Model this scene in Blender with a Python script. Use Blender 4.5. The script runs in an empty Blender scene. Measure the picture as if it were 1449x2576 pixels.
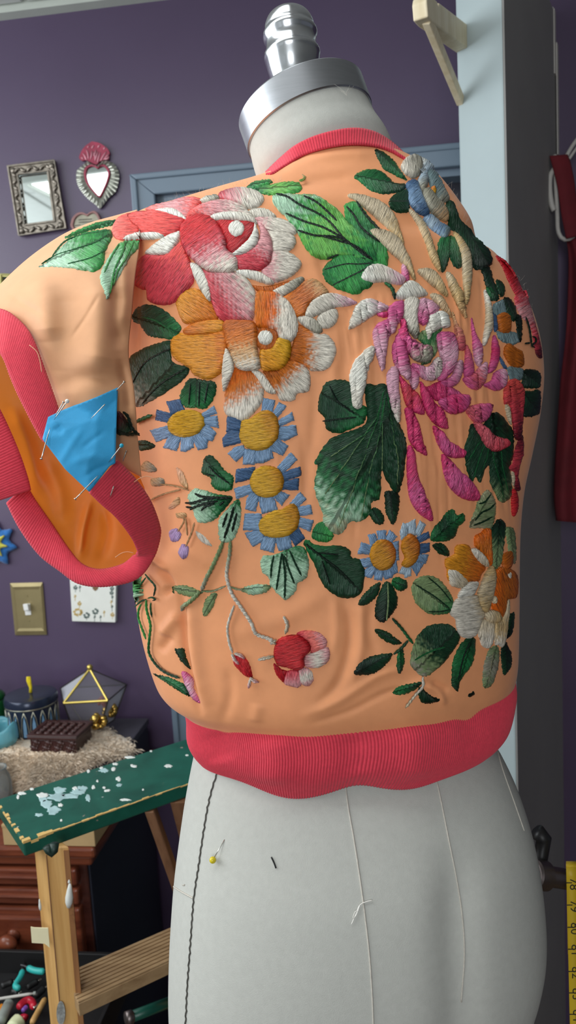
import bpy, bmesh, math, random
import numpy as np
from mathutils import Vector, Matrix
from mathutils.bvhtree import BVHTree
from mathutils.geometry import delaunay_2d_cdt

random.seed(7)
RNG = np.random.default_rng(7)
SC = bpy.context.scene
COL = SC.collection

# ------------------------------------------------------------------ camera
FPX, W2, H2 = 1900.0, 724.5, 1288.0
PITCH, ROLL = math.radians(7.2), math.radians(3.2)
CAM = np.array([0.0, 0.0, 1.6])
F = np.array([0, math.cos(PITCH), -math.sin(PITCH)])
U0 = np.array([0, math.sin(PITCH), math.cos(PITCH)])
R0 = np.array([1.0, 0, 0])
R = math.cos(ROLL) * R0 - math.sin(ROLL) * U0
U = math.sin(ROLL) * R0 + math.cos(ROLL) * U0
Z = np.array([0, 0, 1.0])

cd = bpy.data.cameras.new('camera')
cam = bpy.data.objects.new('camera', cd)
COL.objects.link(cam)
cam.matrix_world = Matrix(((R[0], U[0], -F[0], CAM[0]), (R[1], U[1], -F[1], CAM[1]),
                           (R[2], U[2], -F[2], CAM[2]), (0, 0, 0, 1)))
cd.sensor_fit = 'VERTICAL'
cd.sensor_height = 36.0
cd.lens = FPX / 2576 * 36.0
cd.clip_start = 0.02
cd.dof.use_dof = True
cd.dof.focus_distance = 0.63
cd.dof.aperture_fstop = 11.0
SC.camera = cam

# ------------------------------------------------------------------ world, daylight, exposure
wd = bpy.data.worlds.new('room_air')
SC.world = wd
wd.use_nodes = True
bg = wd.node_tree.nodes['Background']
bg.inputs[0].default_value = (0.80, 0.86, 1.0, 1)
bg.inputs[1].default_value = 0.12

def area(name, loc, target, sx, sy, power, color):
    ld = bpy.data.lights.new(name, 'AREA')
    ld.shape = 'RECTANGLE'
    ld.size, ld.size_y, ld.energy, ld.color = sx, sy, power, color
    o = bpy.data.objects.new(name, ld)
    COL.objects.link(o)
    o.location = loc
    d = Vector(target) - Vector(loc)
    o.rotation_euler = d.to_track_quat('-Z', 'Y').to_euler()
    return o

WINDOW = area('window_and_fill_light', (-1.72, 0.80, 1.98), (0.0, 0.80, 1.9), 1.7, 1.1, 31, (0.93, 0.98, 1.0))
FILL_WINDOW = area('window_and_fill_light', (-0.55, -2.36, 1.95), (-0.35, 0.0, 1.80), 1.1, 1.4, 37, (0.95, 0.98, 1.0))  # unseen second window added as frontal fill on the form
ADDED_PANEL = area('added_ceiling_light', (-0.55, 0.55, 2.545), (-0.55, 0.551, 0.0), 1.15, 0.56, 9.5, (0.96, 1.0, 0.98))  # unseen ceiling lamp added to brighten the shoulders and upper wall
SC.view_settings.view_transform = 'Standard'
SC.view_settings.look = 'None'
SC.view_settings.exposure = 0.0
SC.view_settings.gamma = 1.0
SC.view_settings.use_curve_mapping = False

# ------------------------------------------------------------------ maths helpers
def P(x, y, d):
    return CAM + d * (F + (x - W2) / FPX * R + (H2 - y) / FPX * U)

def ray(x, y):
    v = F + (x - W2) / FPX * R + (H2 - y) / FPX * U
    return v / np.linalg.norm(v)

def proj(pts):
    q = np.asarray(pts) - CAM
    d = q @ F
    return np.stack([W2 + FPX * (q @ R) / d, H2 - FPX * (q @ U) / d, d], -1)

def on_plane(x, y, p0, n):
    v = ray(x, y)
    return CAM + v * (np.dot(np.asarray(p0) - CAM, n) / np.dot(v, n))

def on_z(x, y, z):
    return on_plane(x, y, (0, 0, z), Z)

WYAW = math.radians(7)
WR = np.array([math.cos(WYAW), -math.sin(WYAW), 0])      # along the back wall
WN = np.array([-math.sin(WYAW), -math.cos(WYAW), 0])     # into the room
W0 = P(65, 1530, 1.85)

def wp(x, y, off=0.0):
    return on_plane(x, y, W0 + WN * off, WN)

def wz(x, off, z):
    """point of the wall-parallel plane at pixel column x, world height z"""
    a, b = wp(x, 600, off), wp(x, 2000, off)
    t = (z - a[2]) / (b[2] - a[2])
    q = a + (b - a) * t
    q[2] = z
    return q

def crom(pts, n, closed=False):
    p = np.asarray(pts, float)
    k = len(p)
    if closed:
        q = np.vstack([p[-1:], p, p[:2]])
        m = k
    else:
        q = np.vstack([2 * p[0] - p[1], p, 2 * p[-1] - p[-2]])
        m = k - 1
    seg = np.linalg.norm(np.diff(q[1:m + 2], axis=0), axis=1) + 1e-9
    cum = np.concatenate([[0], np.cumsum(seg)])
    s = np.linspace(0, cum[-1], n, endpoint=not closed)
    i = np.clip(np.searchsorted(cum, s, side='right') - 1, 0, m - 1)
    t = ((s - cum[i]) / seg[i])[:, None]
    a, b, c, d = q[i], q[i + 1], q[i + 2], q[i + 3]
    cat = 0.5 * (2 * b + (c - a) * t + (2 * a - 5 * b + 4 * c - d) * t ** 2 + (3 * b - a - 3 * c + d) * t ** 3)
    return cat

def S(r, g, b):
    def f(c):
        c /= 255.0
        return c / 12.92 if c <= 0.04045 else ((c + 0.055) / 1.055) ** 2.4
    return (f(r), f(g), f(b))

# ------------------------------------------------------------------ materials
def nmat(name):
    m = bpy.data.materials.new(name)
    m.use_nodes = True
    nt = m.node_tree
    b = nt.nodes['Principled BSDF']
    return m, nt, b

def N(nt, t, **kw):
    n = nt.nodes.new(t)
    for k, v in kw.items():
        if k in n.inputs:
            n.inputs[k].default_value = v
        else:
            setattr(n, k, v)
    return n

def ramp(nt, fac, stops):
    r = nt.nodes.new('ShaderNodeValToRGB')
    e = r.color_ramp.elements
    while len(e) > 1:
        e.remove(e[-1])
    e[0].position, e[0].color = stops[0][0], (*stops[0][1], 1)
    for p, c in stops[1:]:
        x = e.new(p)
        x.color = (*c, 1)
    nt.links.new(fac, r.inputs[0])
    return r.outputs[0]

def coords(nt, kind='Object', scale=(1, 1, 1), rot=(0, 0, 0)):
    tc = nt.nodes.new('ShaderNodeTexCoord')
    mp = nt.nodes.new('ShaderNodeMapping')
    mp.inputs['Scale'].default_value = scale
    mp.inputs['Rotation'].default_value = rot
    nt.links.new(tc.outputs[kind], mp.inputs[0])
    return mp.outputs[0]

def bump(nt, b, h, strength=0.3, dist=0.001):
    n = N(nt, 'ShaderNodeBump')
    n.inputs['Strength'].default_value = strength
    n.inputs['Distance'].default_value = dist
    nt.links.new(h, n.inputs['Height'])
    nt.links.new(n.outputs[0], b.inputs['Normal'])

def plain(name, c, rough=0.5, metal=0.0, spec=0.5, var=0.12, scale=25.0, bstr=0.0, bscale=300.0, sheen=0.0,
          stretch=(1, 1, 1), trans=0.0):
    m, nt, b = nmat(name)
    v = coords(nt, 'Object', stretch)
    nz = N(nt, 'ShaderNodeTexNoise', Scale=scale, Detail=4.0, Roughness=0.6)
    nt.links.new(v, nz.inputs['Vector'])
    c = np.array(c)
    o = ramp(nt, nz.outputs[0], [(0.3, tuple(c * (1 - var))), (0.7, tuple(np.minimum(c * (1 + var), 1)))])
    nt.links.new(o, b.inputs['Base Color'])
    b.inputs['Roughness'].default_value = rough
    b.inputs['Metallic'].default_value = metal
    b.inputs['Specular IOR Level'].default_value = spec
    b.inputs['Sheen Weight'].default_value = sheen
    b.inputs['Sheen Roughness'].default_value = 0.5
    if bstr:
        n2 = N(nt, 'ShaderNodeTexNoise', Scale=bscale, Detail=3.0)
        nt.links.new(v, n2.inputs['Vector'])
        bump(nt, b, n2.outputs[0], bstr)
    if trans:
        tr = N(nt, 'ShaderNodeBsdfTranslucent')
        nt.links.new(o, tr.inputs[0])
        mx = N(nt, 'ShaderNodeMixShader')
        mx.inputs[0].default_value = trans
        nt.links.new(b.outputs[0], mx.inputs[1])
        nt.links.new(tr.outputs[0], mx.inputs[2])
        nt.links.new(mx.outputs[0], nt.nodes['Material Output'].inputs[0])
    return m

def wood(name, c1, c2, rough=0.5, axis=(6, 6, 0.6), scale=9.0, extra=None):
    m, nt, b = nmat(name)
    v = coords(nt, 'Object', axis)
    nz = N(nt, 'ShaderNodeTexNoise', Scale=scale, Detail=6.0, Roughness=0.62, Distortion=0.6)
    nt.links.new(v, nz.inputs['Vector'])
    o = ramp(nt, nz.outputs[0], [(0.3, c1), (0.62, c2), (0.8, tuple(np.array(c2) * 0.8))])
    if extra:                                   # worn or spattered patches: (colour, scale, threshold)
        for col, sc, th, seed in extra:
            n2 = N(nt, 'ShaderNodeTexNoise', Scale=sc, Detail=5.0, Roughness=0.55)
            n2.noise_dimensions = '4D'
            n2.inputs['W'].default_value = seed
            nt.links.new(coords(nt, 'Object'), n2.inputs['Vector'])
            f = ramp(nt, n2.outputs[0], [(th, (0, 0, 0)), (th + 0.03, (1, 1, 1))])
            mx = N(nt, 'ShaderNodeMix', data_type='RGBA')
            nt.links.new(f, mx.inputs[0])
            nt.links.new(o, mx.inputs[6])
            mx.inputs[7].default_value = (*col, 1)
            o = mx.outputs[2]
    nt.links.new(o, b.inputs['Base Color'])
    b.inputs['Roughness'].default_value = rough
    bump(nt, b, nz.outputs[0], 0.15, 0.002)
    return m

def glass(name, tint, alpha=0.25, rough=0.05):
    m, nt, b = nmat(name)
    b.inputs['Base Color'].default_value = (*tint, 1)
    b.inputs['Roughness'].default_value = rough
    tr = N(nt, 'ShaderNodeBsdfTransparent')
    mx = N(nt, 'ShaderNodeMixShader')
    lw = N(nt, 'ShaderNodeLayerWeight', Blend=0.12)
    ad = N(nt, 'ShaderNodeMath', operation='ADD')
    ad.use_clamp = True
    ad.inputs[1].default_value = alpha
    nt.links.new(lw.outputs['Fresnel'], ad.inputs[0])
    nt.links.new(ad.outputs[0], mx.inputs[0])
    nt.links.new(tr.outputs[0], mx.inputs[1])
    nt.links.new(b.outputs[0], mx.inputs[2])
    nt.links.new(mx.outputs[0], nt.nodes['Material Output'].inputs[0])
    return m

def thread_mat():
    m, nt, b = nmat('embroidery_thread')
    at = N(nt, 'ShaderNodeVertexColor', layer_name='Col')
    tc = nt.nodes.new('ShaderNodeTexCoord')
    mp = N(nt, 'ShaderNodeMapping')
    mp.inputs['Scale'].default_value = (1, 0.05, 1)
    nt.links.new(tc.outputs['UV'], mp.inputs[0])
    n1 = N(nt, 'ShaderNodeTexNoise', Scale=0.6, Detail=2.0, Roughness=0.65)      # strands
    nt.links.new(mp.outputs[0], n1.inputs['Vector'])
    mp2 = N(nt, 'ShaderNodeMapping')
    mp2.inputs['Scale'].default_value = (1, 0.16, 1)
    nt.links.new(tc.outputs['UV'], mp2.inputs[0])
    n2 = N(nt, 'ShaderNodeTexNoise', Scale=0.22, Detail=2.0)                     # stitch bundles
    nt.links.new(mp2.outputs[0], n2.inputs['Vector'])
    ad = N(nt, 'ShaderNodeMath', operation='MULTIPLY_ADD')
    ad.inputs[1].default_value = 0.9
    nt.links.new(n2.outputs[0], ad.inputs[0])
    nt.links.new(n1.outputs[0], ad.inputs[2])
    f = ramp(nt, ad.outputs[0], [(0.68, (0.40, 0.40, 0.40)), (0.93, (1.0, 1.0, 1.0)), (1.0, (1.12, 1.12, 1.12))])
    mx = N(nt, 'ShaderNodeMix', data_type='RGBA', blend_type='MULTIPLY')
    mx.inputs[0].default_value = 1.0
    nt.links.new(at.outputs[0], mx.inputs[6])
    nt.links.new(f, mx.inputs[7])
    nt.links.new(mx.outputs[2], b.inputs['Base Color'])
    b.inputs['Roughness'].default_value = 0.3
    b.inputs['Specular IOR Level'].default_value = 0.9
    b.inputs['Anisotropic'].default_value = 0.55
    tg = N(nt, 'ShaderNodeTangent', direction_type='UV_MAP')
    nt.links.new(tg.outputs[0], b.inputs['Tangent'])
    tm = N(nt, 'ShaderNodeMix', data_type='RGBA')                                  # the gloss takes the thread's own hue
    tm.inputs[0].default_value = 0.3
    sc_ = N(nt, 'ShaderNodeMix', data_type='RGBA', blend_type='MULTIPLY')
    sc_.inputs[0].default_value = 1.0
    sc_.inputs[7].default_value = (2.2, 2.2, 2.2, 1)
    nt.links.new(at.outputs[0], sc_.inputs[6])
    nt.links.new(sc_.outputs[2], tm.inputs[6])
    tm.inputs[7].default_value = (1, 1, 1, 1)
    nt.links.new(tm.outputs[2], b.inputs['Specular Tint'])
    bump(nt, b, ad.outputs[0], 1.0, 0.0019)
    return m

M = {}
M['thread'] = thread_mat()
M['silk'] = plain('peach_silk', S(229, 154, 106), 0.6, spec=0.3, var=0.05, scale=40, bstr=0.05, bscale=1500, sheen=0.12)
M['silk_sleeve'] = plain('peach_silk_sleeve', S(218, 162, 120), 0.6, spec=0.3, var=0.05, scale=40, bstr=0.05, bscale=1500, sheen=0.12)  # same silk in a paler, less saturated tone
M['lining'] = plain('orange_lining', S(238, 140, 48), 0.55, var=0.08, scale=12, bstr=0.05, bscale=900, trans=0.5)
M['rib'] = plain('coral_rib_knit', S(216, 64, 82), 0.8, var=0.08, scale=300, bstr=0.35, bscale=2500, sheen=0.15, spec=0.2)
M['linen'] = plain('ivory_linen', S(188, 188, 182), 0.85, var=0.035, scale=160, bstr=0.22, bscale=1300, spec=0.15)
M['alu'] = plain('brushed_aluminium', S(178, 180, 186), 0.34, 1.0, var=0.05, scale=30, stretch=(1, 1, 14))
M['alu_polished'] = plain('polished_aluminium', S(215, 217, 222), 0.2, 1.0, var=0.03, scale=30)
M['steel'] = plain('pin_steel', S(200, 198, 192), 0.25, 1.0, var=0.05)
M['needle'] = plain('blackened_steel', S(52, 52, 54), 0.35, 0.8, var=0.05)
M['seam'] = plain('dark_seam_thread', S(84, 82, 77), 0.9, var=0.3, scale=400)  # dark grey stitching of the side seam
M['seam_pale'] = plain('pale_seam_thread', S(196, 190, 180), 0.9, var=0.1, scale=400)
M['blue_cloth'] = plain('blue_cotton', S(38, 150, 204), 0.7, var=0.10, scale=30, bstr=0.12, bscale=1200, sheen=0.1)
M['blue_bead'] = plain('blue_pin_head', S(30, 155, 185), 0.2, var=0.02)
M['white_bead'] = plain('pearl_pin_head', S(235, 232, 226), 0.2, var=0.02)
M['yellow_bead'] = plain('yellow_pin_head', S(215, 196, 40), 0.22, var=0.02)
M['purple'] = plain('purple_wall_paint', S(80, 66, 92), 0.34, var=0.05, scale=3, bstr=0.12, bscale=220, spec=0.6)
M['ceiling'] = plain('ceiling_tile_white', S(196, 200, 196), 0.85, var=0.05, scale=20, bstr=0.2, bscale=150)
M['tbar'] = plain('ceiling_grid_white', S(186, 192, 184), 0.5, var=0.03)
M['floor'] = wood('dark_floor_boards', S(70, 52, 40), S(92, 70, 52), 0.5, (1, 6, 6))
M['frame_grey'] = plain('blue_grey_trim_paint', S(108, 124, 140), 0.45, var=0.04, scale=6)
M['door_dark'] = plain('dark_navy_door', S(36, 36, 48), 0.5, var=0.06, scale=6)
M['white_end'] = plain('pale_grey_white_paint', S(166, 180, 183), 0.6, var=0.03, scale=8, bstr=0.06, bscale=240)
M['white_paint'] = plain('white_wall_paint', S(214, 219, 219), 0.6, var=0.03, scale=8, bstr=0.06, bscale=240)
M['side_shade'] = plain('white_paint_in_shade', S(142, 140, 138), 0.6, var=0.04, scale=8)  # shade of the partition's long side put into its colour
M['beech'] = wood('pale_beech', S(206, 188, 150), S(226, 212, 182), 0.5)
M['white_metal'] = plain('white_coated_metal', S(196, 192, 186), 0.4, var=0.04)
M['maroon'] = plain('maroon_cloth', S(104, 22, 32), 0.85, var=0.2, scale=18, bstr=0.2, bscale=400)
M['dark_metal'] = plain('dull_steel_rod', S(122, 112, 110), 0.4, 0.9, var=0.1)
M['black_plastic'] = plain('black_plastic', S(26, 25, 26), 0.45, var=0.1)
M['tape_yellow'] = plain('tape_yellow', S(206, 172, 30), 0.5, var=0.06)
M['ink'] = plain('black_ink', S(30, 27, 22), 0.7, var=0.02)
M['pewter'] = plain('aged_pewter', S(140, 132, 122), 0.42, 0.85, var=0.35, scale=60, bstr=0.4, bscale=180)
M['mirror'] = plain('mirror_glass', S(226, 232, 232), 0.03, 1.0, var=0.01)
M['tin'] = plain('pressed_tin', S(186, 188, 178), 0.38, 0.75, var=0.22, scale=50, bstr=0.3, bscale=160)
M['tin_red'] = plain('red_painted_tin', S(150, 52, 76), 0.4, 0.25, var=0.25, scale=45, bstr=0.2, bscale=150)
M['tin_pink'] = plain('rubbed_pink_tin', S(196, 132, 146), 0.4, 0.4, var=0.2, scale=45)
M['plaque'] = plain('aged_cream_plaque', S(160, 156, 138), 0.6, var=0.18, scale=50)
M['plaque_rim'] = plain('dull_rose_rim', S(150, 108, 106), 0.6, var=0.2, scale=40)
M['gold'] = plain('brass_gold', S(206, 182, 98), 0.28, 0.9, var=0.1)
M['gold_paint'] = plain('pale_gold_rope', S(188, 182, 120), 0.5, 0.35, var=0.2, scale=60)
M['brass_plate'] = plain('antique_brass_plate', S(150, 136, 98), 0.42, 0.55, var=0.1, scale=20)
M['white_plastic'] = plain('white_plastic', S(232, 232, 230), 0.3, var=0.02)
M['canvas'] = plain('white_print_canvas', S(226, 228, 222), 0.7, var=0.03)
M['print_leaf'] = plain('grey_green_print', S(88, 104, 100), 0.7, var=0.2, scale=90)
M['print_gold'] = plain('gold_print', S(188, 160, 96), 0.7, var=0.2, scale=90)
M['print_brown'] = plain('brown_print', S(122, 92, 62), 0.7, var=0.2, scale=90)
M['yarn_blue'] = plain('blue_yarn', S(40, 104, 172), 0.9, var=0.3, scale=120, bstr=0.8, bscale=260, sheen=0.3)
M['yarn_yellow'] = plain('yellow_yarn', S(212, 206, 84), 0.9, var=0.2, scale=120, bstr=0.8, bscale=260, sheen=0.3)
def ladder_green():
    return wood('worn_green_paint', S(14, 74, 60), S(24, 92, 76), 0.38, (3, 3, 3), 6.0,
                extra=[(S(60, 110, 100), 24, 0.64, 3.1), (S(150, 140, 128), 60, 0.685, 1.7), (S(226, 232, 230), 30, 0.70, 9.2),
                       (S(205, 226, 235), 13, 0.715, 5.5)])
M['ladder_green'] = ladder_green()
M['ladder_dark'] = plain('dark_green_edge', S(16, 44, 36), 0.5, var=0.15)
M['bare_wood'] = wood('bare_chipped_wood', S(206, 166, 96), S(224, 188, 120), 0.6)
M['paint_white'] = plain('dried_white_paint', S(222, 226, 222), 0.5, var=0.06, scale=60)
M['paint_pale'] = plain('dried_pale_blue_paint', S(168, 198, 200), 0.5, var=0.15, scale=60)
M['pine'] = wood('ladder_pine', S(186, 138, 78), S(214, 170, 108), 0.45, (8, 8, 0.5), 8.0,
                 extra=[(S(140, 92, 52), 9, 0.66, 2.2)])
M['worn'] = wood('worn_stile_edge', S(128, 84, 50), S(156, 108, 66), 0.55, (8, 8, 0.5), 8.0, extra=[(S(120, 78, 48), 22, 0.56, 6.1), (S(206, 162, 100), 14, 0.66, 2.5)])
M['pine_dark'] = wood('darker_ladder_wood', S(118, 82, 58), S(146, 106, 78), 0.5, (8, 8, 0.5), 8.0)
M['tread'] = wood('worn_tread_wood', S(142, 112, 78), S(172, 142, 104), 0.55, (0.7, 8, 8), 8.0,
                  extra=[(S(200, 200, 192), 8, 0.72, 4.4)])
M['tape_cream'] = plain('masking_tape', S(236, 228, 190), 0.6, var=0.03)
M['sticker'] = plain('worn_grey_sticker', S(150, 152, 150), 0.5, var=0.5, scale=160)
M['mahogany'] = wood('mahogany', S(84, 38, 26), S(124, 64, 42), 0.3, (0.6, 6, 6), 8.0)
M['mahogany_dark'] = wood('dark_mahogany', S(54, 26, 22), S(78, 40, 32), 0.32, (0.6, 6, 6), 8.0)
M['navy_and_shade'] = plain('navy_chest_and_side_shade', S(34, 36, 50), 0.55, var=0.08, scale=6)
M['charcoal'] = plain('charcoal_box', S(62, 60, 70), 0.5, var=0.08, scale=12)
M['cardboard'] = plain('cardboard', S(182, 152, 108), 0.8, var=0.06, scale=30)
M['fur'] = plain('tan_fur', S(218, 202, 182), 0.8, var=0.3, scale=16, sheen=0.3)
M['tin_navy'] = plain('navy_enamel', S(38, 46, 66), 0.22, 0.35, var=0.1)
M['tin_silver'] = plain('silver_band', S(190, 188, 170), 0.3, 0.8, var=0.1)
M['tin_blue'] = plain('pale_blue_print', S(112, 152, 186), 0.4, var=0.15, scale=60)
M['yellow_cord'] = plain('yellow_cord', S(226, 202, 24), 0.7, var=0.12, scale=120)
M['carved'] = plain('dark_carved_wood', S(62, 34, 32), 0.32, var=0.15, scale=40)
M['glass'] = glass('clear_glass', (0.55, 0.55, 0.6), 0.06)
M['glass_cyan'] = glass('cyan_glass', S(120, 196, 212), 0.55, 0.2)
M['glass_green'] = glass('green_glass', S(18, 84, 36), 0.85, 0.12)
M['glass_grey'] = glass('grey_jar_glass', S(150, 156, 156), 0.35, 0.1)
M['lead'] = plain('dark_came', S(72, 66, 62), 0.4, 0.7, var=0.1)
M['gold_leaf'] = plain('gold_foil', S(206, 170, 90), 0.25, 1.0, var=0.4, scale=90, bstr=0.6, bscale=160)
M['rose_brown'] = plain('dried_rose', S(118, 58, 52), 0.7, var=0.25, scale=70)
M['teal_grip'] = plain('teal_grip', S(52, 178, 172), 0.4, var=0.05)
M['red_grip'] = plain('red_plastic', S(196, 34, 56), 0.3, var=0.05)
M['purple_grip'] = plain('violet_plastic', S(130, 86, 178), 0.3, var=0.05)
M['grey_grip'] = plain('grey_plastic', S(150, 156, 150), 0.45, var=0.05)
M['orange_grip'] = plain('orange_plastic', S(240, 146, 40), 0.4, var=0.05)
M['cream_grip'] = plain('cream_plastic', S(222, 226, 182), 0.4, var=0.04)
M['hair'] = plain('stray_fibre', S(196, 190, 180), 0.6, var=0.1)
M['peach_thread'] = plain('loose_peach_thread', S(232, 176, 138), 0.6, var=0.05)

# ------------------------------------------------------------------ object helpers
def link(o, parent=None):
    COL.objects.link(o)
    if parent is not None:
        o.parent = parent
        if parent.type == 'EMPTY':
            o.matrix_parent_inverse = Matrix.Translation(-Vector(parent.location))
    return o

def thing(name, label, cat, loc, group=None):
    o = bpy.data.objects.new(name, None)
    o.empty_display_size = 0.02
    o.location = Vector([float(v) for v in loc])
    o['label'], o['category'] = label, cat
    if group:
        o['group'] = group
    COL.objects.link(o)
    return o

def tag(o, label, cat, group=None):
    o['label'], o['category'] = label, cat
    if group:
        o['group'] = group
    return o

def structure(o):
    o['kind'] = 'structure'
    return o

class MB:
    """collects shapes, all in world coordinates, into one mesh"""
    def __init__(s):
        s.v, s.f, s.mi, s.cur = [], [], [], 0
    def add(s, vs, fs):
        b = len(s.v)
        s.v += [tuple(float(c) for c in p) for p in vs]
        s.f += [tuple(i + b for i in f) for f in fs]
        s.mi += [s.cur] * len(fs)
        return s
    def hexa(s, p, a, b, c):
        """box from a corner and three edge vectors"""
        p, a, b, c = map(np.asarray, (p, a, b, c))
        vs = [p, p + a, p + a + b, p + b, p + c, p + a + c, p + a + b + c, p + b + c]
        return s.add(vs, [(0, 3, 2, 1), (4, 5, 6, 7), (0, 1, 5, 4), (1, 2, 6, 5), (2, 3, 7, 6), (3, 0, 4, 7)])
    def cbox(s, c, a, b, cc):
        c, a, b, cc = map(np.asarray, (c, a, b, cc))
        return s.hexa(c - a / 2 - b / 2 - cc / 2, a, b, cc)
    def prism(s, pts, vec, hole=None):
        """extrude a closed loop (list of 3d points) by vec"""
        n = len(pts)
        vec = np.asarray(vec)
        top = [np.asarray(q) + vec for q in pts]
        fs = [(i, (i + 1) % n, n + (i + 1) % n, n + i) for i in range(n)]
        fs += [tuple(range(n, 2 * n)), tuple(range(n - 1, -1, -1))]
        return s.add(list(pts) + top, fs)
    def ringprism(s, outer, inner, vec, bevel=0.0):
        """frame between two loops of equal count, extruded by vec"""
        n = len(outer)
        vec = np.asarray(vec)
        o, i = [np.asarray(q) for q in outer], [np.asarray(q) for q in inner]
        vs = o + i + [q + vec for q in o] + [q + vec for q in i]
        fs = []
        for k in range(n):
            j = (k + 1) % n
            fs += [(2 * n + k, 2 * n + j, 3 * n + j, 3 * n + k), (k, j, 2 * n + j, 2 * n + k),
                   (n + j, n + k, 3 * n + k, 3 * n + j), (j, k, n + k, n + j)]
        return s.add(vs, fs)
    def tube(s, pts, r, n=8, cap=True):
        pts = [np.asarray(q, float) for q in pts]
        rs = r if hasattr(r, '__len__') else [r] * len(pts)
        vs, fs = [], []
        prev = None
        for k, q in enumerate(pts):
            t = pts[min(k + 1, len(pts) - 1)] - pts[max(k - 1, 0)]
            t = t / (np.linalg.norm(t) + 1e-12)
            if prev is None:
                a = np.cross(t, [0.31, 0.2, 0.93])
                if np.linalg.norm(a) < 0.1:
                    a = np.cross(t, [1, 0, 0])
            else:
                a = prev - t * np.dot(prev, t)
            a = a / np.linalg.norm(a)
            prev = a
            b = np.cross(t, a)
            for i in range(n):
                w = 2 * math.pi * i / n
                vs.append(q + rs[k] * (math.cos(w) * a + math.sin(w) * b))
        for k in range(len(pts) - 1):
            for i in range(n):
                j = (i + 1) % n
                fs.append((k * n + i, k * n + j, (k + 1) * n + j, (k + 1) * n + i))
        if cap:
            fs.append(tuple(range(n - 1, -1, -1)))
            fs.append(tuple(range((len(pts) - 1) * n, len(pts) * n)))
        return s.add(vs, fs)
    def lathe(s, base, axis, prof, n=40, squash=None):
        """prof: (height, radius) pairs about axis from base"""
        base, axis = np.asarray(base, float), np.asarray(axis, float)
        axis = axis / np.linalg.norm(axis)
        a = np.cross(axis, [0.2, 0.9, 0.1])
        a /= np.linalg.norm(a)
        b = np.cross(axis, a)
        vs, fs = [], []
        for h, r in prof:
            for i in range(n):
                w = 2 * math.pi * i / n
                vs.append(base + axis * h + r * (math.cos(w) * a + math.sin(w) * b))
        m = len(prof)
        for k in range(m - 1):
            for i in range(n):
                j = (i + 1) % n
                fs.append((k * n + i, k * n + j, (k + 1) * n + j, (k + 1) * n + i))
        fs.append(tuple(range(n - 1, -1, -1)))
        fs.append(tuple(range((m - 1) * n, m * n)))
        return s.add(vs, fs)
    def ball(s, c, r, n=12, m=8, sc=(1, 1, 1)):
        vs, fs = [], []
        c = np.asarray(c, float)
        for k in range(m + 1):
            th = math.pi * k / m
            for i in range(n):
                w = 2 * math.pi * i / n
                vs.append(c + r * np.array([math.sin(th) * math.cos(w) * sc[0], math.sin(th) * math.sin(w) * sc[1], math.cos(th) * sc[2]]))
        for k in range(m):
            for i in range(n):
                j = (i + 1) % n
                fs.append((k * n + i, (k + 1) * n + i, (k + 1) * n + j, k * n + j))
        return s.add(vs, fs)
    def build(s, name, mat, parent=None, smooth=False, bevel=0.0, solid=0.0):
        me = bpy.data.meshes.new(name)
        me.from_pydata(s.v, [], s.f)
        mats = mat if isinstance(mat, (list, tuple)) else [mat]
        for mm in mats:
            me.materials.append(mm)
        if len(mats) > 1:
            me.polygons.foreach_set('material_index', s.mi)
        bm = bmesh.new()
        bm.from_mesh(me)
        bmesh.ops.remove_doubles(bm, verts=bm.verts, dist=1e-6)
        bmesh.ops.recalc_face_normals(bm, faces=bm.faces)
        bm.to_mesh(me)
        bm.free()
        if smooth:
            for p in me.polygons:
                p.use_smooth = True
        me.update()
        o = link(bpy.data.objects.new(name, me), parent)
        if bevel:
            md = o.modifiers.new('bevel', 'BEVEL')
            md.width, md.segments, md.limit_method = bevel, 2, 'ANGLE'
        if solid:
            md = o.modifiers.new('thickness', 'SOLIDIFY')
            md.thickness, md.offset = solid, -1
        if smooth == 'auto':
            md = o.modifiers.new('split', 'EDGE_SPLIT')
            md.split_angle = math.radians(38)
        return o

def grid_obj(name, G, mat, parent=None, cu=False, cv=False, solid=0.0, soff=-1.0, flip=False):
    """G: (nu, nv, 3) grid of points, cu/cv: closed in u / v"""
    nu, nv = G.shape[:2]
    idx = np.arange(nu * nv).reshape(nu, nv)
    iu = np.arange(nu if cu else nu - 1)
    iv = np.arange(nv if cv else nv - 1)
    a = idx[np.ix_(iu, iv)]
    b = idx[np.ix_((iu + 1) % nu, iv)]
    c = idx[np.ix_((iu + 1) % nu, (iv + 1) % nv)]
    d = idx[np.ix_(iu, (iv + 1) % nv)]
    q = np.stack([a, b, c, d], -1).reshape(-1, 4)
    if flip:
        q = q[:, ::-1]
    me = bpy.data.meshes.new(name)
    me.from_pydata(G.reshape(-1, 3).tolist(), [], q.tolist())
    me.materials.append(mat)
    me.polygons.foreach_set('use_smooth', [True] * len(me.polygons))
    me.update()
    o = link(bpy.data.objects.new(name, me), parent)
    if solid:
        md = o.modifiers.new('thickness', 'SOLIDIFY')
        md.thickness, md.offset = solid, soff
    return o, q

def grid_normals(G):
    du = np.gradient(G, axis=0)
    dv = np.gradient(G, axis=1)
    n = np.cross(du, dv)
    n /= np.linalg.norm(n, axis=-1, keepdims=True) + 1e-12
    return n

# ================================================================== STRUCTURE
ZC = float(wp(180, 30)[2])                      # ceiling height
EX = lambda x, z, off=0.0: wz(x, off, z)
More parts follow.
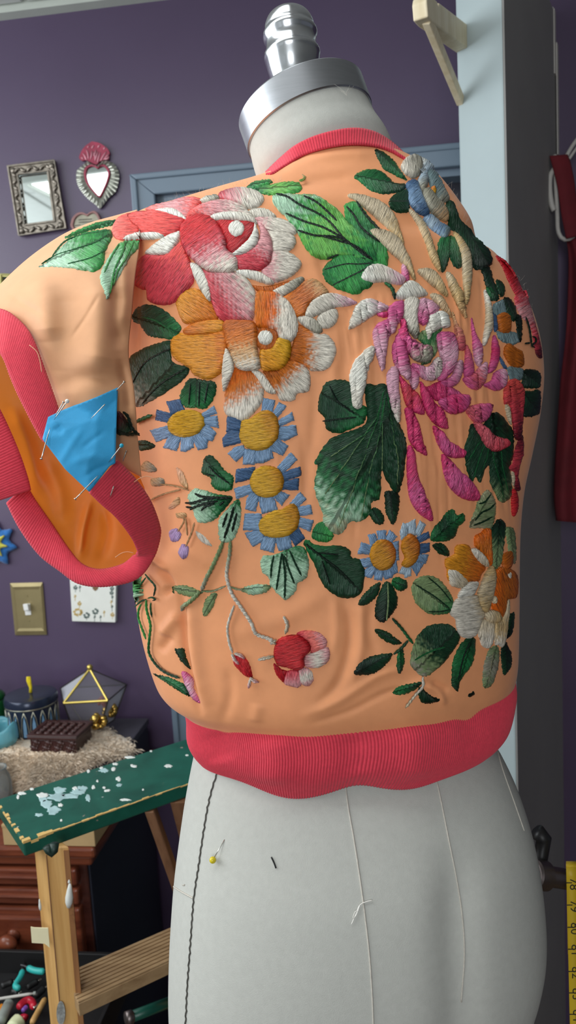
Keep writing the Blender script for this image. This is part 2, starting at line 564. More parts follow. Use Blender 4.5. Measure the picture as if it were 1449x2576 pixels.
# back wall, with an opening left for the door
def wall_quad(x0, x1, z0, z1, off0=0.0, off1=-0.1):
    a, b = W0 + WR * x0, W0 + WR * x1
    q = [np.array([a[0], a[1], z0]), np.array([b[0], b[1], z0]), np.array([b[0], b[1], z1]), np.array([a[0], a[1], z1])]
    return [p + WN * off0 for p in q], WN * (off1 - off0)
def wx(p):
    return float(np.dot(np.asarray(p) - W0, WR))
dl = wx(wp(410, 700))                           # door opening, left and top
dt = float(wp(500, 484)[2])
dr = dl + 0.78
mb = MB()
for x0, x1, z0, z1 in ((-2.2, dl, 0, ZC), (dl, dr, dt, ZC), (dr, 3.2, 0, ZC)):
    q, v = wall_quad(x0, x1, z0, z1)
    mb.prism(q, v)
structure(mb.build('wall_back', M['purple']))
mb = MB()
mb.prism([(-1.95, -2.4, -0.05), (3.4, -2.4, -0.05), (3.4, 2.7, -0.05), (-1.95, 2.7, -0.05)], (0, 0, 0.05))
structure(mb.build('floor', M['floor']))
# left wall with the window that lights the room
mb = MB()
for y0, y1, z0, z1 in ((-2.4, -0.05, 0, ZC), (1.65, 2.4, 0, ZC), (-0.05, 1.65, 0, 1.4), (-0.05, 1.65, 2.9, ZC)):
    if z1 > z0:
        mb.prism([(-1.75, y0, z0), (-1.75, y1, z0), (-1.75, y1, z1), (-1.75, y0, z1)], (-0.12, 0, 0))
structure(mb.build('wall_left', M['white_paint']))
mb = MB()
mb.ringprism([(-1.75, -0.1, 1.35), (-1.75, 1.7, 1.35), (-1.75, 1.7, 2.95), (-1.75, -0.1, 2.95)],
             [(-1.75, -0.05, 1.4), (-1.75, 1.65, 1.4), (-1.75, 1.65, 2.9), (-1.75, -0.05, 2.9)], (0.02, 0, 0))
structure(mb.build('window_1', M['white_paint']))
mb = MB()
for x0, x1, z0, z1 in ((-1.95, -1.1, 0, ZC), (0.0, 3.4, 0, ZC), (-1.1, 0.0, 0, 1.25), (-1.1, 0.0, 2.65, ZC)):
    if z1 > z0:
        mb.prism([(x0, -2.4, z0), (x1, -2.4, z0), (x1, -2.4, z1), (x0, -2.4, z1)], (0, -0.1, 0))
structure(mb.build('wall_front', M['white_paint']))
mb = MB()
mb.ringprism([(-1.15, -2.4, 1.2), (0.05, -2.4, 1.2), (0.05, -2.4, 2.7), (-1.15, -2.4, 2.7)], [(-1.1, -2.4, 1.25), (0.0, -2.4, 1.25), (0.0, -2.4, 2.65), (-1.1, -2.4, 2.65)], (0, 0.02, 0))
structure(mb.build('fill_window', M['white_paint']))  # frame round the added fill light behind the camera
# ceiling: wall angle, grid bars and lay-in tiles
ce = MB()
ce.prism([(-1.95, -2.4, ZC + 0.03), (3.4, -2.4, ZC + 0.03), (3.4, 2.7, ZC + 0.03), (-1.95, 2.7, ZC + 0.03)], (0, 0, 0.06))
CEIL = structure(ce.build('ceiling', M['ceiling']))
q0, q1 = W0 - WR * 1.6, W0 + WR * 3
def at_z(p, z):
    return np.array([p[0], p[1], z])
mb = MB().hexa(at_z(q0, ZC), WR * 4.6, WN * 0.03, Z * 0.03)
structure(mb.build('trim_1', M['tbar']))
c0 = on_z(72, 27, ZC)                           # grid crossing seen at the top left
s0 = wx(c0)
for i in range(-2, 5):
    for j in range(0, 4):
        a = at_z(W0 + WR * (s0 + 0.6 * i), ZC + 0.012) + WN * (0.036 + 0.6 * j)
        m2 = MB().hexa(a + WR * 0.005, WR * 0.59, WN * 0.592, Z * 0.016)
        m2.build('ceiling_tile', M['ceiling'], CEIL, bevel=0.004)
mb = MB()
mb.ringprism([(-1.15, .25, ZC), (.05, .25, ZC), (.05, .85, ZC), (-1.15, .85, ZC)], [(-1.13, .27, ZC), (.03, .27, ZC), (.03, .83, ZC), (-1.13, .83, ZC)], (0, 0, -.02))
structure(mb.build('added_light_frame', M['tbar']))  # frame for the added ceiling lamp, out of view
ADDED_PANEL.location.z = ZC - .012
# door: mitred casing, recessed dark leaf
D1 = thing('door_1', 'dark navy door in a blue-grey casing on the purple wall', 'door', wz(352, 0, 0.0))
del D1['category'], D1['label']
D1['kind'] = 'structure'
cas = float(np.linalg.norm(wp(331, 520) - wp(388, 520)))
ctop = float(wp(480, 432)[2])
def wq(x, z, off):
    p = W0 + WR * x + WN * off
    return np.array([p[0], p[1], z])
def casing(pts_out, pts_in, name):
    # flat board with a raised outer band, mitred
    m = MB()
    (a, b), (c, d) = pts_out, pts_in
    m.prism([wq(a[0], a[1], 0.0), wq(b[0], b[1], 0.0), wq(d[0], d[1], 0.0), wq(c[0], c[1], 0.0)], WN * 0.018)
    t = 0.28
    e = (a[0] + (c[0] - a[0]) * t, a[1] + (c[1] - a[1]) * t)
    g = (b[0] + (d[0] - b[0]) * t, b[1] + (d[1] - b[1]) * t)
    m.prism([wq(a[0], a[1], 0.018), wq(b[0], b[1], 0.018), wq(g[0], g[1], 0.018), wq(e[0], e[1], 0.018)], WN * 0.006)
    return m.build(name, M['frame_grey'], D1, bevel=0.003)
xo, xi = dl - cas, dl
casing(((xo, 0), (xo, ctop)), ((xi, 0), (xi, dt)), 'door_casing')
casing(((xo, ctop), (dr + cas, ctop)), ((xi, dt), (dr, dt)), 'door_casing')
casing(((dr + cas, ctop), (dr + cas, 0)), ((dr, dt), (dr, 0)), 'door_casing')
m = MB().prism([wq(dl, 0, -0.05), wq(dr, 0, -0.05), wq(dr, dt, -0.05), wq(dl, dt, -0.05)], -WN * 0.04)
for z0, z1 in ((0.15, 0.95), (1.1, dt - 0.14)):
    for x0, x1 in ((0.10, 0.36), (0.42, 0.68)):
        m.ringprism([wq(dl + x0, z0, -0.05), wq(dl + x1, z0, -0.05), wq(dl + x1, z1, -0.05), wq(dl + x0, z1, -0.05)],
                    [wq(dl + x0 + .02, z0 + .02, -0.05), wq(dl + x1 - .02, z0 + .02, -0.05), wq(dl + x1 - .02, z1 - .02, -0.05), wq(dl + x0 + .02, z1 - .02, -0.05)], WN * 0.012)
m.build('door_leaf', M['door_dark'], D1)
for s, zz in ((0, 0),):
    m = MB()
    m.prism([wq(dl, 0, -0.09), wq(dl, 0, 0.0), wq(dl, dt, 0.0), wq(dl, dt, -0.09)], WR * 0.015)
    m.prism([wq(dl, dt, -0.09), wq(dl, dt, 0.0), wq(dr, dt, 0.0), wq(dr, dt, -0.09)], -Z * 0.015)
    m.build('door_jamb', M['frame_grey'], D1)

# partition stub at the right: white end, long side greyed to carry its shade, open top
PC = P(1272, 500, 1.20)                          # front corner
def vplane_pt(x, y, d):
    return P(x, y, d)
pl = P(1158, 500, 1.27)
dir_end = (pl - PC) * np.array([1, 1, 0])
pr = P(1375, 500, 1.50)
dir_side = (pr - PC) * np.array([1, 1, 0])
dir_side = dir_side / np.linalg.norm(dir_side)
ztop = float(P(1375, 8, 1.50)[2])
base = np.array([PC[0], PC[1], 0])
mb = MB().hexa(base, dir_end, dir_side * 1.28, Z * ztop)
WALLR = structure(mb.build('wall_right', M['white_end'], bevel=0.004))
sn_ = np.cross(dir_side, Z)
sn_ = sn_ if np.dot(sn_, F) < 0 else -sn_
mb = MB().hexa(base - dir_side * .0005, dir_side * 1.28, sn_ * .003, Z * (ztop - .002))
mb.build('shaded_side', M['side_shade'], WALLR)

# ================================================================== DRESS FORM AND JACKET: SURFACES
AX = 0.72                                        # depth of the figure's axis
def loft(rows, nth=240, nrow=160, n_exp=2.15, closed=True, spacing=None):
    """rows: (left x, left y, right x, right y, half depth, axis depth) -> grid (nrow, nth, 3), front = camera side"""
    rows = np.array([r if len(r) == 6 else tuple(r) + (AX,) for r in rows], float)
    rr = crom(rows * np.array([1, 1, 1, 1, 1000, 1000]), nrow) / np.array([1, 1, 1, 1, 1000, 1000])
    th = np.linspace(0, 2 * math.pi, nth, endpoint=False)
    G = np.zeros((nrow, nth, 3))
    fw = np.array([0, 1.0, 0])
    for k, (xl, yl, xr, yr, b, d) in enumerate(rr):
        L, Rr = P(xl, yl, d), P(xr, yr, d)
        c = (L + Rr) / 2
        a = (Rr - L) / 2 * math.sqrt(max(0.2, 1 - (b / d) ** 2))
        e2 = np.cross(Z, a)
        e2 /= np.linalg.norm(e2)
        ct, st = np.cos(th), np.sin(th)
        x = -np.sign(ct) * np.abs(ct) ** (2 / n_exp)
        y = -np.sign(st) * np.abs(st) ** (2 / n_exp)
        G[k] = c + x[:, None] * a + y[:, None] * b * e2
    return G

def line_disp(px, lines):
    """sum of ridges: (points, half width px, amplitude m[, one sided]) evaluated at pixel positions"""
    out = np.zeros(px.shape[:-1])
    q = px[..., :2].reshape(-1, 2)
    o = out.reshape(-1)
    for pts, w, amp in lines:
        pts = crom(pts, max(8, 4 * len(pts))) if len(pts) > 2 else np.asarray(pts, float)
        lo, hi = pts.min(0) - 3 * w, pts.max(0) + 3 * w
        sel = np.where(((q > lo) & (q < hi)).all(1))[0]
        if not len(sel):
            continue
        s = q[sel]
        best = np.full(len(sel), 1e9)
        tt = np.zeros(len(sel))
        n = len(pts) - 1
        for i in range(n):
            a, b = pts[i], pts[i + 1]
            ab = b - a
            t = np.clip(((s - a) @ ab) / (ab @ ab + 1e-9), 0, 1)
            d = np.linalg.norm(s - a - t[:, None] * ab, axis=1)
            m = d < best
            best[m] = d[m]
            tt[m] = (i + t[m]) / n
        fade = np.clip(np.minimum(tt, 1 - tt) * 5, 0, 1)
        o[sel] += amp * np.exp(-(best / w) ** 2) * (0.15 + 0.85 * fade)
    return out

# torso of the form below the jacket (extends up inside it)
form_rows = [(560, 1560, 1180, 1530, .08), (520, 1750, 1205, 1715, .084), (492, 1870, 1226, 1835, .086), (478, 1930, 1262, 1895, .096), (462, 2010, 1298, 1970, .108),
             (446, 2110, 1330, 2065, .121), (434, 2200, 1349, 2155, .127), (426, 2300, 1361, 2255, .130), (421, 2400, 1362, 2340, .130),
             (420, 2500, 1350, 2410, .127), (424, 2570, 1330, 2480, .123), (432, 2650, 1310, 2570, .119), (440, 2760, 1300, 2690, .115), (450, 2880, 1295, 2810, .112)]
GF = loft(form_rows, 240, 150, 2.2)
pxf = proj(GF)
nf = -grid_normals(GF)
cleft = [([(1140, 2120), (1150, 2250), (1152, 2380), (1158, 2520), (1160, 2760), (1160, 2860)], 55, -0.0085)]
front = (np.einsum('ijk,ijk->ij', nf, GF - CAM) < 0)[..., None]
if (np.einsum('ijk,ijk->ij', nf, GF - GF.mean(1, keepdims=True)).mean() < 0):
    nf = -nf
    front = ~front
GF = GF + nf * line_disp(pxf, cleft)[..., None] * front

# jacket body
jk_rows = [(680, 455, 996, 405, .0690, .731), (636, 478, 1040, 420, .071, .731), (552, 502, 1082, 440, .074, .731), (470, 522, 1114, 470, .079, .73), (388, 543, 1152, 518, .084, .727),
           (330, 561, 1183, 568, .090), (300, 605, 1200, 622, .096), (298, 660, 1247, 658, .105), (300, 740, 1297, 721, .111), (304, 820, 1328, 781, .116),
           (310, 900, 1350, 856, .120), (316, 1000, 1360, 945, .122), (322, 1100, 1352, 1040, .121), (327, 1200, 1334, 1130, .119), (331, 1300, 1312, 1225, .117),
           (334, 1400, 1302, 1320, .116), (341, 1500, 1300, 1415, .116), (358, 1600, 1300, 1510, .116), (384, 1690, 1298, 1605, .115), (408, 1730, 1294, 1665, .112), (452, 1760, 1284, 1706, .106), (474, 1780, 1272, 1735, .103)]
GJ = loft(jk_rows, 680, 420, 2.2)
# keep the hem seam on a real, level line by letting the last rows drop
pxj = proj(GJ)
nj = grid_normals(GJ)
if (np.einsum('ijk,ijk->ij', nj, GJ - GJ.mean(1, keepdims=True)).mean() < 0):
    nj = -nj
frontj = (np.einsum('ijk,ijk->ij', nj, GJ - CAM) < 0)
wr = []
for k in range(90):                              # fine vertical gathers between the stitched panels
    x = random.uniform(850, 1310)
    y = random.uniform(690, 1180)
    L = random.uniform(90, 300)
    wr.append(([(x, y), (x + random.uniform(-8, 8) + 6, y + L / 2), (x + random.uniform(-6, 10) + 12, y + L)], random.uniform(3.5, 6), random.choice((-1, 1)) * random.uniform(.0005, .0011)))
for k in range(14):
    x, y = random.uniform(690, 860), random.uniform(700, 1250)
    wr.append(([(x, y), (x + 3, y + 70), (x + 4, y + 150)], 8, random.choice((-1, 1)) * .0005))
wr += [([(795, 960), (790, 1080), (760, 1250), (745, 1330)], 16, -.0014),
       ([(862, 1500), (880, 1570), (876, 1640), (850, 1720), (800, 1770)], 12, -.0024), ([(905, 1490), (912, 1570), (905, 1650), (880, 1730)], 13, .0018),
       ([(930, 1520), (926, 1590), (950, 1650)], 12, -.0014), ([(760, 1800), (850, 1765), (950, 1700), (1030, 1680)], 12, .0018),
       ([(780, 1820), (880, 1790), (980, 1740), (1060, 1730)], 8, -.0014), ([(840, 1500), (846, 1580), (838, 1650)], 10, .0013),
       ([(560, 1820), (580, 1740), (570, 1680)], 14, -.0016), ([(640, 1820), (650, 1770)], 16, .0014), ([(560, 1600), (700, 1560), (840, 1480)], 26, .0014),
       ([(1060, 1720), (1100, 1740), (1118, 1775)], 9, .0026), ([(1085, 1715), (1130, 1738)], 8, -.002), ([(1000, 1745), (1080, 1700)], 10, .0016),
       ([(400, 1425), (428, 1470), (412, 1498)], 9, -.0050), ([(378, 1412), (395, 1412), (420, 1440)], 8, .004), ([(455, 1490), (462, 1560), (464, 1620), (480, 1700), (505, 1790)], 9, -.0050),
       ([(478, 1500), (486, 1600), (500, 1700), (525, 1780)], 18, .0036), ([(405, 1600), (430, 1570), (450, 1545)], 14, .004), ([(400, 1640), (430, 1600)], 12, -.003),
       ([(430, 1370), (500, 1400), (540, 1430)], 22, .002), ([(690, 440), (760, 410), (860, 392), (960, 396)], 16, .0018), ([(720, 470), (800, 452), (900, 440)], 14, -.0014),
       ([(800, 640), (830, 720), (850, 760)], 12, -.002), ([(860, 780), (868, 870), (862, 950)], 12, -.0018), ([(835, 900), (845, 1000)], 16, .0016),
       ([(345, 1190), (370, 1300), (360, 1400)], 16, -.004), ([(420, 1180), (450, 1320), (440, 1420)], 36, -.0022), ([(345, 640), (338, 780), (336, 900)], 12, -.004)]
GJ = GJ + nj * (line_disp(pxj, wr) * frontj)[..., None]
# soft large-scale undulation of the cloth
GJ = GJ + nj * (0.0007 * np.sin(pxj[..., 0] * .021 + 1.3) * np.sin(pxj[..., 1] * .013) * np.linspace(0, 1, len(GJ))[:, None])[..., None]

def bvh_of(G, cu=False, cv=True):
    nu, nv = G.shape[:2]
    idx = np.arange(nu * nv).reshape(nu, nv)
    iv = np.arange(nv if cv else nv - 1)
    iu = np.arange(nu - 1)
    q = np.stack([idx[np.ix_(iu, iv)], idx[np.ix_(iu + 1, iv)], idx[np.ix_(iu + 1, (iv + 1) % nv)], idx[np.ix_(iu, (iv + 1) % nv)]], -1).reshape(-1, 4)
    return BVHTree.FromPolygons(G.reshape(-1, 3).tolist(), q.tolist())

# --- sleeve: outer cloth from the shoulder to the cuff seam
def coons(top, right, bottom, left, nu, nv):
    """top A->B, right A->C, bottom C->D, left B->D ; all (x, y, depth)"""
    c = lambda p, n: crom(np.array(p, float) * [1, 1, 1000], n) / [1, 1, 1000]
    T, Bm, Ri, Le = c(top, nu), c(bottom, nu), c(right, nv), c(left, nv)
    u = np.linspace(0, 1, nu)[:, None, None]
    v = np.linspace(0, 1, nv)[None, :, None]
    G = (1 - v) * T[:, None] + v * Bm[:, None] + (1 - u) * Ri[None] + u * Le[None]
    G -= (1 - u) * (1 - v) * T[0] + u * (1 - v) * T[-1] + (1 - u) * v * Bm[0] + u * v * Bm[-1]
    return G
def px2w(G):
    d = G[..., 2:3]
    return CAM + d * (F + (G[..., 0:1] - W2) / FPX * R + (H2 - G[..., 1:2]) / FPX * U)
SL = coons([(345, 527, .700), (290, 542, .690), (220, 562, .684), (150, 594, .676), (70, 650, .668), (0, 715, .660), (-70, 790, .655)],
           [(345, 527, .700), (352, 600, .648), (340, 700, .624), (332, 790, .612), (324, 890, .604), (338, 985, .600), (346, 1090, .600), (356, 1200, .604)],
           [(356, 1200, .604), (300, 1170, .588), (225, 1110, .582), (146, 1042, .588)],
           [(-70, 790, .655), (-20, 778, .625), (30, 795, .606), (72, 832, .596), (98, 890, .592), (112, 940, .590), (138, 1000, .588), (146, 1042, .588)], 120, 140)
v_ = np.linspace(0, 1, 140)[None, :]
u_ = np.linspace(0, 1, 120)[:, None]
SL[..., 2] -= 0.012 * np.sin(math.pi * v_) * np.sin(math.pi * np.clip(u_ * 1.0, 0, 1)) ** .7
sl_w = [([(165, 700), (168, 800), (160, 900), (156, 990)], 40, .006), ([(246, 680), (252, 800), (250, 880), (240, 950)], 36, -.009), ([(300, 720), (296, 800), (300, 880)], 18, .006),
        ([(310, 640), (312, 740), (300, 840)], 16, -.005), ([(100, 690), (112, 780), (120, 860)], 34, -.006), ([(140, 975), (190, 955), (240, 945), (300, 955), (340, 975)], 22, .004),
        ([(250, 740), (215, 800), (180, 850)], 5, .0012), ([(20, 740), (70, 770), (110, 790)], 8, .0015), ([(300, 900), (316, 960), (326, 1050)], 12, .005)]
SL[..., 2] += line_disp(SL, sl_w)
GS = px2w(SL)
# --- underside of the sleeve: its orange lining shows through the opening
LN = coons([(345, 529, .702), (290, 544, .694), (220, 564, .690), (150, 596, .684), (70, 652, .676), (0, 717, .668), (-70, 792, .662)],
           [(345, 529, .702), (350, 800, .690), (352, 1000, .680), (362, 1200, .668), (366, 1340, .655), (345, 1392, .642)],
           [(345, 1392, .642), (300, 1424, .634), (250, 1434, .632), (205, 1420, .636), (170, 1380, .644), (130, 1320, .654), (90, 1262, .660), (70, 1228, .662), (30, 1150, .668), (-40, 1060, .672)],
           [(-70, 792, .662), (-90, 900, .690), (-80, 1000, .690), (-40, 1060, .672)], 110, 110)
LN[..., 2] += 0.020 * np.sin(math.pi * np.linspace(0, 1, 110)[None, :]) * np.sin(math.pi * np.linspace(0, 1, 110)[:, None])
LN[..., 2] += line_disp(LN, [([(228, 1260), (210, 1330), (202, 1400)], 10, -.008), ([(262, 1280), (270, 1340), (250, 1410)], 14, .006), ([(110, 1150), (150, 1240), (160, 1320)], 22, -.007), ([(30, 1020), (70, 1120), (100, 1230)], 20, .008)])
GL = px2w(LN)

BV_J = bvh_of(GJ)
BV_S = bvh_of(GS, cv=False)
BV_F = bvh_of(GF)
class Both:                                      # jacket body and sleeve together: whichever lies in front
    def ray_cast(s, o, d):
        h = [k for k in (BV_J.ray_cast(o, d), BV_S.ray_cast(o, d)) if k[0] is not None]
        return min(h, key=lambda k: k[3]) if h else (None, None, None, None)
    def find_nearest(s, q):
        return min((BV_J.find_nearest(q), BV_S.find_nearest(q)), key=lambda k: k[3])
BV_A = Both()

# ================================================================== DRESS FORM
FORM = thing('dress_form', 'ivory linen dress form with an aluminium neck cap, wearing the embroidered jacket', 'dress form', (float(P(900, 2400, AX)[0]), float(P(900, 2400, AX)[1]), 0))
torso, _ = grid_obj('torso', GF, M['linen'], FORM, cv=True)
# closing disc and stand below the frame
bot = GF[-1].mean(0)
m = MB().prism(list(GF[-1][::6]), -Z * 0.01)
m.build('base_plate', M['black_plastic'], FORM)
m = MB()
m.tube([np.array([bot[0], bot[1], 0.05]), bot], 0.018, 16)
m.lathe((bot[0], bot[1], 0.0), Z, [(0, .24), (.02, .24), (.035, .20), (.06, .03)], 32)
m.build('stand', M['dark_metal'], FORM, smooth='auto')
# neck: tilted away and to the left
nax = U - 0.345 * R + 0.05 * F
nax /= np.linalg.norm(nax)
cap_c = P(778, 324, .725)
na = np.cross(nax, F)
na /= np.linalg.norm(na)
nb = np.cross(nax, na)
th = np.linspace(0, 2 * math.pi, 96, endpoint=False)
def ring(c, r, t):
    """ring about the neck; t = 0 follows the tilted neck axis, 1 level"""
    ax = nax * (1 - t) + Z * t
    ax /= np.linalg.norm(ax)
    a = np.cross(ax, F); a /= np.linalg.norm(a)
    b = np.cross(ax, a)
    return np.array([c + r * (math.cos(w) * a + math.sin(w) * b) for w in th])
neck_g = np.array([ring(cap_c + nax * .004, .0605, 0), ring(cap_c - nax * .003, .0610, 0), ring(P(791, 360, .726), .0625, .05), ring(P(812, 402, .728), .0655, .2),
                   ring(P(832, 455, .735), .0655, .5), ring(P(848, 540, .745), .065, 1)])
ng = np.array([crom(neck_g[:, i], 40) for i in range(96)]).transpose(1, 0, 2)
grid_obj('neck', ng, M['linen'], FORM, cv=True)
CAPR, CAPH = .0630, .0285
m = MB().lathe(cap_c - nax * .002, nax, [(0, .058), (0, CAPR - .001), (.001, CAPR), (CAPH - .002, CAPR), (CAPH, CAPR - .002), (CAPH, .015)], 96)
capo = m.build('neck_cap', M['alu'], FORM, smooth='auto')
fax = U - 0.10 * R
fax /= np.linalg.norm(fax)
kb = P(746, 250, .725)
kprof = [(-.004, .0190), (0, .0195), (.012, .0203), (.0218, .0212), (.033, .0233), (.0415, .0247), (.0445, .0254), (.0470, .0253), (.0485, .0244), (.052, .0231), (.0565, .0225), (.061, .0230),
         (.0650, .0243), (.0675, .0246), (.0695, .0240), (.0715, .0228), (.0730, .0222), (.0740, .0224), (.0785, .0217), (.0848, .0190), (.0890, .0150), (.0920, .0100), (.0938, .0055), (.0947, .0015)]
hs = np.array(kprof)
kk = crom(hs, 90)
m = MB().lathe(kb, fax, [(float(a) * .925, float(b_) * 1.07) for a, b_ in kk], 72)
m.build('finial', M['alu_polished'], FORM, smooth=True)

def surf(bv, x, y, off=0.0, guess=.66):
    o, d = Vector(CAM), Vector(ray(x, y))
    h = bv.ray_cast(o, d)
    if h[0] is None:
        h = bv.find_nearest(Vector(P(x, y, guess)))
        n = h[1]
        q = proj(np.array(h[0]))
        if math.hypot(q[0] - x, q[1] - y) < (10 if bv is BV_S else 26):      # puffed stitches standing past the outline keep their place
            nn_ = np.array(n)
            if np.dot(nn_, CAM - np.array(h[0])) < 0:
                nn_ = -nn_
            return P(x, y, float(q[2]) + .001) + nn_ * off, nn_
        if n.dot(o - h[0]) < 0:
            n = -n
        return np.array(h[0]) + np.array(n) * off, np.array(n)
    n = h[1]
    if n.dot(d) > 0:
        n = -n
    return np.array(h[0]) + np.array(n) * off, np.array(n)

# seams of the linen cover
def seam(name, pts, r, mat, wav=0.0, parent=FORM, bv=BV_F, n=60, off=.0004):
    q = crom(pts, n)
    if wav:
        q[:, 0] += wav * np.sin(np.arange(n) * 1.9) * RNG.uniform(.4, 1.2, n)
    w = [surf(bv, x, y, off)[0] for x, y in q]
    return MB().tube(w, r, 6).build(name, mat, parent, smooth=True)
seam('side_seam', [(556, 1915), (530, 2000), (513, 2090), (500, 2180), (488, 2262), (480, 2370), (472, 2480), (466, 2600)], .0008, M['seam'], 1.4, n=110)
seam('style_line', [(434, 2228), (455, 2242), (486, 2259)], .0007, M['seam_pale'])
seam('back_seam', [(866, 1950), (876, 2030), (890, 2110), (904, 2200), (915, 2280), (928, 2390), (936, 2500), (940, 2600)], .0007, M['seam_pale'])
seam('back_seam', [(1092, 1940), (1108, 2010), (1128, 2110), (1148, 2210), (1162, 2300), (1168, 2400), (1160, 2520)], .0007, M['seam_pale'])
seam('back_seam', [(1244, 1860), (1262, 1930), (1290, 2010), (1318, 2090)], .0006, M['seam_pale'])

# ================================================================== JACKET
JK = thing('jacket', 'peach silk jacket with raised floral embroidery and coral rib trims, on the dress form', 'jacket', tuple(P(870, 1000, AX)))
body, _ = grid_obj('jacket_body', GJ, M['silk'], JK, cv=True)
slv, _ = grid_obj('sleeve', GS, M['silk_sleeve'], JK, solid=.0006)
slv['label'] = 'short peach sleeve hanging open at the cuff'
lin, _ = grid_obj('sleeve_lining', GL, M['lining'], JK)
lin['label'] = 'orange inside of the sleeve'

def ribbed(G, ribs_u, amp, camside=True):
    n = grid_normals(G)
    if camside and np.einsum('ijk,ijk->ij', n, G - CAM).mean() > 0:
        n = -n
    return G + n * (amp * np.abs(np.sin(np.asarray(ribs_u) * math.pi))[:, None, None] - amp)

def strip(name, pairs, pitch_px, amp=.0009, nv=9, bulge=.003, label=None, solid=.0028):
    o = np.array([p[0] for p in pairs], float)
    i = np.array([p[1] for p in pairs], float)
    L = np.linalg.norm(np.diff((o + i)[:, :2] / 2, axis=0), axis=1).sum()
    ribs = int(L / pitch_px)
    n = ribs * 7
    k = np.array([1, 1, 1000])
    O, I = crom(o * k, n) / k, crom(i * k, n) / k
    v = np.linspace(0, 1, nv)[None, :, None]
    G = O[:, None] * (1 - v) + I[:, None] * v
    G[..., 2] -= bulge * np.sin(math.pi * np.linspace(0, 1, nv))[None, :] ** .7
    W = ribbed(px2w(G), np.linspace(0, ribs, n), amp)
    ob, _ = grid_obj(name, W, M['rib'], JK, solid=solid, soff=0)
    if label:
        ob['label'] = label
    return ob
# collar: lies on the neck above and on the jacket's neckline below
BV_N = bvh_of(ng)
up_ = [(668, 434), (678, 424), (700, 403), (742, 367), (790, 343), (850, 327), (900, 323), (944, 333), (980, 354), (1003, 373), (1022, 392)]
lo_ = [(670, 438), (686, 436), (716, 418), (760, 393), (806, 377), (860, 366), (905, 364), (950, 369), (984, 380), (1006, 392), (1024, 402)]
cp_ = []
for a_, c_ in zip(up_, lo_):
    e_ = [float((surf(BV_N, a_[0], a_[1], .0035, .70)[0] - CAM) @ F), 0]
    q_ = [surf(BV_N, c_[0], c_[1], .0045, .70)[0], surf(BV_J, c_[0], c_[1], .002, .70)[0]]
    e_[1] = min(float((k_ - CAM) @ F) for k_ in q_)
    cp_.append(((a_[0], a_[1], e_[0]), (c_[0], c_[1], e_[1] - .001)))
strip('rib_collar', cp_, 6.6, .0006, 8, .0, label='coral rib-knit collar', solid=.002)
# waistband: a full ring of ribs
wb_rows = [(450, 1742, 1290, 1690, .1065), (462, 1772, 1291, 1722, .108), (470, 1800, 1284, 1752, .1075), (472, 1826, 1276, 1782, .1055), (474, 1848, 1268, 1806, .102), (482, 1870, 1254, 1830, .097), (490, 1884, 1240, 1846, .0945)]
NT = 2800
GW = loft(wb_rows, NT, 22, 2.2)
pw = proj(GW)
f = np.linspace(0, 1, 22)[:, None] ** 1.5
dz = .0075 * np.exp(-((pw[..., 0] - 740) / 95) ** 2) + .004 * np.exp(-((pw[..., 0] - 1030) / 80) ** 2) - .004 * np.exp(-((pw[..., 0] - 900) / 60) ** 2) - .003 * np.exp(-((pw[..., 0] - 590) / 70) ** 2)
GW[..., 2] -= dz * f
nw = grid_normals(GW)
if (np.einsum('ijk,ijk->ij', nw, GW - GW.mean(1, keepdims=True)).mean() < 0):
    nw = -nw
ph = np.arange(NT) / NT * 400
out = .0022 * np.sin(f * math.pi)
GW = GW + nw * (out + line_disp(pw, [([(690, 1850), (700, 1960)], 50, .004), ([(880, 1850), (900, 1950)], 45, -.003), ([(1040, 1820), (1050, 1950)], 50, .004), ([(1180, 1780), (1190, 1900)], 30, -.003), ([(540, 1840), (560, 1920)], 40, -.003)]) * (np.einsum('ijk,ijk->ij', nw, GW - CAM) < 0))[..., None]
GW = GW + nw * (.0007 * (np.abs(np.sin(ph * math.pi)) - 1))[None, :, None]
wb, _ = grid_obj('rib_waistband', GW, M['rib'], JK, cv=True, solid=.0025, soff=-1)
wb['label'] = 'coral rib-knit waistband'
# cuff: near rim, rim beyond the blue patch running round the bottom, and the cut end at the left
strip('rib_cuff', [((-80, 772, .632), (-80, 850, .60)), ((-20, 776, .622), (-20, 874, .594)), ((20, 786, .604), (8, 900, .582)), ((62, 822, .592), (28, 950, .577)), ((84, 858, .587), (45, 990, .574)), ((102, 905, .584), (66, 1032, .572)), ((122, 962, .581), (90, 1078, .571)), ((140, 1014, .580), (108, 1108, .571)), ((148, 1042, .580), (124, 1118, .571))], 6.4, .0008, 12, .004)
strip('rib_cuff', [((296, 1160, .578), (226, 1240, .566)), ((318, 1182, .583), (254, 1268, .570)), ((345, 1212, .590), (290, 1300, .577)), ((378, 1262, .600), (326, 1346, .590)), ((399, 1318, .612), (342, 1376, .602)), ((401, 1350, .618), (346, 1392, .612)), ((384, 1405, .622), (338, 1398, .624)), ((345, 1455, .624), (306, 1422, .632)),
                   ((270, 1474, .624), (250, 1434, .632)), ((200, 1468, .630), (205, 1420, .636)), ((150, 1435, .638), (170, 1380, .644)), ((100, 1396, .646), (130, 1320, .654)), ((52, 1332, .652), (90, 1262, .660)), ((18, 1266, .656), (66, 1222, .663))], 6.4, .0008, 12, .004)
strip('rib_cuff', [((-90, 1060, .640), (-10, 1010, .640)), ((-80, 1120, .638), (20, 1070, .638)), ((-60, 1190, .637), (50, 1140, .636)), ((-30, 1240, .638), (70, 1200, .637)), ((-4, 1257, .640), (77, 1230, .639))], 6.4, .0008, 12, .003)

